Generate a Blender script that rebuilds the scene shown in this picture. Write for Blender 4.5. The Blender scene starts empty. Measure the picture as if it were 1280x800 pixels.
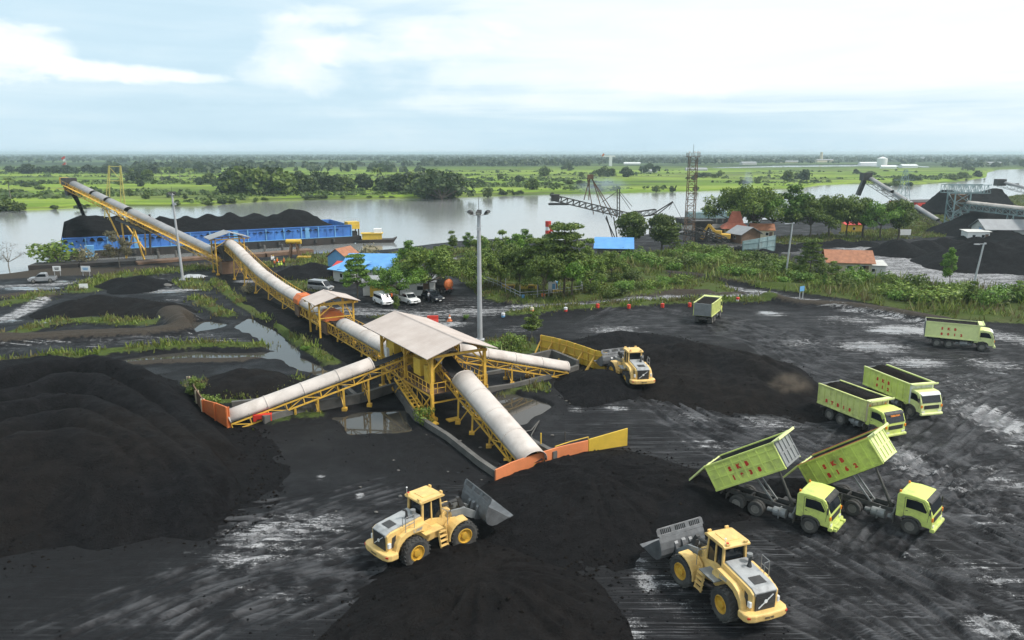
import bpy, bmesh, math, random
import numpy as np
from mathutils import Vector, Matrix, Euler
R = math.radians
rnd = random.Random(7)
sc = bpy.context.scene
COL = sc.collection

# ---------------------------------------------------------------- camera and survey helpers
FPX, PITCH, CAMH = 930.0, R(12.66), 23.5
cam_d = bpy.data.cameras.new('camera'); cam = bpy.data.objects.new('camera', cam_d); COL.objects.link(cam)
cam_d.sensor_width = 36.0; cam_d.lens = 36.0 * FPX / 1280.0
cam_d.clip_start = 0.5; cam_d.clip_end = 60000
cam.location = (0, 0, CAMH); cam.rotation_euler = (R(90) - PITCH, 0, 0)
sc.camera = cam
CPI, SPI = math.cos(PITCH), math.sin(PITCH)

def ray(px, py):
    dx = (px - 640) / FPX; dy = (400 - py) / FPX
    return Vector((dx, CPI + dy * SPI, -SPI + dy * CPI))
def G(px, py, z=0.0):
    d = ray(px, py); t = (z - CAMH) / d.z
    return Vector((d.x * t, d.y * t, z))
def AT(px, py, Y):
    d = ray(px, py); t = Y / d.y
    return Vector((d.x * t, Y, CAMH + d.z * t))

# ---------------------------------------------------------------- mesh builder
class MB:
    def __init__(s): s.v = []; s.f = []; s.mi = []; s.cur = 0; s.T = None
    def add(s, vs, fs):
        o = len(s.v)
        for p in vs:
            p = Vector(p)
            s.v.append(s.T @ p if s.T is not None else p)
        for f in fs: s.f.append([i + o for i in f]); s.mi.append(s.cur)
        return s
    def box(s, c, d, rot=None):
        hx, hy, hz = d[0] / 2, d[1] / 2, d[2] / 2
        vs = [Vector((x, y, z)) for x in (-hx, hx) for y in (-hy, hy) for z in (-hz, hz)]
        if rot is not None:
            M = rot if isinstance(rot, Matrix) else Matrix.Rotation(rot, 3, 'Z')
            vs = [M @ p for p in vs]
        c = Vector(c)
        return s.add([p + c for p in vs], [(0, 1, 3, 2), (4, 6, 7, 5), (0, 4, 5, 1), (2, 3, 7, 6), (0, 2, 6, 4), (1, 5, 7, 3)])
    def beam(s, a, b, w, h=None, up=(0, 0, 1)):
        a = Vector(a); b = Vector(b); d = b - a
        if d.length < 1e-6: return s
        h = h or w; d.normalize(); up = Vector(up)
        if abs(d.dot(up)) > 0.99: up = Vector((1, 0, 0))
        n = d.cross(up).normalized() * (w / 2); u = n.cross(d).normalized() * (h / 2)
        vs = [p + i * n + j * u for p in (a, b) for i in (-1, 1) for j in (-1, 1)]
        return s.add(vs, [(0, 1, 3, 2), (4, 6, 7, 5), (0, 4, 5, 1), (2, 3, 7, 6), (0, 2, 6, 4), (1, 5, 7, 3)])
    def tube(s, a, b, r, n=8, r2=None, cap=True):
        a = Vector(a); b = Vector(b); d = (b - a)
        if d.length < 1e-6: return s
        d.normalize(); r2 = r if r2 is None else r2
        up = Vector((0, 0, 1)) if abs(d.z) < 0.95 else Vector((1, 0, 0))
        e = d.cross(up).normalized(); g = d.cross(e)
        vs = []
        for p, q in ((a, r), (b, r2)):
            for k in range(n):
                t = 2 * math.pi * k / n
                vs.append(p + e * (q * math.cos(t)) + g * (q * math.sin(t)))
        fs = [(k, (k + 1) % n, n + (k + 1) % n, n + k) for k in range(n)]
        if cap: fs += [tuple(range(n - 1, -1, -1)), tuple(range(n, 2 * n))]
        return s.add(vs, fs)
    def pipe(s, pts, r, n=6, r2=None):
        m = len(pts) - 1
        for i in range(m):
            ra = r if r2 is None else r + (r2 - r) * i / m
            rb = r if r2 is None else r + (r2 - r) * (i + 1) / m
            s.tube(pts[i], pts[i + 1], ra, n, rb)
        return s
    def prism(s, poly, a, b, axis='y'):
        n = len(poly)
        def mk(p, q):
            if axis == 'y': return (p[0], q, p[1])
            if axis == 'x': return (q, p[0], p[1])
            return (p[0], p[1], q)
        vs = [mk(p, a) for p in poly] + [mk(p, b) for p in poly]
        fs = [(k, (k + 1) % n, n + (k + 1) % n, n + k) for k in range(n)]
        fs += [tuple(range(n - 1, -1, -1)), tuple(range(n, 2 * n))]
        return s.add(vs, fs)
    def lathe(s, prof, c, n=24, axis='y'):
        vs = []; c = Vector(c)
        for k in range(n):
            t = 2 * math.pi * k / n
            for r, y in prof:
                if axis == 'y': vs.append(c + Vector((r * math.cos(t), y, r * math.sin(t))))
                else: vs.append(c + Vector((r * math.cos(t), r * math.sin(t), y)))
        m = len(prof); fs = []
        for k in range(n):
            k2 = (k + 1) % n
            for j in range(m - 1): fs.append((k * m + j, k * m + j + 1, k2 * m + j + 1, k2 * m + j))
        return s.add(vs, fs)
    def sheet(s, pts, t=0.0):
        # a strip of a profile: list of polygons as one n-gon plate
        return s.add(pts, [tuple(range(len(pts)))])
    def build(s, name, mats, parent=None, smooth=False, bevel=0, loc=None, rot=None, solid=0):
        me = bpy.data.meshes.new(name)
        me.from_pydata([tuple(p) for p in s.v], [], s.f)
        if not isinstance(mats, (list, tuple)): mats = [mats]
        for m in mats: me.materials.append(m)
        if len(mats) > 1: me.polygons.foreach_set('material_index', s.mi)
        bm = bmesh.new(); bm.from_mesh(me); bmesh.ops.recalc_face_normals(bm, faces=bm.faces); bm.to_mesh(me); bm.free()
        if smooth: me.polygons.foreach_set('use_smooth', [True] * len(me.polygons))
        o = bpy.data.objects.new(name, me); COL.objects.link(o)
        if parent is not None: o.parent = parent
        if loc is not None: o.location = loc
        if rot is not None: o.rotation_euler = rot
        if solid:
            sm = o.modifiers.new('thickness', 'SOLIDIFY'); sm.thickness = solid; sm.offset = 0
        if bevel:
            b = o.modifiers.new('bevel', 'BEVEL'); b.width = bevel; b.segments = 2; b.limit_method = 'ANGLE'; b.angle_limit = R(35)
        return o

def np_mesh(name, verts, faces, mat, parent=None, smooth=False, attrs=None):
    """verts Nx3, faces MxK (K = 3 or 4), fast path"""
    me = bpy.data.meshes.new(name)
    verts = np.ascontiguousarray(verts, dtype=np.float32); faces = np.ascontiguousarray(faces, dtype=np.int32)
    K = faces.shape[1]; M = len(faces)
    me.vertices.add(len(verts)); me.vertices.foreach_set('co', verts.ravel())
    me.loops.add(M * K); me.loops.foreach_set('vertex_index', faces.ravel())
    me.polygons.add(M); me.polygons.foreach_set('loop_start', np.arange(0, M * K, K, dtype=np.int32))
    me.polygons.foreach_set('loop_total', np.full(M, K, dtype=np.int32))
    if smooth: me.polygons.foreach_set('use_smooth', np.ones(M, dtype=bool))
    me.update(calc_edges=True)
    if attrs:
        for an, arr in attrs.items():
            a = me.color_attributes.new(an, 'FLOAT_COLOR', 'POINT')
            a.data.foreach_set('color', np.ascontiguousarray(arr, dtype=np.float32).ravel())
    for m in (mat if isinstance(mat, (list, tuple)) else [mat]): me.materials.append(m)
    o = bpy.data.objects.new(name, me); COL.objects.link(o)
    if parent is not None: o.parent = parent
    return o

def tag(o, label=None, cat=None, group=None, kind=None):
    if label: o['label'] = label
    if cat: o['category'] = cat
    if group: o['group'] = group
    if kind: o['kind'] = kind
    return o
def thing(name, label, cat, loc=(0, 0, 0), rz=0, group=None):
    o = bpy.data.objects.new(name, None); COL.objects.link(o)
    o.location = loc; o.rotation_euler = (0, 0, rz); o.empty_display_size = 0.2
    return tag(o, label, cat, group)
KIDS = {}
def copy_tree(o, parent=None, loc=None, rz=None, label=None, group=None, scale=None):
    c = o.copy(); COL.objects.link(c)
    c.parent = parent
    for ch in list(o.children): copy_tree(ch, c)
    if loc is not None: c.location = loc
    if rz is not None: c.rotation_euler = (0, 0, rz)
    if scale is not None: c.scale = scale if hasattr(scale, '__len__') else (scale,) * 3
    if label: c['label'] = label
    if group: c['group'] = group
    return c

# ---------------------------------------------------------------- numpy noise
def _hash(ix, iy, seed):
    h = (ix.astype(np.int64) * 374761393 + iy.astype(np.int64) * 668265263 + seed * 1274126177) & 0xFFFFFFFF
    h = ((h ^ (h >> 13)) * 1274126177) & 0xFFFFFFFF
    return ((h ^ (h >> 16)) & 0xFFFFFF) / float(0xFFFFFF)
def vnoise(x, y, seed=0):
    ix = np.floor(x); iy = np.floor(y); fx = x - ix; fy = y - iy
    fx = fx * fx * (3 - 2 * fx); fy = fy * fy * (3 - 2 * fy)
    a = _hash(ix, iy, seed); b = _hash(ix + 1, iy, seed); c = _hash(ix, iy + 1, seed); d = _hash(ix + 1, iy + 1, seed)
    return (a + (b - a) * fx) * (1 - fy) + (c + (d - c) * fx) * fy
def fbm(x, y, s, oct=4, seed=0):
    v = 0; amp = 0.5; tot = 0
    for k in range(oct):
        v = v + amp * vnoise(x / s, y / s, seed + k * 17); tot += amp; amp *= 0.5; s *= 0.5
    return v / tot
def seg_dist(x, y, pts):
    """distance to a polyline, plus parameter along it (0..1)"""
    D = np.full(np.shape(x), 1e9); T = np.zeros(np.shape(x)); n = len(pts) - 1
    for i in range(n):
        ax, ay = pts[i][0], pts[i][1]; bx, by = pts[i + 1][0], pts[i + 1][1]
        ex, ey = bx - ax, by - ay; L = ex * ex + ey * ey + 1e-9
        t = np.clip(((x - ax) * ex + (y - ay) * ey) / L, 0, 1)
        d = np.hypot(x - ax - t * ex, y - ay - t * ey)
        m = d < D; D = np.where(m, d, D); T = np.where(m, (i + t) / n, T)
    return D, T
def poly_sd(x, y, pts):
    """signed distance to a polygon, positive inside"""
    D, _ = seg_dist(x, y, list(pts) + [pts[0]])
    ins = np.zeros(np.shape(x), dtype=bool); n = len(pts)
    for i in range(n):
        x1, y1 = pts[i][0], pts[i][1]; x2, y2 = pts[(i + 1) % n][0], pts[(i + 1) % n][1]
        if y1 == y2: continue
        c = ((y1 > y) != (y2 > y)) & (x < (x2 - x1) * (y - y1) / (y2 - y1) + x1)
        ins ^= c
    return np.where(ins, D, -D)
def sstep(a, b, v):
    t = np.clip((v - a) / (b - a), 0, 1); return t * t * (3 - 2 * t)

# ---------------------------------------------------------------- materials
MATS = {}
def nn(nt, t, **kw):
    n = nt.nodes.new(t)
    for k, v in kw.items(): setattr(n, k, v)
    return n
def mat(name, col, rough=0.6, metal=0.0, var=0.25, scale=3.0, dirt=0.0, dirt_col=(0.03, 0.03, 0.032), bump=0.0, bscale=40, spec=0.5, trans=0.0):
    if name in MATS: return MATS[name]
    m = bpy.data.materials.new(name); m.use_nodes = True; nt = m.node_tree
    b = nt.nodes['Principled BSDF']
    b.inputs['Roughness'].default_value = rough; b.inputs['Metallic'].default_value = metal
    b.inputs['Specular IOR Level'].default_value = spec
    if trans: b.inputs['Transmission Weight'].default_value = trans
    tc = nn(nt, 'ShaderNodeTexCoord')
    nz = nn(nt, 'ShaderNodeTexNoise'); nz.inputs['Scale'].default_value = scale; nz.inputs['Detail'].default_value = 5
    nt.links.new(tc.outputs['Object'], nz.inputs['Vector'])
    rp = nn(nt, 'ShaderNodeValToRGB')
    rp.color_ramp.elements[0].position = 0.3; rp.color_ramp.elements[1].position = 0.7
    rp.color_ramp.elements[0].color = [c * (1 - var) for c in col] + [1]
    rp.color_ramp.elements[1].color = [min(1, c * (1 + var * 0.6)) for c in col] + [1]
    nt.links.new(nz.outputs['Fac'], rp.inputs['Fac'])
    out = rp.outputs['Color']
    if dirt:
        n2 = nn(nt, 'ShaderNodeTexNoise'); n2.inputs['Scale'].default_value = scale * 0.45; n2.inputs['Detail'].default_value = 8; n2.inputs['Roughness'].default_value = 0.7
        nt.links.new(tc.outputs['Object'], n2.inputs['Vector'])
        r2 = nn(nt, 'ShaderNodeValToRGB'); r2.color_ramp.elements[0].position = 0.47; r2.color_ramp.elements[1].position = 0.68
        r2.color_ramp.elements[0].color = (0, 0, 0, 1); r2.color_ramp.elements[1].color = (dirt, dirt, dirt, 1)
        nt.links.new(n2.outputs['Fac'], r2.inputs['Fac'])
        n4 = nn(nt, 'ShaderNodeTexNoise'); n4.inputs['Scale'].default_value = scale * 5; n4.inputs['Detail'].default_value = 6; n4.inputs['Roughness'].default_value = 0.75
        nt.links.new(tc.outputs['Object'], n4.inputs['Vector'])
        r4 = nn(nt, 'ShaderNodeValToRGB'); r4.color_ramp.elements[0].position = 0.54; r4.color_ramp.elements[1].position = 0.66
        r4.color_ramp.elements[0].color = (0, 0, 0, 1); r4.color_ramp.elements[1].color = (dirt * 0.7,) * 3 + (1,)
        nt.links.new(n4.outputs['Fac'], r4.inputs['Fac'])
        m4 = nn(nt, 'ShaderNodeMixRGB'); nt.links.new(r4.outputs['Color'], m4.inputs['Fac']); nt.links.new(out, m4.inputs['Color1']); m4.inputs['Color2'].default_value = [c * 0.6 + d * 0.4 for c, d in zip(col, dirt_col)] + [1]; out = m4.outputs['Color']
        mx = nn(nt, 'ShaderNodeMixRGB'); nt.links.new(r2.outputs['Color'], mx.inputs['Fac'])
        nt.links.new(out, mx.inputs['Color1']); mx.inputs['Color2'].default_value = list(dirt_col) + [1]
        out = mx.outputs['Color']
    nt.links.new(out, b.inputs['Base Color'])
    if bump:
        n3 = nn(nt, 'ShaderNodeTexNoise'); n3.inputs['Scale'].default_value = bscale; n3.inputs['Detail'].default_value = 4
        nt.links.new(tc.outputs['Object'], n3.inputs['Vector'])
        bp = nn(nt, 'ShaderNodeBump'); bp.inputs['Strength'].default_value = bump; bp.inputs['Distance'].default_value = 0.05
        nt.links.new(n3.outputs['Fac'], bp.inputs['Height']); nt.links.new(bp.outputs['Normal'], b.inputs['Normal'])
    MATS[name] = m; return m

def leaf_mat(name, c1, c2, c3, dry=None):
    if name in MATS: return MATS[name]
    m = bpy.data.materials.new(name); m.use_nodes = True; nt = m.node_tree
    b = nt.nodes['Principled BSDF']; b.inputs['Roughness'].default_value = 0.55; b.inputs['Specular IOR Level'].default_value = 0.3
    g = nn(nt, 'ShaderNodeNewGeometry')
    rp = nn(nt, 'ShaderNodeValToRGB'); e = rp.color_ramp.elements
    e[0].color = list(c1) + [1]; e[1].color = list(c3) + [1]; k = rp.color_ramp.elements.new(0.5); k.color = list(c2) + [1]
    nt.links.new(g.outputs['Random Per Island'], rp.inputs['Fac'])
    oi = nn(nt, 'ShaderNodeObjectInfo')
    hs = nn(nt, 'ShaderNodeHueSaturation'); mr = nn(nt, 'ShaderNodeMapRange')
    mr.inputs['To Min'].default_value = 0.75; mr.inputs['To Max'].default_value = 1.25
    nt.links.new(oi.outputs['Random'], mr.inputs['Value']); nt.links.new(mr.outputs['Result'], hs.inputs['Value'])
    nt.links.new(rp.outputs['Color'], hs.inputs['Color'])
    hout = hs.outputs['Color']
    if dry:
        tcx = nn(nt, 'ShaderNodeTexCoord'); nz = nn(nt, 'ShaderNodeTexNoise'); nz.inputs['Scale'].default_value = 0.35; nz.inputs['Detail'].default_value = 5; nt.links.new(tcx.outputs['Object'], nz.inputs['Vector'])
        r2 = nn(nt, 'ShaderNodeValToRGB'); r2.color_ramp.elements[0].position = 0.42; r2.color_ramp.elements[1].position = 0.62; nt.links.new(nz.outputs['Fac'], r2.inputs['Fac'])
        mx2 = nn(nt, 'ShaderNodeMixRGB'); nt.links.new(r2.outputs['Color'], mx2.inputs['Fac']); nt.links.new(hout, mx2.inputs['Color1']); mx2.inputs['Color2'].default_value = list(dry) + [1]; hout = mx2.outputs['Color']
    nt.links.new(hout, b.inputs['Base Color'])
    tr = nn(nt, 'ShaderNodeBsdfTranslucent'); nt.links.new(hout, tr.inputs['Color'])
    mx = nn(nt, 'ShaderNodeMixShader'); mx.inputs[0].default_value = 0.25
    nt.links.new(b.outputs[0], mx.inputs[1]); nt.links.new(tr.outputs[0], mx.inputs[2])
    nt.links.new(mx.outputs[0], nt.nodes['Material Output'].inputs['Surface'])
    MATS[name] = m; return m

M = {}
M['steel_yellow'] = mat('steel_yellow', (0.70, 0.42, 0.06), 0.55, 0, 0.2, 1.2, 0.55, (0.10, 0.055, 0.02))
M['loader_yellow'] = mat('loader_yellow', (0.76, 0.51, 0.18), 0.5, 0, 0.1, 2.2, 0.42, (0.22, 0.15, 0.075))
M['lime'] = mat('lime_paint', (0.64, 0.74, 0.18), 0.5, 0, 0.1, 1.4, 0.5, (0.20, 0.20, 0.12))
M['lime_dirty'] = mat('lime_paint_dirty', (0.62, 0.67, 0.23), 0.55, 0, 0.15, 1.3, 0.75, (0.13, 0.12, 0.085))
M['lime_green'] = mat('lime_paint_green', (0.54, 0.65, 0.13), 0.5, 0, 0.15, 1.2, 0.7, (0.09, 0.085, 0.05))
M['lime_pale'] = mat('lime_paint_pale', (0.70, 0.76, 0.33), 0.5, 0, 0.1, 1.2, 0.25, (0.2, 0.2, 0.14))
M['grille_grey'] = mat('machine_grey', (0.23, 0.24, 0.24), 0.5, 0.1, 0.15, 2, 0.4, (0.08, 0.08, 0.08))
M['bucket_grey'] = mat('bucket_steel', (0.16, 0.165, 0.17), 0.42, 0.35, 0.25, 2.2, 0.5, (0.05, 0.05, 0.05))
M['hood_grey'] = mat('hood_grey', (0.36, 0.37, 0.37), 0.5, 0, 0.12, 2.4, 0.6, (0.12, 0.12, 0.12))
M['dark_steel'] = mat('dark_steel', (0.045, 0.045, 0.045), 0.55, 0.2, 0.3, 3, 0.5, (0.11, 0.1, 0.09))
M['chassis'] = mat('chassis_grey', (0.075, 0.073, 0.07), 0.65, 0.1, 0.3, 2.5, 0.5, (0.15, 0.135, 0.11))
M['tyre'] = mat('tyre_rubber', (0.045, 0.044, 0.042), 0.85, 0, 0.3, 2, 0.6, (0.11, 0.105, 0.09))
M['rim_yellow'] = mat('rim_yellow', (0.62, 0.36, 0.04), 0.5, 0, 0.15, 3, 0.4, (0.12, 0.08, 0.04))
M['rim_grey'] = mat('rim_grey', (0.2, 0.19, 0.17), 0.6, 0.1, 0.2, 3, 0.4, (0.1, 0.09, 0.08))
M['glass'] = mat('dark_glass', (0.012, 0.016, 0.02), 0.08, 0, 0.1, 2)
M['white'] = mat('white_paint', (0.74, 0.75, 0.74), 0.45, 0, 0.06, 1.5, 0.2, (0.3, 0.3, 0.28))
M['red'] = mat('red_paint', (0.55, 0.035, 0.02), 0.5, 0, 0.15, 3)
M['orange'] = mat('orange_paint', (0.62, 0.17, 0.05), 0.6, 0, 0.15, 1.4, 0.35, (0.3, 0.14, 0.06))
M['orange_wall'] = mat('orange_rust_sheet', (0.68, 0.22, 0.085), 0.65, 0, 0.12, 0.8, 0.3, (0.32, 0.13, 0.05))
M['portal_yellow'] = mat('portal_yellow', (0.55, 0.50, 0.16), 0.6)
M['yellow_wall'] = mat('yellow_sheet', (0.66, 0.44, 0.05), 0.6, 0, 0.12, 0.8, 0.5, (0.2, 0.12, 0.03))
M['cover'] = mat('conveyor_cover', (0.55, 0.495, 0.45), 0.6, 0, 0.14, 0.7, 0.6, (0.27, 0.22, 0.18), 0.15, 6)
M['cover_grey'] = mat('boom_cover', (0.29, 0.29, 0.29), 0.6, 0.1, 0.15, 0.5, 0.4, (0.1, 0.1, 0.1))
M['roof_beige'] = mat('roof_beige', (0.47, 0.40, 0.345), 0.7, 0, 0.07, 0.7, 0.2, (0.36, 0.3, 0.25))
M['concrete'] = mat('concrete', (0.12, 0.115, 0.105), 0.85, 0, 0.3, 0.7, 0.8, (0.035, 0.035, 0.035), 0.3, 8)
M['belt'] = mat('belt_rubber', (0.014, 0.014, 0.015), 0.8, 0, 0.3, 2)
M['pole'] = mat('galvanised_pole', (0.42, 0.43, 0.44), 0.5, 0.2, 0.1, 1)
M['blue'] = mat('barge_blue', (0.05, 0.17, 0.50), 0.55, 0, 0.3, 0.35, 0.5, (0.06, 0.24, 0.58))
M['blue_light'] = mat('light_blue', (0.14, 0.36, 0.62), 0.5, 0, 0.15, 0.5, 0.2, (0.3, 0.45, 0.55))
M['blue_roof'] = mat('blue_roof', (0.09, 0.29, 0.62), 0.5, 0, 0.15, 0.6, 0.4, (0.16, 0.3, 0.45))
M['hull'] = mat('hull_black', (0.025, 0.023, 0.022), 0.7, 0, 0.4, 0.3, 0.6, (0.06, 0.04, 0.03))
M['bark'] = mat('bark', (0.10, 0.08, 0.06), 0.9, 0, 0.35, 3, 0, bump=0.4, bscale=12)
M['bark_pale'] = mat('bark_pale', (0.2, 0.18, 0.15), 0.9, 0, 0.3, 3)
M['tile'] = mat('terracotta_tile', (0.34, 0.145, 0.075), 0.75, 0, 0.3, 1.5, 0.4, (0.2, 0.08, 0.05))
M['tile_red'] = mat('red_tile', (0.36, 0.10, 0.055), 0.75, 0, 0.2, 1.5)
M['cream'] = mat('cream_wall', (0.58, 0.52, 0.36), 0.8, 0, 0.12, 0.8, 0.3, (0.3, 0.27, 0.2))
M['pale_wall'] = mat('pale_wall', (0.55, 0.55, 0.52), 0.8, 0, 0.12, 0.6, 0.4, (0.3, 0.3, 0.28))
M['grey_roof'] = mat('grey_roof', (0.28, 0.29, 0.30), 0.6, 0, 0.15, 0.6, 0.3, (0.16, 0.14, 0.13))
M['teal'] = mat('teal_steel', (0.22, 0.32, 0.33), 0.6, 0.1, 0.25, 1, 0.4, (0.15, 0.12, 0.1))
M['rust'] = mat('rusty_steel', (0.17, 0.10, 0.06), 0.75, 0.1, 0.35, 0.9, 0.5, (0.07, 0.06, 0.05))
M['black_steel'] = mat('black_boom_steel', (0.06, 0.055, 0.05), 0.7, 0.1, 0.3, 1, 0.4, (0.13, 0.11, 0.09))
M['skin'] = mat('skin', (0.3, 0.17, 0.1), 0.6)
M['cloth_dark'] = mat('dark_cloth', (0.03, 0.035, 0.05), 0.9)
M['vest_orange'] = mat('vest_orange', (0.85, 0.17, 0.03), 0.8)
M['vest_lime'] = mat('vest_lime', (0.55, 0.75, 0.08), 0.8)
M['cloth_white'] = mat('white_cloth', (0.7, 0.7, 0.7), 0.8)
M['car_dark'] = mat('car_dark', (0.03, 0.035, 0.045), 0.25, 0.3, 0.1, 2)
M['car_silver'] = mat('car_silver', (0.32, 0.33, 0.34), 0.35, 0.4, 0.1, 2)
M['lamp'] = mat('lamp_lens', (0.7, 0.7, 0.65), 0.2)
M['amber'] = mat('amber_lens', (0.8, 0.25, 0.02), 0.3)
M['marker_white'] = mat('marker_white', (0.7, 0.7, 0.72), 0.5)
M['marker_red'] = mat('marker_red', (0.65, 0.05, 0.03), 0.5)
M['soil'] = mat('soil', (0.10, 0.075, 0.055), 0.9, 0, 0.3, 1)
L1 = leaf_mat('leaf_mid', (0.055, 0.10, 0.016), (0.12, 0.185, 0.028), (0.24, 0.31, 0.065))
L2 = leaf_mat('leaf_dark', (0.040, 0.068, 0.014), (0.085, 0.13, 0.023), (0.16, 0.205, 0.045))
L3 = leaf_mat('leaf_bright', (0.055, 0.12, 0.016), (0.10, 0.20, 0.025), (0.19, 0.30, 0.05))
L4 = leaf_mat('leaf_dry', (0.12, 0.11, 0.06), (0.19, 0.175, 0.10), (0.27, 0.245, 0.15))
L5 = leaf_mat('leaf_far', (0.022, 0.040, 0.014), (0.042, 0.068, 0.022), (0.07, 0.10, 0.034))
LG = leaf_mat('grass_blade', (0.06, 0.10, 0.015), (0.13, 0.19, 0.03), (0.27, 0.30, 0.08), (0.14, 0.12, 0.05))
LDEAD = leaf_mat('twig', (0.06, 0.05, 0.04), (0.1, 0.09, 0.07), (0.15, 0.13, 0.1))
# ================================================================ light, sky, haze
SUN_AZ, SUN_EL = R(104), R(52)
sun_d = bpy.data.lights.new('sun', 'SUN'); sun = bpy.data.objects.new('sun', sun_d); COL.objects.link(sun)
sun_d.energy = 2.6; sun_d.angle = R(11); sun_d.color = (1.0, 0.96, 0.9)
sd = Vector((math.sin(SUN_AZ) * math.cos(SUN_EL), math.cos(SUN_AZ) * math.cos(SUN_EL), math.sin(SUN_EL)))
sun.rotation_euler = (-sd).to_track_quat('-Z', 'Y').to_euler(); sun.location = sd * 300

def N(nt, t, ins=None, **kw):
    n = nt.nodes.new(t)
    for k, v in kw.items(): setattr(n, k, v)
    for k, v in (ins or {}).items():
        s = n.inputs[k]
        if hasattr(v, 'is_output') or isinstance(v, bpy.types.NodeSocket): nt.links.new(v, s)
        else: s.default_value = v
    return n
def math_(nt, op, a, b=None, c=None, clamp=False):
    n = nt.nodes.new('ShaderNodeMath'); n.operation = op; n.use_clamp = clamp
    for i, v in enumerate((a, b, c)):
        if v is None: continue
        if isinstance(v, bpy.types.NodeSocket): nt.links.new(v, n.inputs[i])
        else: n.inputs[i].default_value = v
    return n.outputs[0]
def mixc(nt, f, a, b, mode='MIX'):
    n = nt.nodes.new('ShaderNodeMixRGB'); n.blend_type = mode
    for i, v in ((0, f), (1, a), (2, b)):
        if isinstance(v, bpy.types.NodeSocket): nt.links.new(v, n.inputs[i])
        elif i == 0: n.inputs[0].default_value = v
        else: n.inputs[i].default_value = list(v) + [1] if len(v) == 3 else v
    return n.outputs[0]
def ss(nt, v, lo, hi, a=0.0, b=1.0):
    n = nt.nodes.new('ShaderNodeMapRange'); n.interpolation_type = 'SMOOTHSTEP'
    nt.links.new(v, n.inputs['Value'])
    n.inputs['From Min'].default_value = lo; n.inputs['From Max'].default_value = hi
    n.inputs['To Min'].default_value = a; n.inputs['To Max'].default_value = b
    return n.outputs['Result']
def noise(nt, vec, scale, detail=4, rough=0.5, dist=0.0):
    n = nt.nodes.new('ShaderNodeTexNoise'); nt.links.new(vec, n.inputs['Vector'])
    n.inputs['Scale'].default_value = scale; n.inputs['Detail'].default_value = detail
    n.inputs['Roughness'].default_value = rough; n.inputs['Distortion'].default_value = dist
    return n.outputs['Fac']
def comb(nt, x, y, z=0.0):
    n = nt.nodes.new('ShaderNodeCombineXYZ')
    for i, v in enumerate((x, y, z)):
        if isinstance(v, bpy.types.NodeSocket): nt.links.new(v, n.inputs[i])
        else: n.inputs[i].default_value = v
    return n.outputs[0]
def ramp(nt, f, stops):
    n = nt.nodes.new('ShaderNodeValToRGB'); nt.links.new(f, n.inputs['Fac']); e = n.color_ramp.elements
    while len(e) < len(stops): e.new(0.5)
    for k, (p, c) in enumerate(stops): e[k].position = p; e[k].color = list(c) + [1]
    return n.outputs['Color']

world = bpy.data.worlds.new('World'); sc.world = world; world.use_nodes = True
nt = world.node_tree
bg = nt.nodes['Background']; bg.inputs['Strength'].default_value = 0.1
sky = nt.nodes.new('ShaderNodeTexSky'); sky.sky_type = 'NISHITA'; sky.sun_disc = False
sky.sun_elevation = SUN_EL; sky.sun_rotation = SUN_AZ; sky.dust_density = 2.0
tc = nt.nodes.new('ShaderNodeTexCoord'); sx = nt.nodes.new('ShaderNodeSeparateXYZ')
nt.links.new(tc.outputs['Generated'], sx.inputs[0])
DEG = 57.29578
az = math_(nt, 'MULTIPLY', math_(nt, 'ARCTAN2', sx.outputs[0], sx.outputs[1]), DEG)
el = math_(nt, 'MULTIPLY', math_(nt, 'ARCSINE', sx.outputs[2]), DEG)
cv = comb(nt, math_(nt, 'MULTIPLY', az, 0.10), math_(nt, 'MULTIPLY', el, 0.36))
cv2 = comb(nt, math_(nt, 'MULTIPLY', az, 0.30), math_(nt, 'MULTIPLY', el, 0.62), 3.0)
n1 = noise(nt, cv, 1.0, 6, 0.55, 0.6); n2 = noise(nt, cv2, 1.0, 8, 0.6, 0.3)
cv3 = comb(nt, math_(nt, 'MULTIPLY', az, 0.05), math_(nt, 'MULTIPLY', el, 0.9), 7.0)
n3 = noise(nt, cv3, 1.0, 5, 0.55, 0.4)
azn = math_(nt, 'ADD', az, math_(nt, 'MULTIPLY', math_(nt, 'SUBTRACT', n1, 0.5), 26.0))
eln = math_(nt, 'ADD', el, math_(nt, 'MULTIPLY', math_(nt, 'SUBTRACT', n3, 0.5), 5.0))
right = ss(nt, azn, -16, 6)
up = ss(nt, eln, 1.6, 5.5)
b = math_(nt, 'ADD', 0.32, math_(nt, 'MULTIPLY', math_(nt, 'MULTIPLY', right, up), 0.56))
b = math_(nt, 'ADD', b, math_(nt, 'MULTIPLY', math_(nt, 'SUBTRACT', n1, 0.5), 0.36))
b = math_(nt, 'ADD', b, math_(nt, 'MULTIPLY', math_(nt, 'SUBTRACT', n3, 0.5), 0.35))
b = math_(nt, 'ADD', b, ss(nt, az, 5, 32, 0, 0.12))
def blob(a0, e0, ra, re, amp, base_flat=None):
    global b
    da = math_(nt, 'DIVIDE', math_(nt, 'SUBTRACT', az, a0), ra)
    de = math_(nt, 'DIVIDE', math_(nt, 'SUBTRACT', el, e0), re)
    d = math_(nt, 'SQRT', math_(nt, 'ADD', math_(nt, 'MULTIPLY', da, da), math_(nt, 'MULTIPLY', de, de)))
    d = math_(nt, 'ADD', d, math_(nt, 'MULTIPLY', math_(nt, 'SUBTRACT', n2, 0.5), 1.5))
    b = math_(nt, 'ADD', b, ss(nt, d, 1.15, 0.42, 0, amp * 0.92))
def azel(px, py):
    d = ray(px, py); return math.degrees(math.atan2(d.x, d.y)), math.degrees(math.asin(d.normalized().z))
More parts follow.
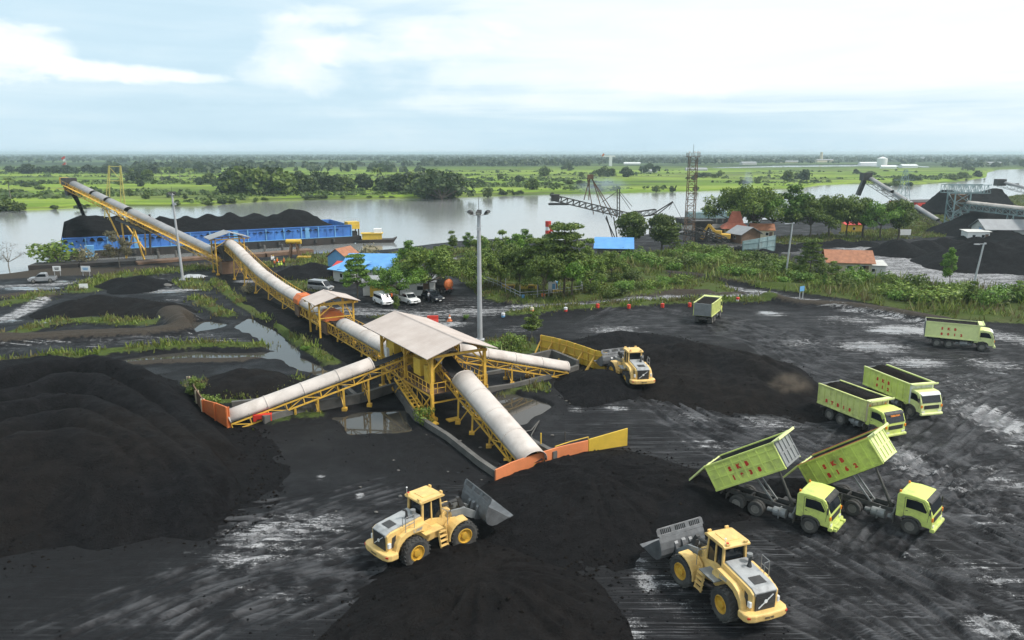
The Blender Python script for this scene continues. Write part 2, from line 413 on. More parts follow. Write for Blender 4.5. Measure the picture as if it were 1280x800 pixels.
for px, py, ra, re, amp in ((22, 66, 3.3, 1.9, 0.75), (110, 88, 3.2, 0.75, 0.65), (175, 92, 4.0, 0.6, 0.62), (245, 98, 2.2, 0.42, 0.5),
                            (375, 60, 3.0, 2.6, 0.4), (430, 62, 4.0, 1.2, 0.32), (400, 20, 3.0, 0.8, 0.35), (380, 95, 4.5, 1.4, 0.28),
                            (560, 50, 5.0, 1.6, 0.3), (560, 130, 4.2, 0.8, 0.22), (850, 108, 6.0, 1.0, 0.3), 
                            (610, 118, 3.5, 1.1, -0.2), (500, 175, 9, 1.2, 0.05), (980, 165, 16, 1.5, -0.06), (300, 150, 10, 2.0, -0.1), (60, 140, 8, 2, 0.06)):
    a0, e0 = azel(px, py); blob(a0, e0, ra, re, amp)
b = math_(nt, 'ADD', b, ss(nt, el, 14, 24, 0, 0.22))
ccol = ramp(nt, b, [(0.0, (0.36, 0.505, 0.60)), (0.30, (0.45, 0.59, 0.675)), (0.60, (0.59, 0.685, 0.73)), (0.95, (0.71, 0.745, 0.765))])
ccol = mixc(nt, 1.0, ccol, (10.0, 10.0, 10.0), 'MULTIPLY')
nt.links.new(mixc(nt, 0.94, sky.outputs[0], ccol), bg.inputs['Color'])

HAZE_DENSITY = 0.00017
hz = MB().box((0, 9000, 12.5), (52000, 40000, 37)).build('haze', None)
hz.data.materials.clear(); tag(hz, kind='stuff')
hm = bpy.data.materials.new('haze_air'); hm.use_nodes = True; nt = hm.node_tree
for n in list(nt.nodes):
    if n.type == 'BSDF_PRINCIPLED': nt.nodes.remove(n)
pv = nt.nodes.new('ShaderNodeVolumePrincipled'); pv.inputs['Density'].default_value = HAZE_DENSITY
pv.inputs['Color'].default_value = (0.74, 0.92, 0.97, 1); pv.inputs['Anisotropy'].default_value = 0.2
nt.links.new(pv.outputs[0], nt.nodes['Material Output'].inputs['Volume'])
hz.data.materials.append(hm)

# ================================================================ ground sheet
WATER_Z = -1.2
def P(lst, z=0.0): return [G(a, b_, z) for a, b_ in lst]
near_bank = [(-420, 362), (-200, 354), (0, 347), (50, 340), (85, 334), (140, 331), (200, 327), (262, 324), (330, 325), (360, 322), (440, 318), (480, 315), (520, 310), (560, 305), (600, 302),
             (660, 300), (700, 303), (760, 300), (800, 296), (850, 293), (900, 284), (960, 276), (1040, 266), (1100, 262), (1150, 261), (1200, 254), (1290, 243), (1500, 232)]
far_bank = [(-420, 272), (-200, 268), (0, 264), (60, 262), (130, 258), (250, 258), (330, 252), (400, 250), (480, 249), (600, 246), (690, 243), (760, 242), (820, 240),
            (900, 238), (960, 237), (1000, 236), (1030, 231), (1100, 229), (1150, 231), (1200, 227), (1235, 222), (1236, 216), (1250, 212), (1290, 211), (1500, 210)]
river_poly = P(near_bank, WATER_Z) + P(far_bank, WATER_Z)[::-1]
back_water = P([(890, 209.5), (980, 207), (1100, 206), (1160, 208), (1160, 210), (1080, 208.6), (990, 209.6), (900, 211)], WATER_Z)
ditches = [P([(225, 441), (245, 438), (300, 441), (335, 440), (345, 437), (322, 420), (297, 407), (312, 397), (333, 405), (352, 421), (368, 436), (371, 446), (390, 453), (408, 464), (398, 467), (372, 457), (350, 447), (300, 447), (250, 446), (225, 445)]),
           P([(150, 450), (180, 445), (230, 440), (232, 445), (190, 449), (152, 452)]),
           P([(36, 463), (60, 459), (84, 456), (84, 459), (60, 462), (38, 465)]),
           P([(238, 402), (262, 400), (282, 404), (270, 409), (246, 415)]),
           P([(585, 505), (606, 494), (640, 491), (662, 496), (682, 506), (678, 511), (652, 526), (638, 530), (622, 524)]),
           P([(420, 520), (455, 513), (503, 512), (508, 536), (445, 538)])]
ys = np.concatenate([[-80, -30, 0, 8], 14 * np.exp(np.arange(0, 1140) * 0.003), 14 * np.exp(1139 * 0.003) * np.exp(np.arange(1, 205) * 0.0195)])
us = np.linspace(-0.98, 0.98, 1000)
YY, UU = np.meshgrid(ys, us, indexing='ij'); XX = UU * (np.maximum(YY, 0) + 34)
x = XX.ravel(); y = YY.ravel(); nv = len(x)
near = (y < 900)
def sub(fn, mask, default):
    out = np.full(nv, default, dtype=float); out[mask] = fn(x[mask], y[mask]); return out
river_sd = np.maximum(poly_sd(x, y, river_poly), poly_sd(x, y, back_water))
h = 0.22 * (fbm(x, y, 14, 3, 1) - 0.5) + 0.10 * (fbm(x, y, 2.6, 3, 5) - 0.5)
h *= np.clip(1 - (y - 300) / 300, 0, 1)
bank_w = np.clip(2 + y / 80.0, 2, 14)
h -= sstep(-1, 1, river_sd / bank_w) * 3.2
zone = np.zeros((nv, 4)); zone2 = np.zeros((nv, 4)); zone3 = np.zeros((nv, 4))
def mpoly(pts, soft=1.0, mask=None):
    mk = near if mask is None else mask
    xs = [p[0] for p in pts]; ysx = [p[1] for p in pts]
    mk = mk & (x > min(xs) - soft * 3) & (x < max(xs) + soft * 3) & (y > min(ysx) - soft * 3) & (y < max(ysx) + soft * 3)
    return sub(lambda a, b_: sstep(-soft, soft, poly_sd(a, b_, pts)), mk, 0.0)
def mline(pts, w, soft=None):
    soft = soft or w * 0.6
    xs = [p[0] for p in pts]; ysx = [p[1] for p in pts]
    mk = near & (x > min(xs) - w * 3) & (x < max(xs) + w * 3) & (y > min(ysx) - w * 3) & (y < max(ysx) + w * 3)
    return sub(lambda a, b_: sstep(w / 2 + soft, w / 2 - soft * 0.5, seg_dist(a, b_, pts)[0]), mk, 0.0)
def up_(arr, ch, m, amt=1.0): arr[:, ch] = np.maximum(arr[:, ch], m * amt)
# -- fields over the river
far_land = np.zeros(nv)
fb = P(far_bank, 0)
fpoly = [Vector((-26000, 19500, 0)), Vector((-26000, 300, 0))] + fb + [Vector((26000, 1800, 0)), Vector((26000, 26000, 0)), Vector((-26000, 26000, 0))]
field = sstep(-6, 2, poly_sd(x, y, fpoly)); zone2[:, 0] = field
h += field * 0.5 * np.clip(1 - (river_sd + 8) / 8, 0, 1)
# -- grass and weeds on this side
GR = []
def grass_line(px, w, amt=1.0, raise_=0.35):
    global h
    pts = P(px); m = mline(pts, w); up_(zone, 0, m, amt); h = h + m * raise_; GR.append(('l', pts, w))
def grass_poly(px, amt=1.0, soft=1.2, raise_=0.1):
    global h
    pts = P(px); m = mpoly(pts, soft); up_(zone, 0, m, amt); h = h + m * raise_; GR.append(('p', pts, soft))
grass_line([(-60, 466), (0, 457), (40, 452), (70, 447), (110, 448), (140, 441), (190, 437), (255, 433), (320, 434), (338, 432), (338, 428)], 2.0, 1.0, 0.5)
grass_line([(10, 421), (60, 406), (110, 401), (150, 404), (185, 405)], 2.8, 0.9, 0.4)
grass_line([(104, 364), (124, 352), (150, 345), (200, 341), (245, 336), (290, 333)], 5.0, 0.9, 0.3)
grass_line([(0, 382), (30, 376), (50, 372)], 4.0, 0.8)
grass_line([(268, 352), (282, 364), (304, 382), (342, 404), (374, 427), (415, 455)], 1.6, 1.0, 0.3)
grass_line([(245, 373), (258, 382), (285, 396)], 2.6, 0.7, 0.3)
grass_poly([(215, 352), (250, 348), (270, 356), (262, 364), (230, 362)], 0.7)
grass_line([(245, 480), (262, 498), (290, 500), (330, 496), (350, 490)], 2.6, 0.75, 0.3)
grass_line([(340, 528), (370, 522), (395, 521)], 1.6, 0.6)
grass_poly([(585, 500), (640, 486), (672, 478), (690, 480), (684, 492), (650, 490), (600, 502)], 0.8)
grass_poly([(360, 470), (380, 472), (392, 482), (370, 486)], 0.7)
grass_poly([(600, 425), (640, 420), (680, 432), (676, 445), (630, 442), (604, 438)], 0.75)
grass_line([(640, 394), (700, 387), (760, 384), (820, 380), (868, 378), (930, 377), (960, 376)], 2.6, 0.85, 0.5)
grass_line([(470, 398), (500, 402), (540, 410)], 2.0, 0.6)
grass_poly([(560, 326), (620, 320), (700, 318), (780, 326), (840, 345), (900, 352), (920, 366), (860, 368), (780, 374), (700, 380), (640, 382), (605, 375), (575, 350)], 0.9, 2.0)
grass_poly([(760, 326), (850, 316), (900, 314), (960, 322), (1000, 336), (1040, 346), (1120, 352), (1200, 362), (1290, 372), (1290, 408), (1180, 400), (1060, 376), (960, 362), (900, 352), (840, 340)], 1.0, 1.5, 0.4)
grass_poly([(380, 318), (420, 318), (470, 330), (470, 345), (440, 350), (400, 352), (370, 330)], 0.75, 1.5)
grass_poly([(330, 345), (395, 352), (400, 366), (360, 362), (320, 352)], 0.8, 1.5)
grass_poly([(300, 330), (345, 325), (370, 326), (370, 332), (320, 336)], 0.6, 1.5)
grass_poly([(480, 318), (540, 312), (600, 308), (610, 316), (560, 322), (500, 330)], 0.8, 2.0)
grass_poly([(930, 300), (1000, 296), (1100, 288), (1190, 286), (1180, 296), (1120, 300), (1000, 306), (940, 308)], 0.55, 3.0)
grass_poly([(1180, 250), (1290, 240), (1290, 262), (1240, 262), (1190, 260)], 0.6, 3.0)
grass_poly([(1120, 268), (1180, 270), (1190, 286), (1130, 290)], 0.7, 3.0)
# -- brown soil on the river bank and berms
def soil_line(px, w, amt=1.0, raise_=0.2):
    global h
    m = mline(P(px), w); up_(zone, 3, m, amt); h = h + m * raise_
soil_line([(-100, 352), (60, 340), (160, 338), (220, 334), (300, 331), (390, 326), (450, 322)], 9, 1.0, 0.0)
soil_line([(0, 428), (60, 424), (120, 421), (180, 419), (235, 412), (215, 396)], 3.2, 0.9, 0.9)
soil_line([(160, 388), (190, 384), (220, 396), (235, 408)], 3.0, 0.9, 0.7)
soil_line([(0, 373), (40, 368), (55, 372)], 4, 0.9, 0.5)
soil_line([(640, 380), (690, 376), (740, 371), (800, 368), (880, 369)], 2.0, 1.0, 0.6)
soil_line([(785, 372), (830, 370), (900, 370), (925, 368)], 1.8, 0.8, 0.5)
soil_line([(345, 442), (300, 451), (230, 452), (150, 456), (80, 463)], 1.6, 0.8, 0.2)
soil_line([(960, 374), (1000, 382), (1060, 385), (1110, 392), (1180, 404)], 2.2, 0.8, 0.9)
soil_line([(760, 330), (800, 338), (860, 345), (930, 356), (1000, 362)], 2.0, 0.7, 0.6)
soil_line([(600, 345), (615, 360), (620, 372)], 3.0, 0.9, 0.3)
soil_line([(900, 306), (1000, 300), (1120, 292), (1240, 290)], 6, 0.5, 0.0)
# -- grey road and hard mud
def mud_line(px, w, amt=0.7):
    m = mline(P(px), w, w * 0.5); up_(zone, 1, m, amt)
def mud_poly(px, amt=0.7, soft=2.0): up_(zone, 1, mpoly(P(px), soft), amt)
mud_line([(430, 388), (520, 392), (600, 390), (680, 384), (760, 379), (830, 375), (900, 369), (960, 371), (1030, 380), (1090, 390), (1180, 406), (1290, 428)], 6, 0.48)
mud_line([(600, 345), (720, 342), (820, 352), (900, 358), (960, 366)], 3.5, 0.5)
mud_line([(560, 322), (600, 338), (600, 345)], 3.5, 0.5)
mud_poly([(1040, 306), (1290, 300), (1290, 372), (1210, 362), (1120, 348), (1060, 340), (1020, 322)], 0.55, 4)
mud_poly([(880, 300), (960, 298), (1040, 306), (1020, 322), (940, 316), (880, 308)], 0.4, 3)
mud_poly([(430, 375), (600, 368), (640, 385), (560, 400), (470, 398)], 0.30, 3)
mud_line([(0, 358), (50, 356), (90, 354), (130, 346)], 3, 0.5)
mud_line([(0, 402), (30, 390), (45, 380), (60, 366)], 3, 0.55)
mud_line([(150, 366), (200, 363), (250, 362)], 2, 0.6)
mud_line([(300, 352), (350, 352), (420, 347)], 2.4, 0.6)
mud_line([(200, 345), (215, 362), (232, 400)], 4, 0.3)
mud_line([(0, 435), (100, 432), (200, 424), (250, 420), (300, 430)], 4, 0.3)
# scraped grey patches in the yard
for px, py, rx, ry, a in ((340, 668, 85, 34, 0.62), (300, 700, 60, 20, 0.5), (410, 655, 50, 18, 0.55), (270, 640, 26, 30, 0.5), (230, 690, 50, 40, 0.25), (410, 690, 80, 20, 0.35), (350, 740, 110, 30, 0.28),
        (805, 720, 20, 45, 0.55), (850, 740, 45, 55, 0.35), (790, 790, 25, 30, 0.5), (1245, 525, 45, 28, 0.85), (1130, 572, 35, 26, 0.8), (1180, 600, 60, 30, 0.45), (1250, 600, 60, 30, 0.45),
        (960, 528, 55, 14, 0.6), (1090, 433, 60, 9, 0.75), (1130, 412, 50, 7, 0.9), (1145, 453, 50, 9, 0.7), (1240, 455, 45, 10, 0.6), (1065, 400, 60, 8, 0.5), (1000, 428, 40, 10, 0.5), (965, 392, 25, 5, 0.6),
        (770, 412, 50, 8, 0.55), (830, 500, 30, 14, 0.55), (870, 520, 30, 10, 0.6), (770, 510, 20, 8, 0.5), (720, 512, 16, 5, 0.5), (1240, 720, 60, 30, 0.45), (1150, 700, 110, 30, 0.3), (1050, 730, 110, 45, 0.25), (1240, 780, 50, 18, 0.7),
        (1100, 470, 70, 16, 0.3), (1210, 480, 70, 18, 0.4), (560, 405, 35, 6, 0.6), (500, 392, 40, 5, 0.5), (1230, 640, 70, 30, 0.35), (650, 412, 40, 8, 0.4), (900, 560, 60, 12, 0.4), (1010, 640, 60, 14, 0.25),
        (620, 600, 8, 6, 0.5), (450, 618, 8, 6, 0.7), (400, 596, 8, 4, 0.6), (420, 690, 60, 12, 0.4), (880, 555, 40, 10, 0.4), (1270, 560, 30, 20, 0.4)):
    c = G(px, py); r1 = (G(px + rx, py) - c).length; r2 = (G(px, py - ry) - G(px, py + ry)).length / 2
    m = np.exp(-(((x - c.x) / r1) ** 2 + ((y - c.y) / r2) ** 2) * 1.1) * near
    up_(zone, 1, m, a)
# standing water spots
for px, py, rx, ry, a in ((1110, 414, 42, 5, 0.8), (1090, 433, 44, 5, 0.75), (1140, 456, 22, 4, 0.7), (960, 391, 20, 4, 0.8), (1250, 528, 28, 10, 0.6), (480, 393, 14, 2, 0.6), (545, 400, 26, 3, 0.7), (1130, 574, 16, 9, 0.55), (760, 411, 30, 3, 0.6),
        (40, 360, 60, 3, 0.75), (75, 352, 24, 2, 0.7), (10, 402, 30, 4, 0.6), (40, 392, 20, 3, 0.5), (200, 365, 50, 2.4, 0.75), (1150, 350, 26, 3, 0.8), (1200, 345, 40, 3, 0.5), (1160, 330, 24, 2, 0.7), (1225, 358, 30, 4, 0.55),
        (770, 511, 14, 4, 0.6), (450, 620, 7, 3, 0.7), (395, 655, 26, 5, 0.45), (330, 662, 40, 8, 0.4), (1180, 472, 50, 5, 0.4), (1245, 466, 36, 5, 0.5), (920, 372, 30, 2, 0.6), (1050, 386, 40, 3, 0.5), (58, 406, 12, 4, 0.8), (330, 352, 40, 2, 0.6)):
    c = G(px, py); r1 = (G(px + rx, py) - c).length; r2 = (G(px, py - ry) - G(px, py + ry)).length / 2
    m = np.exp(-(((x - c.x) / r1) ** 2 + ((y - c.y) / r2) ** 2)) * near
    up_(zone, 2, m, a)
# ditches with real water
for d in ditches:
    m = near * sstep(-0.5, 0.5, sub(lambda a_, b_: poly_sd(a_, b_, d) + (fbm(a_, b_, 2.2, 3, 77) - 0.5) * 1.3 + 0.35, near & (x > -60) & (x < 30) & (y > 40) & (y < 130), -9.0)); h = h * (1 - m) - m * 0.5; up_(zone, 3, mpoly(d, 1.6), 0.7)
# -- wheel ruts
def rut(px, amt=1.0, gauge=2.1, width=0.62, depth=0.085):
    global h
    ctr = P(px); pts = []
    for i in range(len(ctr) - 1):           # smooth the path
        p0 = ctr[max(i - 1, 0)]; p1 = ctr[i]; p2 = ctr[i + 1]; p3 = ctr[min(i + 2, len(ctr) - 1)]
        for k in range(6):
            t = k / 6
            pts.append(0.5 * ((2 * p1) + (p2 - p0) * t + (2 * p0 - 5 * p1 + 4 * p2 - p3) * t * t + (3 * p1 - p0 - 3 * p2 + p3) * t ** 3))
    pts.append(ctr[-1])
    xs = [p[0] for p in pts]; yq = [p[1] for p in pts]
    idx = np.nonzero((x > min(xs) - 3) & (x < max(xs) + 3) & (y > min(yq) - 3) & (y < max(yq) + 3))[0]
    if len(idx) == 0: return
    D, T = seg_dist(x[idx], y[idx], pts)
    e = np.abs(D - gauge / 2)
    fade = np.clip(np.minimum(T, 1 - T) * 8, 0, 1) * amt
    Ls = sum((pts[i + 1] - pts[i]).length for i in range(len(pts) - 1)); tr_ = 0.88 + 0.12 * np.sign(np.sin(T * Ls * 2 * math.pi / 0.62 + e * 9)); inn = sstep(width * 0.60, width * 0.40, e) * fade * tr_; rim = np.exp(-((e - width * 0.75) / 0.16) ** 2) * fade
    h[idx] += -depth * inn + 0.05 * rim
    zone2[idx, 1] = np.maximum(zone2[idx, 1], inn)
    zone2[idx, 3] = np.maximum(zone2[idx, 3], rim * 0.8)
r2_ = random.Random(3)
base_tracks = [
    [(1290, 470), (1200, 500), (1120, 545), (1060, 600)], [(1300, 520), (1220, 560), (1130, 620), (1050, 690)], [(1290, 440), (1180, 470), (1090, 480), (1000, 450), (960, 420), (900, 400)],
    [(1040, 640), (1120, 680), (1200, 720), (1300, 760)], [(980, 650), (1080, 700), (1180, 760), (1260, 820)], [(900, 690), (980, 740), (1080, 790), (1120, 830)], [(1080, 600), (1160, 640), (1240, 680), (1310, 700)],
    [(1100, 560), (1180, 600), (1250, 640), (1310, 665)], [(700, 420), (780, 402), (880, 408), (960, 430), (1060, 440), (1180, 432)], [(1000, 420), (1080, 432), (1180, 440), (1280, 432)],
    [(880, 400), (905, 415), (960, 428), (1030, 430)], [(460, 640), (360, 680), (240, 720), (100, 790)], [(480, 720), (380, 730), (260, 770), (180, 820)], [(470, 700), (330, 720), (200, 760), (60, 820)], [(640, 640), (560, 680), (440, 730), (300, 790)],
    [(820, 480), (900, 525), (1000, 560), (1060, 600)], [(800, 490), (870, 540), (930, 560)], [(1240, 500), (1180, 560), (1120, 600), (1040, 620)],
    [(1310, 580), (1200, 590), (1100, 600)], [(1310, 620), (1210, 630), (1120, 620)], [(300, 690), (420, 640), (520, 610)], [(270, 660), (360, 655), (460, 640)], [(0, 430), (100, 428), (220, 420), (300, 415)], [(440, 385), (520, 395), (600, 392), (760, 378), (900, 369), (1000, 378), (1100, 392), (1290, 428)],
    [(1080, 310), (1150, 330), (1220, 350), (1290, 366)], [(1050, 330), (1120, 320), (1200, 330), (1290, 350)]]
for bt in base_tracks:
    for k in range((5 if bt[0][0] > 640 or bt[-1][0] > 640 else 2) if bt[0][1] > 400 else 1):
        ox, oy = r2_.uniform(-45, 45) * (k > 0), r2_.uniform(-16, 16) * (k > 0)
        rut([(a + ox + r2_.uniform(-9, 9), b_ + oy + r2_.uniform(-4, 4)) for a, b_ in bt], r2_.uniform(0.6, 1.0), r2_.choice([2.0, 2.1, 2.3]), r2_.choice([0.42, 0.5, 0.62]))
# the driven yard is streaked along the tracks: zone3 R = yard with marks, G = far wood tone
yard = mpoly(P([(690, 400), (880, 396), (1000, 385), (1290, 425), (1400, 900), (-100, 900), (-60, 700), (240, 690), (460, 610), (620, 600), (760, 490)]), 3.0)
lefty = mpoly(P([(-200, 440), (470, 560), (560, 640), (430, 820), (-200, 900)]), 6.0); zone3[:, 0] = yard * (1 - 0.6 * lefty)
zone3[:, 1] = 0.88 * mpoly(P([(-100, 455), (120, 450), (300, 470), (420, 525), (560, 560), (610, 600), (520, 620), (430, 590), (340, 600), (300, 640), (240, 700), (100, 770), (-100, 830)]), 4.0)
zone3[:, 1] = np.maximum(zone3[:, 1], np.maximum(mpoly(P([(600, 620), (660, 600), (800, 575), (880, 590), (960, 650), (900, 690), (800, 690), (760, 760), (700, 820), (560, 820), (400, 800), (500, 725), (590, 690)]), 3.5), mpoly(P([(700, 470), (800, 425), (950, 430), (1020, 480), (1010, 525), (880, 520), (760, 500)]), 2.0)))
GROUND_XY = (ys, us); GROUND_H = h.reshape(YY.shape)
def gz(px_, py_):
    """height of the ground sheet"""
    i = int(np.searchsorted(ys, py_)) - 1; i = max(0, min(len(ys) - 2, i))
    u = px_ / (max(py_, 0) + 34); j = int((u + 0.98) / 1.96 * (len(us) - 1)); j = max(0, min(len(us) - 2, j))
    return float(GROUND_H[i, j])
def OG(px, py):
    p = G(px, py); p.z = gz(p.x, p.y); return p
ny, nx = YY.shape
ii, jj = np.meshgrid(np.arange(ny - 1), np.arange(nx - 1), indexing='ij')
a0 = (ii * nx + jj).ravel()
faces = np.stack([a0, a0 + 1, a0 + nx + 1, a0 + nx], 1)

gm = bpy.data.materials.new('ground'); gm.use_nodes = True; nt = gm.node_tree
bs = nt.nodes['Principled BSDF']
tc = nt.nodes.new('ShaderNodeTexCoord'); pos = tc.outputs['Object']
def attr(nm):
    a = nt.nodes.new('ShaderNodeAttribute'); a.attribute_name = nm
    s = nt.nodes.new('ShaderNodeSeparateColor'); nt.links.new(a.outputs['Color'], s.inputs[0]); return s.outputs, a.outputs['Alpha']
z1, z1a = attr('zone'); z2, z2a = attr('zone2'); z3, z3a = attr('zone3')
sp = nt.nodes.new('ShaderNodeSeparateXYZ'); nt.links.new(pos, sp.inputs[0])
# streaky coordinate for scraped mud (long along the direction of driving)
mp = nt.nodes.new('ShaderNodeMapping'); nt.links.new(pos, mp.inputs[0]); mp.inputs['Rotation'].default_value = (0, 0, R(28)); mp.inputs['Scale'].default_value = (0.20, 1.9, 1)
st = mp.outputs[0]
mp2 = nt.nodes.new('ShaderNodeMapping'); nt.links.new(pos, mp2.inputs[0]); mp2.inputs['Rotation'].default_value = (0, 0, R(-38)); mp2.inputs['Scale'].default_value = (0.15, 2.1, 1)
st2 = mp2.outputs[0]
nA = noise(nt, pos, 0.22, 6, 0.6); nB = noise(nt, pos, 1.7, 6, 0.65); nC = noise(nt, pos, 9.0, 5, 0.7); nS = noise(nt, st, 0.9, 6, 0.62, 0.4); nS2 = noise(nt, st2, 1.1, 5, 0.62, 0.3)
nF = noise(nt, pos, 28.0, 3, 0.6); nM = noise(nt, pos, 0.5, 4, 0.6)
def lines(rot, seed_, sx_=0.07, sy_=6.5):
    m_ = nt.nodes.new('ShaderNodeMapping'); nt.links.new(pos, m_.inputs[0]); m_.inputs['Rotation'].default_value = (0, 0, R(rot)); m_.inputs['Scale'].default_value = (sx_, sy_, 1); m_.inputs['Location'].default_value = (seed_, seed_ * 1.7, 0)
    return noise(nt, m_.outputs[0], 1.0, 4, 0.65, 0.25)
l1 = lines(26, 1.0); l2 = lines(-40, 5.0); l3 = lines(-12, 9.0); l4 = lines(62, 13.0)
sel = noise(nt, pos, 0.09, 3, 0.5); sel2 = noise(nt, mp.outputs[0], 0.5, 3, 0.5)
coal = ramp(nt, nB, [(0.25, (0.006, 0.0062, 0.007)), (0.55, (0.0115, 0.0117, 0.013)), (0.8, (0.023, 0.0235, 0.026))])
streak = math_(nt, 'MULTIPLY', math_(nt, 'MAXIMUM', ss(nt, nS, 0.50, 0.66), ss(nt, nS2, 0.54, 0.68)), ss(nt, nA, 0.36, 0.6, 0.25, 1.0))
coal = mixc(nt, math_(nt, 'MULTIPLY', math_(nt, 'MULTIPLY', streak, z3[0]), 0.22), coal, (0.05, 0.052, 0.057))
coal = mixc(nt, math_(nt, 'MULTIPLY', z3[0], 0.5), coal, (0.015, 0.0155, 0.017))
coal = mixc(nt, math_(nt, 'MULTIPLY', ss(nt, nA, 0.5, 0.75), 0.35), coal, (0.022, 0.0225, 0.025))
la = math_(nt, 'MAXIMUM', math_(nt, 'MULTIPLY', ss(nt, l1, 0.55, 0.63), ss(nt, sel, 0.54, 0.46)), math_(nt, 'MULTIPLY', ss(nt, l2, 0.55, 0.63), ss(nt, sel, 0.46, 0.54)))
lb = math_(nt, 'MAXIMUM', math_(nt, 'MULTIPLY', ss(nt, l3, 0.56, 0.64), ss(nt, sel2, 0.48, 0.58)), math_(nt, 'MULTIPLY', ss(nt, l4, 0.57, 0.65), ss(nt, sel2, 0.5, 0.42)))
lin = math_(nt, 'MULTIPLY', math_(nt, 'MAXIMUM', la, math_(nt, 'MULTIPLY', lb, 0.8)), math_(nt, 'MULTIPLY', z3[0], ss(nt, nM, 0.36, 0.60, 0.12, 1.0)))
dk = math_(nt, 'MULTIPLY', math_(nt, 'MAXIMUM', math_(nt, 'MULTIPLY', ss(nt, l1, 0.45, 0.38), ss(nt, sel, 0.54, 0.46)), math_(nt, 'MULTIPLY', ss(nt, l2, 0.45, 0.38), ss(nt, sel, 0.46, 0.54))), z3[0])
coal = mixc(nt, math_(nt, 'MULTIPLY', dk, 0.75), coal, (0.010, 0.010, 0.011))
coal = mixc(nt, math_(nt, 'MULTIPLY', lin, 0.85), coal, mixc(nt, nB, (0.075, 0.077, 0.083), (0.17, 0.172, 0.18)))
# grit
coal = mixc(nt, math_(nt, 'MULTIPLY', ss(nt, nF, 0.66, 0.74), 0.5), coal, (0.085, 0.08, 0.075))
mudc = ramp(nt, nC, [(0.25, (0.15, 0.152, 0.16)), (0.75, (0.52, 0.52, 0.525))])
mk = math_(nt, 'ADD', math_(nt, 'MULTIPLY', z1[1], 1.1), math_(nt, 'MULTIPLY', math_(nt, 'SUBTRACT', nS, 0.5), 1.3))
mk = math_(nt, 'ADD', mk, math_(nt, 'ADD', math_(nt, 'MULTIPLY', math_(nt, 'SUBTRACT', nB, 0.5), 1.1), math_(nt, 'MULTIPLY', math_(nt, 'SUBTRACT', nC, 0.5), 0.7)))
mk = math_(nt, 'ADD', mk, math_(nt, 'MULTIPLY', math_(nt, 'SUBTRACT', math_(nt, 'MAXIMUM', l1, l2), 0.55), 1.2))
mudm = math_(nt, 'MULTIPLY', math_(nt, 'ADD', math_(nt, 'MULTIPLY', ss(nt, mk, 0.34, 0.60), 0.22), math_(nt, 'MULTIPLY', ss(nt, mk, 0.54, 0.66), 0.78)), ss(nt, z1[1], 0.05, 0.3))
col = mixc(nt, mudm, coal, mudc)
col = mixc(nt, z3[1], col, mixc(nt, nB, (0.006, 0.006, 0.0065), (0.018, 0.018, 0.019)))
# ruts
col = mixc(nt, math_(nt, 'MULTIPLY', math_(nt, 'MULTIPLY', z2[1], ss(nt, nM, 0.30, 0.5)), 0.75), col, (0.013, 0.013, 0.0145))
col = mixc(nt, math_(nt, 'MULTIPLY', math_(nt, 'MULTIPLY', z2a, ss(nt, nM, 0.42, 0.62)), 0.55), col, (0.15, 0.152, 0.16))
# soil
soilc = ramp(nt, nC, [(0.3, (0.020, 0.017, 0.014)), (0.7, (0.072, 0.060, 0.047))])
sk = math_(nt, 'ADD', z1a, math_(nt, 'MULTIPLY', math_(nt, 'SUBTRACT', nB, 0.5), 1.2))
col = mixc(nt, ss(nt, sk, 0.35, 0.7), col, soilc)
# grass
gc = ramp(nt, nC, [(0.3, (0.022, 0.036, 0.009)), (0.5, (0.05, 0.075, 0.016)), (0.72, (0.11, 0.125, 0.035))])
gc = mixc(nt, ss(nt, nA, 0.45, 0.7), gc, mixc(nt, nB, (0.035, 0.055, 0.014), (0.10, 0.10, 0.04)))
gk = math_(nt, 'ADD', z1[0], math_(nt, 'MULTIPLY', math_(nt, 'SUBTRACT', nB, 0.5), 1.3))
col = mixc(nt, ss(nt, gk, 0.4, 0.72), col, gc)
# far fields: rice plots, scrub and then the wooded plain
mpf = nt.nodes.new('ShaderNodeMapping'); nt.links.new(pos, mpf.inputs[0]); mpf.inputs['Rotation'].default_value = (0, 0, R(12)); mpf.inputs['Scale'].default_value = (0.008, 0.022, 1)
vo = nt.nodes.new('ShaderNodeTexVoronoi'); nt.links.new(mpf.outputs[0], vo.inputs['Vector']); vo.inputs['Scale'].default_value = 1.0
vs_ = nt.nodes.new('ShaderNodeSeparateColor'); nt.links.new(vo.outputs['Color'], vs_.inputs[0])
f1 = ramp(nt, vs_.outputs[0], [(0.0, (0.11, 0.18, 0.022)), (0.4, (0.18, 0.27, 0.03)), (0.75, (0.21, 0.28, 0.045)), (1.0, (0.12, 0.15, 0.04))])
mpg = nt.nodes.new('ShaderNodeMapping'); nt.links.new(pos, mpg.inputs[0]); mpg.inputs['Scale'].default_value = (0.010, 0.03, 1)
nG = noise(nt, mpg.outputs[0], 1.0, 7, 0.62); nH = noise(nt, pos, 0.12, 6, 0.7)
f1 = mixc(nt, ss(nt, nG, 0.48, 0.62, 0, 0.8), f1, (0.045, 0.068, 0.022))
mpl = nt.nodes.new('ShaderNodeMapping'); nt.links.new(pos, mpl.inputs[0]); mpl.inputs['Scale'].default_value = (0.004, 0.06, 1); mpl.inputs['Rotation'].default_value = (0, 0, R(4))
f1 = mixc(nt, ss(nt, noise(nt, mpl.outputs[0], 1.0, 5, 0.65), 0.54, 0.66, 0, 0.7), f1, (0.05, 0.075, 0.024))
f1 = mixc(nt, ss(nt, nH, 0.58, 0.72, 0, 0.7), f1, (0.045, 0.085, 0.022))
mpw = nt.nodes.new('ShaderNodeMapping'); nt.links.new(pos, mpw.inputs[0]); mpw.inputs['Scale'].default_value = (0.0011, 0.0030, 1)
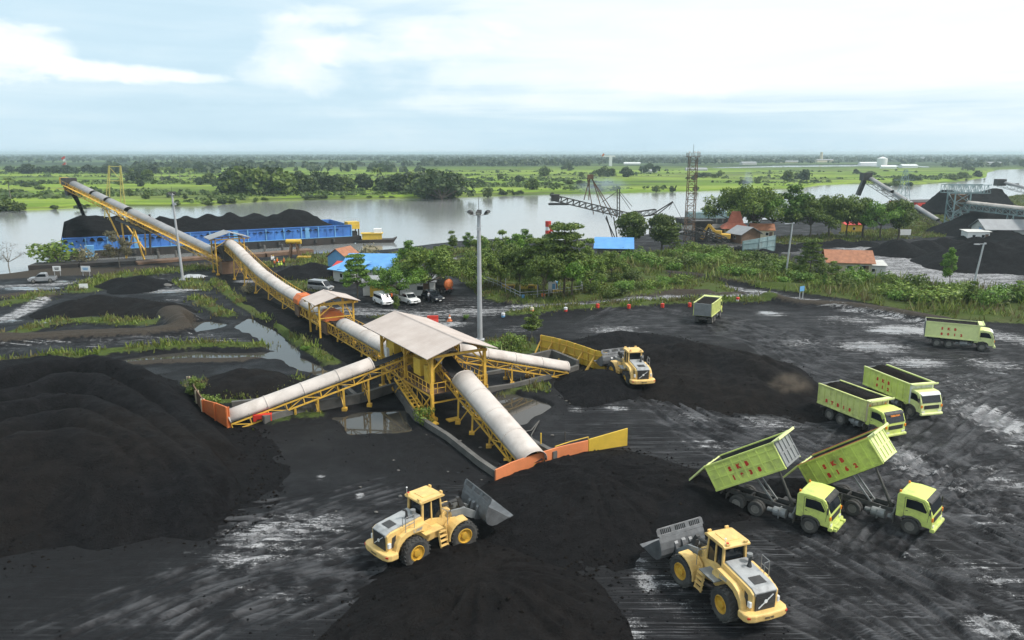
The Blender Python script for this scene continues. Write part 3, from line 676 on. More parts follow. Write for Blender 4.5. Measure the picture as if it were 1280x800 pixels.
nW = noise(nt, mpw.outputs[0], 1.0, 6, 0.6)
wood = mixc(nt, ss(nt, nW, 0.48, 0.62), (0.026, 0.044, 0.020), (0.085, 0.13, 0.035))
dist = math_(nt, 'ADD', sp.outputs[1], math_(nt, 'MULTIPLY', math_(nt, 'SUBTRACT', nW, 0.5), 900.0))
f1 = mixc(nt, ss(nt, dist, 900, 1500), f1, wood)
col = mixc(nt, z2[0], col, f1)
# wet
wk = math_(nt, 'ADD', z1[2], math_(nt, 'MULTIPLY', math_(nt, 'SUBTRACT', math_(nt, 'ADD', math_(nt, 'MULTIPLY', nS, 0.6), math_(nt, 'MULTIPLY', nB, 0.4)), 0.5), 1.7))
wet = math_(nt, 'MULTIPLY', ss(nt, wk, 0.50, 0.62), ss(nt, z1[2], 0.08, 0.25))
col = mixc(nt, wet, col, (0.17, 0.172, 0.175))
nt.links.new(col, bs.inputs['Base Color'])
sheen = ss(nt, nA, 0.35, 0.7, 0.72, 0.45)
rg = mixc(nt, math_(nt, 'MAXIMUM', math_(nt, 'MAXIMUM', z2[0], z1[0]), z1a), comb(nt, sheen, sheen, sheen), (0.9, 0.9, 0.9))
rg = mixc(nt, math_(nt, 'MULTIPLY', z2[1], 0.7), rg, (0.42, 0.42, 0.42))
rg = mixc(nt, wet, rg, (0.06, 0.06, 0.06))
nt.links.new(rg, bs.inputs['Roughness'])
spc = mixc(nt, wet, (0.09, 0.09, 0.09), (0.5, 0.5, 0.5)); nt.links.new(spc, bs.inputs['Specular IOR Level'])
hgt = math_(nt, 'ADD', math_(nt, 'MULTIPLY', nC, 0.5), math_(nt, 'ADD', math_(nt, 'MULTIPLY', nF, 0.16), math_(nt, 'MULTIPLY', math_(nt, 'ADD', math_(nt, 'ADD', l1, l2), math_(nt, 'MULTIPLY', nS, 0.2)), math_(nt, 'MULTIPLY', z3[0], 0.9))))
hgt = math_(nt, 'MULTIPLY', hgt, math_(nt, 'SUBTRACT', 1.0, wet))
bp = nt.nodes.new('ShaderNodeBump'); bp.inputs['Strength'].default_value = 0.8; bp.inputs['Distance'].default_value = 0.14
nt.links.new(hgt, bp.inputs['Height']); nt.links.new(bp.outputs['Normal'], bs.inputs['Normal'])
ground = np_mesh('ground', np.stack([x, y, h], 1), faces, gm, None, True, {'zone': zone, 'zone2': zone2, 'zone3': zone3}); tag(ground, kind='structure')

# ================================================================ water
wm = bpy.data.materials.new('river_water'); wm.use_nodes = True; nt = wm.node_tree; bs = nt.nodes['Principled BSDF']
tc = nt.nodes.new('ShaderNodeTexCoord')
bs.inputs['Base Color'].default_value = (0.21, 0.218, 0.212, 1); bs.inputs['Roughness'].default_value = 0.12; bs.inputs['IOR'].default_value = 1.42
mpw = nt.nodes.new('ShaderNodeMapping'); nt.links.new(tc.outputs['Object'], mpw.inputs[0]); mpw.inputs['Scale'].default_value = (0.5, 1.0, 1)
wn = math_(nt, 'ADD', noise(nt, mpw.outputs[0], 1.2, 3, 0.5), math_(nt, 'MULTIPLY', noise(nt, mpw.outputs[0], 0.12, 3, 0.5), 1.5))
bp = nt.nodes.new('ShaderNodeBump'); bp.inputs['Strength'].default_value = 0.12; bp.inputs['Distance'].default_value = 0.2
nt.links.new(wn, bp.inputs['Height']); nt.links.new(bp.outputs['Normal'], bs.inputs['Normal'])
river = MB().add([(-900, 60, WATER_Z), (2600, 60, WATER_Z), (2600, 2600, WATER_Z), (-900, 2600, WATER_Z)], [(0, 1, 2, 3)]).build('river', wm); tag(river, kind='structure')
pm = bpy.data.materials.new('ditch_water'); pm.use_nodes = True; nt = pm.node_tree; bs = nt.nodes['Principled BSDF']
bs.inputs['Base Color'].default_value = (0.05, 0.047, 0.04, 1); bs.inputs['Roughness'].default_value = 0.04; bs.inputs['IOR'].default_value = 1.33
for k, d in enumerate(ditches):
    wz = -0.2 - 0.006 * k; c = sum((Vector(p) for p in d), Vector()) / len(d); mb = MB()
    xs = [p.x for p in d]; yq = [p.y for p in d]
    mb.add([(min(xs) - 1, min(yq) - 1, wz), (max(xs) + 1, min(yq) - 1, wz), (max(xs) + 1, max(yq) + 1, wz), (min(xs) - 1, max(yq) + 1, wz)], [(0, 1, 2, 3)])
    tag(mb.build('ditch_water', pm), kind='structure')
# ================================================================ coal heaps
cm = bpy.data.materials.new('coal'); cm.use_nodes = True; nt = cm.node_tree; bs = nt.nodes['Principled BSDF']
tc = nt.nodes.new('ShaderNodeTexCoord'); pos = tc.outputs['Object']
a = nt.nodes.new('ShaderNodeAttribute'); a.attribute_name = 'zone'; s_ = nt.nodes.new('ShaderNodeSeparateColor'); nt.links.new(a.outputs['Color'], s_.inputs[0])
nB = noise(nt, pos, 1.3, 6, 0.65); nC = noise(nt, pos, 11.0, 5, 0.7); nF = noise(nt, pos, 20.0, 3, 0.6); nL = noise(nt, pos, 4.5, 5, 0.7)
c_ = ramp(nt, nB, [(0.25, (0.006, 0.006, 0.0068)), (0.55, (0.0125, 0.0125, 0.0138)), (0.85, (0.026, 0.026, 0.028))])
br = math_(nt, 'MULTIPLY', s_.outputs[0], ss(nt, nB, 0.2, 0.6))
c_ = mixc(nt, br, c_, (0.026, 0.0205, 0.0160))
c_ = mixc(nt, math_(nt, 'MULTIPLY', ss(nt, nF, 0.60, 0.70), 0.6), c_, (0.06, 0.055, 0.05))
c_ = mixc(nt, math_(nt, 'MULTIPLY', s_.outputs[1], ss(nt, nC, 0.35, 0.7)), c_, (0.14, 0.14, 0.145))
nt.links.new(c_, bs.inputs['Base Color']); bs.inputs['Roughness'].default_value = 0.8; bs.inputs['Specular IOR Level'].default_value = 0.06
hh = math_(nt, 'ADD', math_(nt, 'ADD', math_(nt, 'MULTIPLY', nC, 0.8), math_(nt, 'MULTIPLY', nL, 1.3)), math_(nt, 'MULTIPLY', nF, 0.5))
bp = nt.nodes.new('ShaderNodeBump'); bp.inputs['Strength'].default_value = 1.0; bp.inputs['Distance'].default_value = 0.22
nt.links.new(hh, bp.inputs['Height']); nt.links.new(bp.outputs['Normal'], bs.inputs['Normal'])

HEAPS = []
def heap(name, label, fn, x0, x1, y0, y1, cell, cat='coal heap', group=None, rough=0.18, seed=0, base=None, brown=0.0, grey=None, rad=None):
    """heightfield heap: fn(x, y) -> height over its base; faces under the base are dropped"""
    nx_ = int((x1 - x0) / cell) + 1; ny_ = int((y1 - y0) / cell) + 1
    X, Y = np.meshgrid(np.linspace(x0, x1, nx_), np.linspace(y0, y1, ny_))
    H = fn(X, Y)
    H = H + (fbm(X, Y, 5.0, 3, seed + 70) - 0.5) * rough * 3.2 * np.clip((H + 1.0) / 1.0, 0, 1)
    n = (fbm(X, Y, 3.0, 3, seed) - 0.5) * 2 * rough + (fbm(X, Y, 0.9, 3, seed + 9) - 0.5) * rough * 1.1
    H = H + n * np.clip(H / 1.0 + 0.3, 0, 1)
    gul = np.abs(fbm(X, Y, 1.8, 3, seed + 5) - 0.5) * 2; H = H - gul * rough * 1.3 * np.clip(H, 0, 1)
    if rad is not None:
        an_ = np.arctan2(Y - rad[1], X - rad[0]); rr_ = np.hypot(X - rad[0], Y - rad[1])
        g_ = fbm(an_ * 9.0 + 40, rr_ * 0.10, 1.0, 3, seed + 3) - 0.5; H = H + g_ * 0.75 * np.clip(H / 0.8, 0, 1) * np.clip(rr_ / 3.0, 0, 1)
    n2_ = fbm(X, Y, 1.1, 4, seed + 21) - 0.5; H = H + n2_ * rough * 1.5 * np.clip(H + 0.15, 0, 1)
    HEAPS.append((x0, x1, y0, y1, H, base if base is not None else 0.0, cell))
    B = np.zeros_like(H) + (base if base is not None else 0.0)
    keep = H > -0.22
    kf = keep[:-1, :-1] | keep[1:, :-1] | keep[:-1, 1:] | keep[1:, 1:]
    ii, jj = np.nonzero(kf); a0 = ii * nx_ + jj
    F = np.stack([a0, a0 + 1, a0 + nx_ + 1, a0 + nx_], 1)
    used = np.unique(F); remap = np.full(nx_ * ny_, -1); remap[used] = np.arange(len(used))
    cx, cy = (x0 + x1) / 2, (y0 + y1) / 2
    V = np.stack([X.ravel() - cx, Y.ravel() - cy, (np.maximum(H, -0.35)).ravel()], 1)[used]
    at = np.zeros((len(used), 4))
    bz = np.clip((fbm(X, Y, 9, 3, seed + 40).ravel()[used] - 0.25) * 2.5, 0, 1)
    at[:, 0] = (brown(X, Y).ravel()[used] if callable(brown) else brown) * bz
    if grey is not None: at[:, 1] = np.clip(grey(X, Y).ravel()[used], 0, 1)
    o = np_mesh(name, V, remap[F], cm, None, True, {'zone': at})
    o.location = (cx, cy, base if base is not None else 0.0)
    tag(o, label, cat, group); return o
def cone(X, Y, c, hgt, slope, rnd_=0.6):
    d = np.hypot(X - c[0], Y - c[1]); return hgt - (np.sqrt(d * d + rnd_ * rnd_) - rnd_) * slope
def smax(a_, b_, k=0.35):
    t = np.clip(0.5 + 0.5 * (a_ - b_) / k, 0, 1); return b_ + (a_ - b_) * t + k * t * (1 - t)
def ridge(X, Y, pts, hs, slope, rnd_=0.8):
    D, T = seg_dist(X, Y, pts); hh = np.interp(T, np.linspace(0, 1, len(hs)), hs)
    return hh - (np.sqrt(D * D + rnd_ * rnd_) - rnd_) * slope

# -- the big stockpile at the left: a plateau with scalloped tip ridges
plat = P([(-420, 500), (-200, 470), (0, 470), (60, 462), (120, 462), (190, 470), (262, 500), (318, 540), (345, 592), (322, 640), (262, 672), (205, 668), (110, 690), (0, 712), (-200, 750), (-420, 780)])
rl = []
for pts, hz_ in (([(-300, 470), (0, 470), (60, 459), (110, 455), (160, 462), (215, 482), (262, 520)], 3.6), ([(-300, 500), (0, 498), (70, 478), (120, 478), (180, 496), (225, 525), (258, 560)], 3.6), ([(-300, 530), (-20, 522), (60, 500), (110, 500), (170, 520), (215, 548), (240, 580)], 3.7),
                 ([(-300, 560), (-40, 552), (50, 524), (100, 522), (150, 540), (200, 570), (225, 600)], 3.7), ([(-300, 590), (-40, 582), (30, 550), (90, 545), (140, 560), (180, 590)], 3.8), ([(-300, 630), (-60, 610), (20, 575), (80, 568), (140, 588), (170, 620)], 3.8)):
    rl.append([G(a_, b_, hz_) for a_, b_ in pts])
def f_left(X, Y):
    sd_ = poly_sd(X, Y, plat)
    Hp = 3.0 * sstep(0, 1, (sd_ + 1.2) / (14.5 - 8.5 * sstep(58, 70, Y))) - 0.3 * (sd_ < -1.5) - 0.12
    s = np.zeros_like(X)
    for k, r in enumerate(rl):
        D, _ = seg_dist(X, Y, r); w = 2.0 + 0.8 * (k > 3)
        s = np.maximum(s, np.clip(1 - (D / w) ** 2, 0, 1) * (1.5 if k < 5 else 1.1))
    return Hp + s * np.clip(sd_ / 3 + 0.2, 0, 1) + np.where(sd_ < -1.2, -1, 0)
def g_left(X, Y):
    g_ = 0
    for px, py, rx, ry in ((190, 650, 3, 22), (214, 648, 3, 22), (240, 652, 4, 24), (148, 690, 4, 26), (200, 700, 4, 18), (70, 735, 4, 18)):
        c = G(px, py, 1.0); r1 = (G(px + rx, py, 1.0) - c).length; r2 = (G(px, py - ry, 1) - G(px, py + ry, 1)).length / 2
        g_ = g_ + np.exp(-(((X - c.x) / r1) ** 2 + ((Y - c.y) / r2) ** 2)) * 0.9
    return g_
heap('coal_stockpile', 'vast black coal stockpile with scalloped ridges filling the left foreground', f_left, -62, -14, 33, 78, 0.22, 'coal stockpile', None, 0.16, 1, brown=lambda X, Y: 0.6 * sstep(60, 52, Y) * sstep(-18, -26, X))

# -- heap pushed against the front hopper wall
hp_c = G(690, 590, 2.0)
def f_hop(X, Y):
    a_ = ridge(X, Y, [G(660, 610, 0.8), G(705, 592, 1.0), G(760, 578, 1.2), G(810, 590, 1.2)], [0.35, 0.8, 1.15, 1.0], 0.34, 1.6)
    b_ = ridge(X, Y, [G(740, 592, 1.0), G(760, 640, 0.8), G(790, 690, 0.2)], [1.15, 0.9, 0.1], 0.22, 2.0)
    c_ = ridge(X, Y, [G(700, 600, 0.9), G(680, 640, 0.8), G(690, 690, 0.3)], [0.8, 0.8, 0.2], 0.22, 2.0)
    d_ = ridge(X, Y, [G(645, 618, 0.5), G(615, 645, 0.3)], [0.6, 0.25], 0.25, 1.5)
    e_ = ridge(X, Y, [G(800, 584, 1.2), G(850, 598, 0.9), G(880, 612, 0.7)], [1.2, 1.0, 0.8], 0.30, 1.2)
    H = smax(smax(smax(a_, b_, 0.6), smax(c_, d_, 0.5), 0.6), e_, 0.6)
    wall = [G(600, 612), G(620, 604), (G(680, 585)), G(735, 566), G(784, 556), G(840, 548)]
    D, T = seg_dist(X, Y, wall)
    behind = Y > np.interp(X, [p[0] for p in wall], [p[1] for p in wall]) - 0.12
    return np.where(behind & (X < wall[-2][0]), np.minimum(H, -0.5), H)
heap('coal_heap', 'broad coal heap pushed up against the orange and yellow hopper wall', f_hop, -8, 22, 34, 60, 0.2, 'coal heap', None, 0.17, 3, rad=G(735, 590, 1.0), brown=0.15)
# -- heap at the bottom of the picture
def f_bot(X, Y):
    a_ = cone(X, Y, G(585, 710, 1.15), 1.15, 0.32, 1.6); b_ = cone(X, Y, G(640, 738, 1.4), 1.45, 0.33, 1.6)
    c_ = ridge(X, Y, [G(585, 705, 2), G(500, 760, 1.2), G(450, 800, 0.8)], [1.05, 0.8, 0.4], 0.28, 1.5)
    d_ = ridge(X, Y, [G(640, 740, 1.7), G(680, 780, 1.2), G(680, 850, 0.8)], [1.35, 1.1, 0.9], 0.34, 1.5)
    e_ = ridge(X, Y, [G(540, 780, 1.8), G(600, 800, 1.8)], [1.4, 1.4], 0.33, 2)
    return smax(smax(a_, b_, 0.3), smax(smax(c_, d_, 0.5), e_, 0.5), 0.5)
heap('coal_heap', 'brownish grainy coal heap with two rounded tops in front of the left loader', f_bot, -16, 6, 25, 44, 0.17, 'coal heap', None, 0.17, 5, brown=0.4, rad=G(600, 715, 1.0))
# -- long mound behind the rear loader
def f_mid(X, Y):
    a_ = ridge(X, Y, [G(800, 432, 2.0), G(870, 432, 2.2), G(930, 445, 2.2), (G(985, 470, 1.8))], [1.8, 2.4, 2.3, 1.5], 0.40, 2.2)
    b_ = ridge(X, Y, [G(860, 460, 1.5), G(960, 485, 1.2), G(1000, 500, 0.9)], [1.8, 1.5, 0.6], 0.33, 2.2)
    return smax(a_, b_, 0.5)
heap('coal_heap', 'long dark coal mound behind the rear yellow loader', f_mid, 8, 42, 56, 88, 0.26, 'coal heap', None, 0.18, 7, brown=0.5, rad=G(880, 430, 1.5))
# -- heap the rear loader digs from, in front of the yellow wall
def f_rear(X, Y):
    a_ = cone(X, Y, G(752, 468, 1.2), 1.7, 0.42, 1.0); b_ = ridge(X, Y, [G(740, 430, 1), G(780, 420, 1.0), G(830, 420, 1.0)], [1.4, 1.6, 1.0], 0.35, 1.4)
    c_ = ridge(X, Y, [G(752, 470, 1), G(735, 492, 0.6)], [1.3, 0.5], 0.36, 1)
    return smax(smax(a_, b_, 0.4), c_, 0.4)
heap('coal_heap', 'low coal heap at the open end of the yellow ribbed hopper wall', f_rear, 4, 26, 64, 100, 0.26, 'coal heap', None, 0.12, 9)
# -- coal run out behind the two tipping trucks
def f_tip(X, Y):
    return smax(smax(cone(X, Y, G(872, 618, 0.6), 0.95, 0.40, 0.7), cone(X, Y, G(1000, 606, 0.6), 0.9, 0.45, 0.7), 0.3), ridge(X, Y, [G(860, 612, 0.6), G(840, 650, 0.4), G(860, 690, 0.2)], [0.8, 0.5, 0.1], 0.25, 1.2), 0.4)
heap('coal_heap', 'freshly tipped coal behind the two raised dump bodies', f_tip, 6, 26, 38, 64, 0.2, 'coal heap', None, 0.1, 11)
# -- small mounds along the trench and at the left yard
def simple(label, cones, cell=0.3, brown=0.0, slope=0.5, seed=0, rough=0.16, cat='coal heap', group=None, zref=0.5):
    cs = [(G(px, py, hgt * zref), hgt) for px, py, hgt in cones]
    xs = [c.x for c, _ in cs]; yq = [c.y for c, _ in cs]; mh = max(hh_ for _, hh_ in cs); w = mh / slope + 3
    def f(X, Y):
        H = None
        for c, hgt in cs:
            q = cone(X, Y, c, hgt, slope, 0.9); H = q if H is None else smax(H, q, 0.5)
        return H
    return heap('coal_heap', label, f, min(xs) - w, max(xs) + w, min(yq) - w, max(yq) + w, cell, cat, group, rough, seed, brown=brown)
simple('low black coal heap near the foot of the left floodlight pole', [(150, 352, 1.6), (175, 350, 1.9), (165, 358, 1.4)], 0.5, 0, 0.4, 21)
simple('flat black coal heap in the middle of the left yard with weeds in front', [(90, 382, 1.8), (120, 376, 2.2), (155, 378, 1.9), (190, 382, 1.8), (205, 388, 1.3)], 0.45, 0.3, 0.38, 22)
simple('round coal heap beside the group of workers near the river', [(372, 338, 2.2), (390, 335, 2.4), (405, 338, 1.8), (380, 345, 1.2)], 0.5, 0, 0.42, 23)
simple('weedy coal heap inside the left hopper enclosure', [(300, 470, 1.7), (330, 478, 1.5), (285, 482, 1.2)], 0.3, 0.6, 0.42, 24)
def f_tr(X, Y):
    return ridge(X, Y, [G(318, 376, 0.4), G(362, 400, 0.4), G(412, 428, 0.4), G(450, 448, 0.3)], [0.7, 0.75, 0.7, 0.4], 0.4, 1.2)
heap('coal_heap', 'long black coal spill under the main yellow conveyor', f_tr, -50, -12, 66, 118, 0.4, 'coal spill', None, 0.2, 25)
def f_lc(X, Y):
    return ridge(X, Y, [G(360, 474, 0.4), G(420, 462, 0.4), G(500, 444, 0.4), G(540, 430, 0.4)], [0.3, 0.4, 0.5, 0.5], 0.3, 1.5)
for lab, cs, sd_, sl in (('wide coal heap on the far right yard, largest of them', [(1232, 315, 5.4), (1265, 313, 5.6), (1295, 318, 5.2), (1340, 318, 5), (1205, 327, 2.8), (1190, 322, 2.8)], 31, 0.42), ('pointed coal heap on the far right yard beyond the tiled house', [(1125, 308, 3.6), (1140, 313, 1.5)], 32, 0.5),
                     ('low coal heap beside the tall leafy tree at the far yard', [(1155, 308, 3.2), (1180, 305, 3.8), (1205, 308, 3.4), (1190, 316, 2.0)], 33, 0.42), ('flat coal bank in front of the riverside trees', [(1020, 304, 1.2), (1050, 303, 1.4), (1080, 303, 1.3), (985, 306, 1.0)], 34, 0.3),
                     ('grey coal heap under the far right conveyor', [(1250, 292, 3.6), (1285, 290, 4.0), (1215, 296, 2.0)], 35, 0.42), ('large black coal heap behind the teal conveyor tower', [(1225, 277, 7.0), (1260, 278, 7.0), (1300, 280, 6.0)], 36, 0.5), ('small black coal heap behind the row of riverside trees', [(1052, 262, 5.0), (1040, 266, 3)], 37, 0.5),
                     ('low coal bank beside the sheet wall', [(900, 312, 1.2), (925, 312, 1.4), (950, 312, 1.3), (975, 308, 1.4)], 38, 0.35)):
    simple(lab, cs, 1.0, 0.0, sl, sd_, 0.3)

# loose lumps lying on the heaps and round their feet
rg_ = np.random.default_rng(77); lp = []
for (x0_, x1_, y0_, y1_, H, bz_, cell_) in HEAPS[:8]:
    k = int((x1_ - x0_) * (y1_ - y0_) * 14); q = np.stack([rg_.uniform(x0_, x1_, k), rg_.uniform(y0_, y1_, k)], 1)
    iy = np.clip(((q[:, 1] - y0_) / (y1_ - y0_) * (H.shape[0] - 1)).round().astype(int), 0, H.shape[0] - 1); ix = np.clip(((q[:, 0] - x0_) / (x1_ - x0_) * (H.shape[1] - 1)).round().astype(int), 0, H.shape[1] - 1)
    hh_ = H[iy, ix]; toe = np.exp(-((hh_ - 0.05) / 0.28) ** 2); keep = (rg_.random(k) < 0.10 + 0.6 * toe) & (hh_ > -0.5) & (np.abs(q[:, 0]) < 0.72 * (q[:, 1] + 6)) & (q[:, 1] > 28)
    z = np.maximum(hh_, 0.0) + bz_
    lp.append(np.concatenate([q, z[:, None]], 1)[keep])
lp = np.concatenate(lp); n = len(lp); sz = 0.025 + 0.13 * rg_.random(n) ** 4
oct_ = np.array([[1, 0, 0], [0, 1, 0], [-1, 0, 0], [0, -1, 0], [0, 0, 0.8], [0, 0, -0.5]], float); of = np.array([[0, 1, 4], [1, 2, 4], [2, 3, 4], [3, 0, 4], [1, 0, 5], [2, 1, 5], [3, 2, 5], [0, 3, 5]])
vv = lp[:, None, :] + (oct_[None] * (0.7 + 0.6 * rg_.random((n, 6, 1)))) * sz[:, None, None]
at_ = np.zeros((n * 6, 4)); at_[:, 0] = np.repeat(rg_.random(n), 6)
tag(np_mesh('coal_rubble', vv.reshape(-1, 3), (of[None] + (np.arange(n) * 6)[:, None, None]).reshape(-1, 3), cm, None, False, {'zone': at_}), kind='stuff')
print('rubble', n)
k = 9000; yq = 30 * (95 / 30) ** rg_.random(k); xq = rg_.uniform(-0.75, 0.75, k) * (yq + 4); kp = fbm(xq, yq, 6.0, 3, 61) > 0.47; xq, yq = xq[kp], yq[kp]; k = len(xq)
zq = np.array([gz(a_, b_) for a_, b_ in zip(xq, yq)]); sz = 0.02 + 0.07 * rg_.random(k) ** 3
vv = np.stack([xq, yq, zq], 1)[:, None, :] + (oct_[None] * (0.7 + 0.6 * rg_.random((k, 6, 1)))) * sz[:, None, None]
at_ = np.zeros((k * 6, 4)); at_[:, 1] = np.repeat((rg_.random(k) > 0.72) * 0.9, 6)
tag(np_mesh('loose_stones', vv.reshape(-1, 3), (of[None] + (np.arange(k) * 6)[:, None, None]).reshape(-1, 3), cm, None, False, {'zone': at_}), kind='stuff')
# spilt white lumps of rubbish on the coal
def lump(c, r, seed):
    rr = random.Random(seed); bm = bmesh.new(); bmesh.ops.create_icosphere(bm, subdivisions=1, radius=r)
    for v in bm.verts: v.co = Vector((v.co.x * rr.uniform(0.7, 1.5), v.co.y * rr.uniform(0.7, 1.4), v.co.z * rr.uniform(0.3, 0.7)))
    me = bpy.data.meshes.new('stone'); bm.to_mesh(me); bm.free(); me.materials.append(M['concrete'])
    o = bpy.data.objects.new('pale_stone', me); COL.objects.link(o); o.location = c
    return tag(o, 'small pale stone lying on the black coal ground', 'stone', 'pale stones scattered on the coal')
for k, (px, py) in enumerate([(533, 544), (492, 575), (498, 588), (500, 620), (602, 600), (450, 607), (725, 468), (735, 464), (700, 498), (712, 505), (716, 497), (728, 484), (736, 484), (660, 540), (600, 560), (575, 552), (420, 640), (300, 520), (745, 462), (690, 545), (780, 433), (560, 590), (470, 640), (708, 502)]):
    p = OG(px, py); p.z += 0.05; lump(p, 0.08 + 0.025 * (k % 4), k)
# ================================================================ lettering
_fonts = {}
def lettering(text, size, mat_, parent, M4, spacing=1.0, depth=0.01, name='lettering', bold=0.0):
    cu = bpy.data.curves.new(name, 'FONT'); cu.body = text; cu.size = size; cu.extrude = depth; cu.space_character = spacing; cu.offset = bold
    cu.align_x = 'CENTER'; cu.align_y = 'CENTER'; cu.resolution_u = 2
    t = bpy.data.objects.new(name, cu); COL.objects.link(t)
    dg = bpy.context.evaluated_depsgraph_get(); me = bpy.data.meshes.new_from_object(t.evaluated_get(dg))
    bpy.data.objects.remove(t); bpy.data.curves.remove(cu)
    me.name = name; me.transform(M4); me.materials.clear(); me.materials.append(mat_)
    o = bpy.data.objects.new(name, me); COL.objects.link(o); o.parent = parent; return o
def face_M(origin, right, up):
    r = Vector(right).normalized(); u = Vector(up).normalized(); n = r.cross(u)
    return Matrix(((r.x, u.x, n.x, origin[0]), (r.y, u.y, n.y, origin[1]), (r.z, u.z, n.z, origin[2]), (0, 0, 0, 1)))

# ================================================================ wheels
def wheel(parent, loc, r, w, rim_m, lugs=0, hub=0.5, side=1, name='wheel', dual=False):
    """wheel turning about local y; side = +1 when the outer face looks along +y"""
    mb = MB(); hw = w / 2; ri = r * 0.56
    mb.lathe([(ri, -hw * 0.86), (r * 0.80, -hw), (r * 0.955, -hw * 0.88), (r, -hw * 0.62), (r, hw * 0.62), (r * 0.955, hw * 0.88), (r * 0.80, hw), (ri, hw * 0.86), (ri, -hw * 0.86)], (0, 0, 0), 30)
    if lugs:
        for k in range(lugs):
            t = 2 * math.pi * k / lugs
            for s in (-1, 1):
                tt = t + (0 if s > 0 else math.pi / lugs)
                mtx = Matrix.Rotation(-tt, 3, 'Y') @ Matrix.Rotation(s * 0.5, 3, 'X')
                c = Vector((math.cos(tt) * (r + 0.005), s * hw * 0.5, math.sin(tt) * (r + 0.005)))
                mb.box(c, (0.055, hw * 0.95, r * 0.11), mtx)
    wo = mb.build(name, M['tyre'], parent, smooth=False, loc=loc)
    rb = MB(); o = hw * side
    prof = [(ri, -hw * 0.8), (ri, o * 0.84), (ri * 0.9, o * 0.9), (ri * 0.84, o * 0.62), (ri * 0.45, o * 0.5), (ri * 0.42, o * 0.86), (ri * 0.1, o * 0.9), (0.001, o * 0.9)]
    if side < 0: prof[0] = (ri, hw * 0.8)
    rb.lathe(prof, (0, 0, 0), 24)
    for k in range(8):
        t = 2 * math.pi * k / 8
        rb.tube((math.cos(t) * ri * 0.62, o * 0.5, math.sin(t) * ri * 0.62), (math.cos(t) * ri * 0.62, o * 0.66, math.sin(t) * ri * 0.62), ri * 0.06, 6)
    rb.build('rim', rim_m, wo)
    return wo

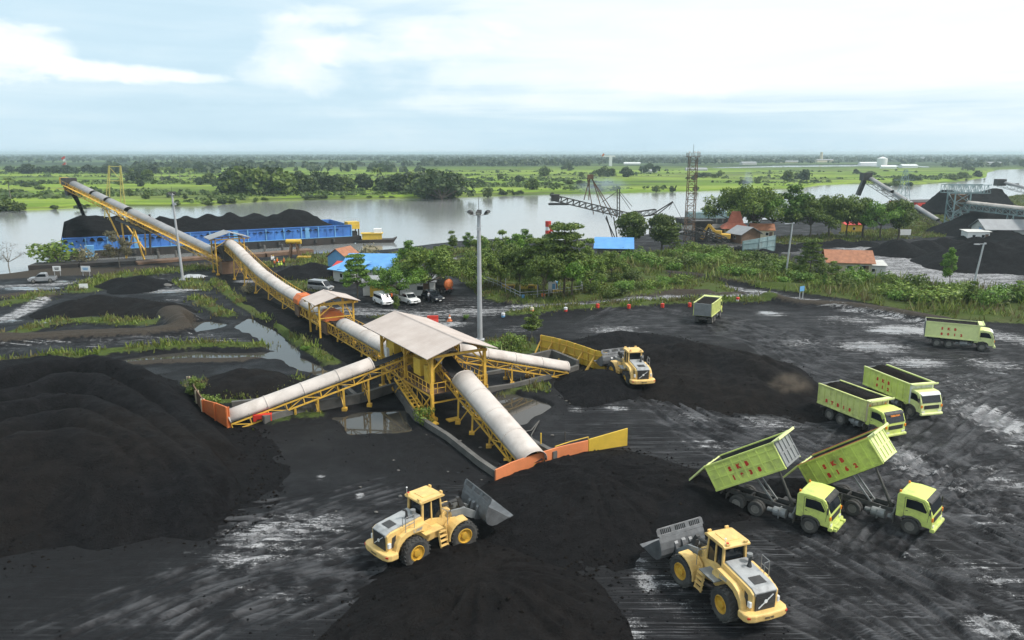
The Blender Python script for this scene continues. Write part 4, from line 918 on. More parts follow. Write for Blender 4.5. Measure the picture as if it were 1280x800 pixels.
# ================================================================ dump truck
def dump_truck(label, group, wf, wr, side=-1, tilt=0.0, top=None, bot=None, paint='lime', bed='lime', board='grille_grey', rib='two', coal=None, visor=None, origin=None, rz=None, coal_label=None, bumper_low=False, bed_len=5.4, bed_h=1.72, rail=None, open_door=False):
    """wf, wr: ground points of the front wheel and the first rear wheel on the visible side"""
    if origin is None:
        d = (wf - wr); d.z = 0; rz = math.atan2(d.y, d.x)
        nrm = Vector((-math.sin(rz), math.cos(rz), 0))
        mid = (wf + wr) / 2; origin = mid - nrm * side * 1.2 - Vector((math.cos(rz), math.sin(rz), 0)) * 1.75
        origin.z = (gz(wf.x, wf.y) + gz(wr.x, wr.y)) / 2
    t = thing('dump_truck', label, 'dump truck', origin, rz, group)
    # chassis
    c = MB()
    for s in (-1, 1): c.box((1.05, s * 0.42, 0.92), (6.9, 0.09, 0.27))
    for xx in (-2.35, -0.65, 0.8, 1.9, 2.9, 4.2): c.box((xx, 0, 0.92), (0.12, 0.8, 0.2))
    for xx in (0, -1.3): c.tube((xx, -0.9, 0.52), (xx, 0.9, 0.52), 0.12, 8); c.lathe([(0.001, -0.2), (0.24, -0.12), (0.24, 0.12), (0.001, 0.2)], (xx, 0, 0.52), 12)
    c.tube((3.5, -0.95, 0.52), (3.5, 0.95, 0.52), 0.08, 8); c.tube((-0.1, 0, 0.6), (2.9, 0, 0.85), 0.07, 8)
    for s in (-1, 1): c.beam((-1.5, s * 0.55, 0.72), (0.2, s * 0.55, 0.72), 0.1, 0.12)
    c.box((3.1, 0, 0.98), (1.6, 0.7, 0.5)); c.box((-2.5, 0, 0.8), (0.1, 2.1, 0.16))
    for s in (-1, 1): c.box((-2.05, s * 0.9, 0.62), (0.03, 0.55, 0.75)); c.box((2.5, s * 1.0, 0.68), (0.03, 0.42, 0.55))
    c.build('chassis', M['chassis'], t)
    g = MB(); g.tube((1.15, -0.92, 0.72), (1.95, -0.92, 0.72), 0.3, 14); g.box((1.55, -0.92, 0.72), (0.06, 0.64, 0.64)); g.build('fuel_tank', M['grille_grey'], t, bevel=0.01)
    g = MB(); g.box((1.5, 0.92, 0.74), (0.75, 0.45, 0.42)); g.tube((0.75, 0.85, 0.68), (1.05, 0.85, 0.68), 0.16, 10); g.build('battery_box', M['dark_steel'], t, bevel=0.01)
    g = MB(); g.tube((0.7, -0.8, 0.66), (1.05, -0.8, 0.66), 0.15, 10); g.build('air_tank', M['grille_grey'], t); g = MB(); g.tube((2.1, -0.75, 0.62), (2.45, -0.75, 0.62), 0.17, 10); g.pipe([(2.3, -0.9, 0.7), (2.45, -0.95, 1.1), (2.5, -0.9, 1.4)], 0.05, 6); g.build('exhaust', M['grille_grey'], t)
    for s in (-1, 1):
        wheel(t, (3.5, s * 1.03, 0.52), 0.52, 0.3, M['rim_grey'], 0, side=s)
        for xx in (0, -1.3):
            wheel(t, (xx, s * 1.06, 0.52), 0.52, 0.29, M['rim_grey'], 0, side=s); wheel(t, (xx, s * 0.74, 0.52), 0.52, 0.29, M['rim_grey'], 0, side=s)
    # cab
    cp = M[paint]; cb = MB()
    cb.prism([(2.5, 0.98), (2.5, 2.66), (2.62, 2.82), (3.4, 2.88), (4.25, 2.80), (4.45, 2.66), (4.80, 1.80), (4.86, 1.0), (4.86, 0.72), (4.22, 0.72), (4.16, 0.95), (4.0, 1.12), (3.02, 1.12), (2.88, 0.98)], -1.2, 1.2)
    cab = cb.build('cab', cp, t, bevel=0.06); CS = (0.90, 0.93, 0.87); CO = (0.35, 0, 0.094); cab.scale = CS; cab.location = CO
    w = MB(); w.prism([(4.47, 2.58), (4.80, 1.78), (4.84, 1.78), (4.515, 2.59)], -1.06, 1.06); w.build('windscreen', M['glass'], cab)
    for s in (-1, 1):
        y0 = s * 1.195
        w = MB(); w.prism([(3.12, 1.86), (3.12, 2.52), (3.75, 2.56), (4.12, 2.5), (4.46, 1.92), (4.4, 1.80), (3.8, 1.86)], y0, y0 + s * 0.02); w.build('side_window', M['glass'], cab)
        w = MB()
        for a_, b2 in (((3.02, 1.15), (3.02, 2.62)), ((3.02, 2.62), (4.2, 2.6)), ((4.2, 2.6), (4.6, 1.8)), ((4.6, 1.8), (4.55, 1.15))): w.beam((a_[0], y0 + s * 0.006, a_[1]), (b2[0], y0 + s * 0.006, b2[1]), 0.018, 0.022)
        w.box((3.2, y0 + s * 0.02, 1.62), (0.16, 0.03, 0.04)); w.build('door_seam', M['dark_steel'], cab)
        w = MB(); w.prism([(2.92 + 0.0, 0.7), (2.9, 1.0), (3.05, 1.2), (3.5, 1.3), (3.95, 1.2), (4.14, 0.98), (4.2, 0.7), (4.1, 0.7), (4.03, 0.93), (3.9, 1.08), (3.5, 1.16), (3.12, 1.08), (3.0, 0.95), (2.98, 0.7)], s * 0.86, s * 1.235); w.build('mudguard', M['chassis'], cab)
        w = MB(); w.pipe([(4.5, s * 1.18, 2.45), (4.72, s * 1.42, 2.4), (4.74, s * 1.42, 1.75)], 0.018, 5); w.box((4.72, s * 1.44, 2.1), (0.07, 0.2, 0.42)); w.build('mirror', M['dark_steel'], cab)
        w = MB(); w.box((4.87, s * 0.92, 0.86), (0.07, 0.34, 0.17)); w.build('headlight', M['lamp'], cab)
        w = MB(); w.box((4.84, s * 1.13, 1.42), (0.09, 0.17, 0.26)); w.build('indicator', M['amber'] if paint != 'x' else M['red'], cab)
        w = MB(); w.box((2.62, s * 0.95, 2.88), (0.12, 0.12, 0.16)); w.build('marker_lamp', M['amber'], cab)
    w = MB(); w.box((4.862, 0, 1.33), (0.03, 1.7, 0.4))
    for q in range(4): w.box((4.875, 0, 1.18 + q * 0.1), (0.03, 1.66, 0.03))
    w.build('grille', M['dark_steel'], cab)
    w = MB(); w.prism([(4.74, 0.5), (4.74, 0.76), (5.0, 0.76), (5.06, 0.68), (5.06, 0.55), (4.98, 0.48)], -1.2, 1.2); bmp = w.build('bumper', cp, t, bevel=0.02); bmp.scale = CS; bmp.location = CO
    if bumper_low:
        w = MB(); w.box((5.18, -0.1, 0.6), (0.22, 1.9, 0.2)); w.box((5.2, -0.75, 0.72), (0.3, 0.3, 0.22)); w.box((5.2, 0.6, 0.7), (0.3, 0.3, 0.2)); bb_ = w.build('bull_bar', cp, t, bevel=0.03); bb_.scale = CS; bb_.location = CO
    w = MB(); w.prism([(4.32, 2.78), (4.62, 2.62), (4.66, 2.52), (4.62, 2.50), (4.5, 2.60), (4.34, 2.72)], -1.08, 1.08); w.build('sun_visor', M['white'] if paint == 'lime_pale' else M['dark_steel'], cab)
    if visor:
        lettering(visor, 0.26, M['amber'], cab, face_M((4.668, 0, 2.44), (0, 1, 0), (-0.38, 0, 0.92)), 1.05, 0.006, bold=0.012)
    # dump body, hinged at the rear end of the chassis
    pivot = Vector((-2.35, 0, 1.12)); x0 = -0.35; x1 = x0 + bed_len; hw = 1.25; bh = bed_h
    bp_ = M[bed]
    b = MB(); b.T = Matrix.Translation(pivot) @ Matrix.Rotation(-tilt, 4, 'Y')
    b.box(((x0 + x1) / 2, 0, 0.16), (bed_len, 2 * hw - 0.12, 0.08))
    for s in (-1, 1):
        b.box(((x0 + x1) / 2, s * (hw - 0.03), 0.16 + bh / 2), (bed_len, 0.06, bh))
        b.box(((x0 + x1) / 2, s * (hw + 0.015), 0.16 + bh), (bed_len + 0.04, 0.16, 0.12))
        b.box(((x0 + x1) / 2, s * (hw + 0.02), 0.15), (bed_len + 0.02, 0.12, 0.14))
        nr = 9 if rib != 'flat' else 2
        for k in range(nr):
            xx = x0 + 0.06 + (bed_len - 0.12) * k / (nr - 1); b.box((xx, s * (hw + 0.03), 0.16 + bh / 2), (0.09, 0.07, bh - 0.1))
        if rib == 'two':
            b.box(((x0 + x1) / 2, s * (hw + 0.025), 0.16 + bh * 0.42), (bed_len - 0.1, 0.055, 0.07)); b.box(((x0 + x1) / 2, s * (hw + 0.025), 0.16 + bh * 0.78), (bed_len - 0.1, 0.055, 0.07))
    body = b.build('dump_body', bp_, t, bevel=0.012)
    b = MB(); b.T = Matrix.Translation(pivot) @ Matrix.Rotation(-tilt, 4, 'Y')
    b.prism([(-hw + 0.065, 0.21), (-hw + 0.065, 0.16 + bh - 0.02), (-hw + 0.10, 0.16 + bh - 0.02), (-hw + 0.10, 0.25), (hw - 0.10, 0.25), (hw - 0.10, 0.16 + bh - 0.02), (hw - 0.065, 0.16 + bh - 0.02), (hw - 0.065, 0.21)], x0 + 0.05, x1 - 0.08, 'x')
    b.build('bed_lining', M['dark_steel'], body)
    def bedpart(name, mat_): 
        q = MB(); q.T = Matrix.Translation(pivot) @ Matrix.Rotation(-tilt, 4, 'Y'); return q
    q = bedpart(0, 0); q.box((x1 - 0.03, 0, 0.16 + bh / 2), (0.07, 2 * hw - 0.02, bh))
    for k in range(5): q.box((x1 + 0.03, -hw + 0.12 + (2 * hw - 0.24) * k / 4, 0.16 + bh / 2), (0.09, 0.1, bh - 0.06))
    q.box((x1 + 0.03, 0, 0.16 + bh * 0.5), (0.085, 2 * hw - 0.1, 0.09)); q.box((x1 + 0.03, 0, 0.2), (0.085, 2 * hw - 0.1, 0.12))
    q.build('headboard', M[board], body, bevel=0.01)
    q = bedpart(0, 0); q.box((x1 + 0.22, 0, 0.16 + bh + 0.06), (0.6, 2 * hw + 0.14, 0.07)); q.box((x1 + 0.48, 0, 0.16 + bh + 0.12), (0.08, 2 * hw + 0.14, 0.12))
    q.build('cab_guard', M['lime_pale'], body, bevel=0.01)
    if rail:
        q = bedpart(0, 0)
        for s in (-1, 1): q.box(((x0 + x1) / 2, s * (hw + 0.02), 0.16 + bh + 0.075), (bed_len, 0.12, 0.035))
        q.build('top_rail', M[rail], body)
    q = bedpart(0, 0)
    for s in (-1, 1): q.box((2.0, s * 0.42, 0.02), (bed_len - 0.9, 0.12, 0.18))
    for k in range(7): q.box((0.1 + k * 0.75, 0, 0.07), (0.08, 2 * hw - 0.2, 0.1))
    q.build('subframe', M['chassis'], body)
    # tailgate
    q = bedpart(0, 0)
    if tilt > 0.1:
        top_p = Vector((x0 - 0.02, 0, 0.16 + bh)); ang = tilt + R(39)
        Mx = Matrix.Translation(pivot) @ Matrix.Rotation(-tilt, 4, 'Y') @ Matrix.Translation(top_p) @ Matrix.Rotation(ang, 4, 'Y'); q.T = Mx
        q.box((0, 0, -bh / 2), (0.07, 2 * hw - 0.06, bh))
        for k in range(4): q.box((-0.05, -hw + 0.15 + (2 * hw - 0.3) * k / 3, -bh / 2), (0.06, 0.1, bh - 0.06))
        q.box((-0.05, 0, -bh + 0.1), (0.06, 2 * hw - 0.1, 0.1))
    else:
        q.box((x0 + 0.0, 0, 0.16 + bh / 2), (0.07, 2 * hw - 0.14, bh))
        for k in range(4): q.box((x0 - 0.05, -hw + 0.2 + (2 * hw - 0.4) * k / 3, 0.16 + bh / 2), (0.06, 0.12, bh - 0.06))
        for k in range(3): q.box((x0 - 0.05, 0, 0.25 + (bh - 0.18) * k / 2), (0.055, 2 * hw - 0.3, 0.1))
    q.build('tailgate', M['grille_grey'] if tilt < 0.1 else M['lime_pale'], body)
    # lifting ram and stay
    if tilt > 0.1:
        e = Matrix.Translation(pivot) @ Matrix.Rotation(-tilt, 4, 'Y') @ Vector((3.9, 0, 0.05)); a_ = Vector((2.05, 0, 0.95))
        q = MB(); m1 = a_.lerp(e, 0.45); q.tube(a_, m1, 0.11, 10); q.tube(m1, a_.lerp(e, 0.75), 0.085, 10); q.tube(a_.lerp(e, 0.75), e, 0.06, 10); q.box(e, (0.3, 0.9, 0.2)); q.build('lifting_ram', M['chassis'], t)
        e2 = Matrix.Translation(pivot) @ Matrix.Rotation(-tilt, 4, 'Y') @ Vector((2.3, 0, 0.0))
        q = MB()
        for s in (-1, 1): q.beam((0.9, s * 0.3, 0.95), (e2.x, s * 0.3, e2.z), 0.1, 0.1)
        q.prism([(e2.x - 0.9, e2.z - 0.12), (e2.x + 0.3, e2.z + 0.3), (e2.x + 0.3, e2.z + 0.12), (e2.x - 0.6, e2.z - 0.3)], -0.5, 0.5); q.build('lift_arm', M['grille_grey'], t)
    # painted numbers, one character per panel
    for txt, zf in ((top, 0.60), (bot, 0.24)):
        if not txt: continue
        for s in (-1, 1):
            n = len(txt); pitch_ = (bed_len - 0.12) / 8
            for k, ch in enumerate(txt):
                kx = (k - (n - 1) / 2) * pitch_ * (1 if s < 0 else -1) + (pitch_ * 0.5 if n == 4 else 0)
                xx = x0 + 0.06 + pitch_ * (4.0 if n != 4 else 3.5) + kx - pitch_ * 0.5 * (n != 4)
                mtx = Matrix.Translation(pivot) @ Matrix.Rotation(-tilt, 4, 'Y') @ face_M((xx, s * (hw + 0.012), 0.16 + bh * zf), (-s, 0, 0), (0, 0, 1))
                lettering(ch, 0.40, M['red'], body, mtx, 1, 0.012, bold=0.028)
    if coal:
        # heaped load resting in the body
        def f(X, Y): return np.minimum(np.minimum((X - (x0 + 0.08)) * 0.9, (x1 - 0.08 - X) * 0.7), np.minimum((Y + hw - 0.08) * 0.55, (hw - 0.08 - Y) * 0.55)).clip(-0.05, coal) 
        nx_, ny_ = 40, 20
        X, Y = np.meshgrid(np.linspace(x0 + 0.06, x1 - 0.08, nx_), np.linspace(-hw + 0.07, hw - 0.07, ny_))
        Z = f(X, Y) + (fbm(X + 5, Y + 9, 0.8, 3, 4) - 0.5) * 0.16 + 0.16 + bh - 0.22
        a0 = (np.arange(ny_ - 1)[:, None] * nx_ + np.arange(nx_ - 1)[None, :]).ravel(); Fc = np.stack([a0, a0 + 1, a0 + nx_ + 1, a0 + nx_], 1)
        at = np.zeros((nx_ * ny_, 4)); at[:, 0] = 0.6
        o = np_mesh('coal_load', np.stack([X.ravel() + pivot.x, Y.ravel(), Z.ravel() + pivot.z], 1), Fc, cm, None, True, {'zone': at})
        o.location = origin; o.rotation_euler = (0, 0, rz); tag(o, coal_label, 'coal load', 'coal loads in the trucks')
    return t

GT = 'lime green coal dump trucks'
dump_truck('lime dump truck tipping coal, with grey slotted headboard, next to the heap', GT, OG(1013, 668), OG(940, 645), -1, R(33), 'SKB', '1938', 'lime', 'lime', 'grille_grey', 'two', bumper_low=True)
dump_truck('lime dump truck with dirty green raised body and pale headboard, orange rail', GT, OG(1137, 669), OG(1062, 645), -1, R(37), 'SKB', '8162', 'lime', 'lime_green', 'lime_pale', 'one', rail='orange')
dump_truck('loaded lime dump truck with dirty ribbed body, cream headboard and yellow windscreen word', GT, OG(1093, 549), OG(1046, 529), -1, 0, None, 'BTB18', 'lime', 'lime_dirty', 'cream', 'one', 0.35, 'PERKASA', coal_label='coal load in the truck with the cream headboard', bed_h=1.75)
dump_truck('loaded lime dump truck with white headboard partly hidden behind the cream headboard truck', GT, OG(1140, 523), OG(1098, 504), -1, 0, 'SKB', '012', 'lime_pale', 'lime', 'white', 'one', 0.5, None, coal_label='coal load in the truck with the white headboard', bed_len=6.0, rail='lime_pale')
dump_truck('loaded lime dump truck with smooth sided body parked alone by the green verge', GT, OG(1228, 439), OG(1184, 434.5), -1, 0, 'SKB', '8012', 'lime_pale', 'lime_pale', 'lime_pale', 'flat', 0.22, None, coal_label='coal load in the truck by the green verge', bed_len=5.7, bed_h=1.85, rail='dark_steel')
o_ = OG(884, 405); dump_truck('dump truck seen from behind with a grey tailgate driving away along the road', GT, None, None, 1, 0, None, None, 'lime', 'lime_dirty', 'grille_grey', 'one', 0.2, None, origin=OG(883, 401), rz=R(62), coal_label='coal load in the truck driving away', bed_h=1.75)

# ================================================================ wheel loader
def wheel_loader(label, wf, wr, side, artic=0.0, lift=0.35, roll=R(30), emblem=True):
    d = wf - wr; d.z = 0; rz = math.atan2(d.y, d.x); nrm = Vector((-math.sin(rz), math.cos(rz), 0))
    o_ = (wf + wr) / 2 - nrm * side * 1.3; o_.z = max(gz(wf.x, wf.y), 0)
    t = thing('wheel_loader', label, 'wheel loader', o_, rz, 'yellow wheel loaders')
    Y_, K_, G_ = M['loader_yellow'], M['dark_steel'], M['hood_grey']
    # rear frame
    b = MB()
    b.prism([(-3.42, 1.15), (-3.46, 2.28), (-3.2, 2.42), (-2.4, 2.52), (-1.0, 2.66), (-0.75, 2.2), (-0.75, 1.15)], -0.78, 0.78)
    b.prism([(-3.3, 0.85), (-3.3, 1.2), (0.1, 1.2), (0.1, 0.75), (-0.5, 0.7)], -0.5, 0.5)
    b.build('rear_frame', Y_, t, bevel=0.05)
    for s in (-1, 1):
        # arch sweeping from the platform over the rear wheel to the counterweight
        b = MB(); b.prism([(-3.15, 1.25), (-3.0, 1.75), (-2.72, 2.12), (-2.3, 2.3), (-1.0, 2.42), (-0.6, 2.1), (-0.55, 1.75), (-0.95, 1.78), (-1.2, 1.95), (-1.8, 2.02), (-2.35, 1.92), (-2.75, 1.62), (-2.95, 1.2)], s * 0.78, s * 1.12)
        b.build('rear_fender', Y_, t, bevel=0.03)
        b = MB(); b.prism([(-3.2, 1.45), (-3.12, 2.1), (-2.86, 2.2), (-2.92, 1.6)], s * 0.783, s * 0.80)
        b.prism([(-3.2, 1.72), (-3.17, 1.78), (-2.88, 1.9), (-2.89, 1.84)], s * 0.79, s * 0.815); b.build('side_vent', K_, t)
        b = MB(); b.box((-3.36, s * 0.84, 1.72), (0.2, 0.14, 0.3)); b.build('tail_lamp', M['white'], t, bevel=0.02)
        b = MB(); b.box((-0.62, s * 1.13, 1.86), (1.35, 0.72, 0.06)); b.build('platform', M['grille_grey'] if s > 0 else Y_, t)
        b = MB()
        for xx in (-0.25, 0.28): b.beam((xx, s * 1.30, 1.85), (xx + 0.1, s * 1.46, 0.6), 0.05, 0.1)
        for k in range(4): b.box((0.04 + 0.02 * k, s * (1.33 + 0.035 * k), 1.58 - 0.29 * k), (0.55, 0.2, 0.045))
        b.build('ladder', Y_, t)
        b = MB(); b.pipe([(0.42, s * 1.4, 1.9), (0.42, s * 1.38, 2.75), (0.36, s * 0.86, 2.8)], 0.02, 5); b.build('grab_rail', M['grille_grey'], t)
        wheel(t, (-1.8, s * 1.1, 0.875), 0.875, 0.66, M['rim_yellow'], 22, side=s)
    b = MB(); b.prism([(-3.50, 2.16), (-3.50, 2.34), (-3.22, 2.49), (-2.4, 2.60), (-1.02, 2.76), (-0.98, 2.62), (-2.4, 2.44), (-3.2, 2.3)], -0.66, 0.66); hood = b.build('hood', G_, t, bevel=0.03)
    b = MB(); b.prism([(-3.05, 2.525), (-3.05, 2.55), (-2.5, 2.605), (-2.5, 2.58)], -0.36, 0.36); b.build('hood_vent', K_, hood)
    b = MB(); b.box((-3.475, 0, 1.82), (0.06, 1.18, 0.92))
    for k in range(9): b.box((-3.51, 0, 1.42 + k * 0.1), (0.02, 1.14, 0.025))
    gr = b.build('grille', K_, t)
    b = MB(); b.beam((-3.53, 0.42, 1.5), (-3.53, -0.42, 2.14), 0.05, 0.03); b.tube((-3.515, 0, 1.82), (-3.545, 0, 1.82), 0.1, 14); b.build('emblem', M['white'], gr)
    # counterweight with rounded corners
    pl = [(-3.02, -1.28), (-3.5, -1.28), (-3.72, -1.16), (-3.84, -0.8), (-3.88, 0), (-3.84, 0.8), (-3.72, 1.16), (-3.5, 1.28), (-3.02, 1.28)]
    b = MB(); b.prism(pl, 0.95, 1.36, 'z'); cw = b.build('counterweight', Y_, t, bevel=0.08)
    lettering('VOLVO', 0.15, K_, cw, face_M((-3.885, 0, 1.14), (0, -1, 0), (0, 0, 1)), 1.1, 0.008, bold=0.006)
    for s in (-1, 1):
        b = MB(); b.box((-3.70, s * 1.10, 1.22), (0.14, 0.16, 0.09), s * -0.5); b.build('rear_light', M['red'], cw)
        lettering('L180F', 0.26, M['hood_grey'], t, face_M((-1.55, s * 1.128, 2.17), (-s, 0, 0.0), (0, 0, 1)), 1, 0.006, bold=0.006)
    b = MB(); b.tube((-1.75, -0.3, 2.6), (-1.75, -0.3, 3.1), 0.085, 10, 0.07); b.pipe([(-1.75, -0.3, 3.08), (-1.82, -0.3, 3.2), (-1.98, -0.3, 3.28)], 0.065, 8); b.lathe([(0.001, -0.02), (0.13, 0), (0.13, 0.06), (0.08, 0.2), (0.001, 0.2)], (-1.75, -0.3, 2.66), 10, 'z'); b.build('exhaust_stack', K_, hood)
    b = MB(); b.tube((-1.45, -0.52, 2.6), (-1.45, -0.52, 3.02), 0.06, 8); b.tube((-1.45, -0.52, 3.0), (-1.45, -0.52, 3.2), 0.16, 12); b.build('air_cleaner', M['grille_grey'], hood)
    b = MB()
    for pts in ([(-2.35, -1.05, 2.2), (-2.35, -1.05, 3.15), (-1.75, -1.05, 3.2), (-1.75, -1.05, 2.25)], [(-2.35, -1.05, 2.65), (-1.75, -1.05, 2.7)], [(-2.35, -1.05, 3.15), (-2.35, -0.75, 3.1), (-2.35, -0.75, 2.4)]): b.pipe(pts, 0.022, 5)
    b.build('handrail', M['grille_grey'], t)
    # cab
    b = MB()
    b.prism([(-0.95, 1.55), (-0.95, 2.25), (-0.35, 2.3), (0.55, 2.05), (0.62, 1.55)], -0.74, 0.74)
    for s in (-1, 1):
        b.beam((-0.92, s * 0.70, 2.2), (-0.86, s * 0.66, 3.46), 0.13, 0.13); b.beam((0.56, s * 0.70, 2.0), (0.42, s * 0.66, 3.46), 0.10, 0.10); b.beam((-0.25, s * 0.71, 2.2), (-0.25, s * 0.67, 3.46), 0.09, 0.09)
    cab = b.build('cab', Y_, t, bevel=0.025)
    b = MB()
    b.prism([(-0.86, 2.25), (-0.80, 3.42), (0.40, 3.42), (0.53, 2.05), (-0.3, 2.28)], -0.655, 0.655); b.build('cab_glass', M['glass'], cab)
    b = MB(); b.prism([(-1.08, 3.45), (-1.08, 3.56), (-0.9, 3.63), (0.5, 3.63), (0.68, 3.55), (0.68, 3.45)], -0.82, 0.82); b.box((-0.2, 0, 3.645), (0.9, 0.9, 0.04)); rf = b.build('cab_roof', Y_, t, bevel=0.05)
    b = MB(); b.tube((-0.98, 0.55, 3.56), (-0.98, 0.55, 3.76), 0.07, 8); b.build('beacon', M['red'], rf)
    b = MB(); b.pipe([(-0.98, 0.7, 3.6), (-0.98, 0.7, 4.0)], 0.012, 4); b.lathe([(0.001, -0.05), (0.06, 0), (0.001, 0.06)], (-0.98, 0.7, 4.02), 8, 'z'); b.build('antenna', M['white'], rf)
    for s in (-1, 1):
        for xx in (0.62, -1.02):
            b = MB(); b.box((xx, s * 0.55, 3.66), (0.1, 0.2, 0.12)); b.build('work_light', Y_, rf)
        b = MB(); b.pipe([(0.5, s * 0.75, 3.1), (0.75, s * 1.15, 3.1)], 0.018, 5); b.box((0.76, s * 1.2, 3.0), (0.05, 0.2, 0.34)); b.build('mirror', K_, cab)
    # front frame, turned about the centre joint
    A = Matrix.Rotation(artic, 4, 'Z')
    b = MB(); b.T = A
    b.prism([(0.15, 0.75), (0.15, 1.7), (0.5, 2.25), (1.0, 2.45), (1.35, 2.3), (1.6, 1.5), (2.4, 1.2), (2.45, 0.8), (1.2, 0.6)], -0.36, 0.36)
    for s in (-1, 1): b.prism([(0.5, 1.2), (0.5, 2.2), (0.95, 2.45), (1.3, 2.25), (1.5, 1.3)], s * 0.45, s * 0.58)
    b.build('front_frame', Y_, t, bevel=0.02)
    b = MB(); b.T = A; b.tube((-0.1, 0, 0.7), (-0.1, 0, 1.6), 0.14, 10); b.tube((1.8, -0.9, 0.875), (1.8, 0.9, 0.875), 0.22, 10); b.box((0.0, 0, 1.2), (0.8, 0.5, 0.7)); b.pipe([(0.1, -0.3, 1.3), (0.3, -0.4, 1.9), (0.6, -0.42, 1.7)], 0.04, 5); b.pipe([(0.1, 0.3, 1.3), (0.3, 0.4, 1.9), (0.6, 0.42, 1.7)], 0.04, 5); b.build('centre_joint', K_, t)
    b = MB(); b.tube((-1.8, -0.9, 0.875), (-1.8, 0.9, 0.875), 0.24, 10); b.build('rear_axle', K_, t)
    for s in (-1, 1):
        b = MB(); b.T = A
        arc = [(1.8 + 1.08 * math.cos(R(a_)), 0.9 + 1.08 * math.sin(R(a_))) for a_ in range(80, 186, 15)]; arc2 = [(1.8 + 1.0 * math.cos(R(a_)), 0.9 + 1.0 * math.sin(R(a_))) for a_ in range(185, 79, -15)]
        b.prism(arc + arc2, s * 0.70, s * 1.42)
        b.prism([(0.65, 0.95), (0.75, 1.62), (1.15, 1.98), (1.5, 1.96), (0.85, 1.0)], s * 0.68, s * 0.74); b.build('front_fender', Y_, t, bevel=0.015)
        c = A @ Vector((1.8, s * 1.1, 0.875)); wo = wheel(t, c, 0.875, 0.66, M['rim_yellow'], 22, side=s); wo.rotation_euler = (0, 0, artic)
        b = MB(); b.T = A; b.pipe([(1.2, s * 0.62, 2.3), (1.22, s * 0.75, 2.75)], 0.025, 5); b.box((1.24, s * 0.78, 2.8), (0.1, 0.2, 0.16)); b.build('head_lamp', K_, t)
    # lift arms and bucket
    pz = 0.75 + lift; pin = Vector((3.35, 0, pz)); sh = Vector((0.95, 0, 2.15))
    b = MB(); b.T = A
    for s in (-1, 1):
        b.prism([(sh.x - 0.15, sh.z), (sh.x + 0.1, sh.z + 0.2), (2.2, (sh.z + pz) / 2 + 0.48), (3.0, pz + 0.35), (pin.x + 0.16, pz + 0.08), (pin.x + 0.1, pz - 0.16), (2.7, pz - 0.05), (2.1, (sh.z + pz) / 2 - 0.02), (sh.x, sh.z - 0.2)], s * 0.52 - 0.06, s * 0.52 + 0.06)
    b.tube((2.35, -0.52, (sh.z + pz) / 2 + 0.2), (2.35, 0.52, (sh.z + pz) / 2 + 0.2), 0.14, 10)
    b.build('lift_arm', M['grille_grey'], t, bevel=0.015)
    b = MB(); b.T = A
    for s in (-1, 1): b.tube((0.8, s * 0.4, 1.25), (2.0, s * 0.4, (sh.z + pz) / 2 - 0.05), 0.09, 8)
    b.tube((0.95, 0, 2.5), (2.0, 0, (sh.z + pz) / 2 + 0.82), 0.11, 8); b.prism([(2.2, (sh.z + pz) / 2 + 0.1), (1.95, (sh.z + pz) / 2 + 0.95), (2.12, (sh.z + pz) / 2 + 1.0), (2.5, (sh.z + pz) / 2 + 0.35), (2.75, (sh.z + pz) / 2 - 0.25), (2.6, (sh.z + pz) / 2 - 0.3)], -0.12, 0.12)
    b.beam((2.68, 0, (sh.z + pz) / 2 - 0.22), (3.2, 0, pz + 0.42), 0.12, 0.12); b.build('tilt_linkage', K_, t)
    bk = MB(); bk.T = A @ Matrix.Translation(pin) @ Matrix.Rotation(-roll, 4, 'Y')
    outer = [(1.42, -0.42), (0.45, -0.46), (0.12, -0.38), (-0.12, -0.16), (-0.2, 0.12), (-0.14, 0.45), (0.04, 0.78), (0.2, 0.98)]
    inner = [(0.24, 0.95), (0.1, 0.76), (-0.07, 0.43), (-0.13, 0.12), (-0.06, -0.12), (0.15, -0.32), (0.46, -0.40), (1.42, -0.38)]
    W = 1.58
    bk.prism(outer + inner, -W, W)
    side_p = [(1.35, -0.42), (0.45, -0.45), (0.12, -0.37), (-0.12, -0.16), (-0.19, 0.12), (-0.13, 0.45), (0.04, 0.78), (0.2, 0.97), (0.62, 0.5)]
    for s in (-1, 1): bk.prism(side_p, s * W, s * (W + 0.05))
    bk.box((1.5, 0, -0.42), (0.3, 2 * W + 0.16, 0.05))
    # spill guard above the back edge with slots
    gd = Matrix.Rotation(R(38), 3, 'Y')
    bk.box((0.26, 0, 1.08), (0.05, 2 * W + 0.06, 0.2), gd); bk.box((0.52, 0, 1.41), (0.06, 2 * W + 0.06, 0.08), gd)
    for k in range(25):
        yy = -W + 2 * W * k / 24
        bk.box((0.39, yy, 1.24), (0.05, 0.055 if k not in (0, 24, 8, 16) else 0.22, 0.36), gd)
    for s in (-1, 1): bk.prism([(-0.5, -0.02), (-0.12, -0.2), (0.05, 0.75), (-0.12, 0.62)], s * 0.52 - 0.12, s * 0.52 + 0.12); bk.tube((0.0, s * W, 0.0), (0.0, s * (W + 0.05), 0.0), 0.05, 6)
    bk.prism([(-0.35, 0.35), (-0.1, 0.2), (0.06, 0.78), (-0.1, 0.72)], -0.14, 0.14)
    bk.build('bucket', M['bucket_grey'], t, bevel=0.01)
    return t
wheel_loader('yellow wheel loader in the middle foreground, bucket raised toward the orange wall', OG(581, 681), OG(522, 708), -1, R(-12), 0.75, R(14))
wheel_loader('yellow wheel loader at the lower right, seen from behind with its bucket toward the heap', OG(853, 729), OG(900, 774), 1, R(8), 0.35, R(10))
wheel_loader('distant yellow wheel loader digging beside the ribbed yellow wall', OG(768, 473), OG(780.5, 485), 1, R(14), 0.5, R(14))

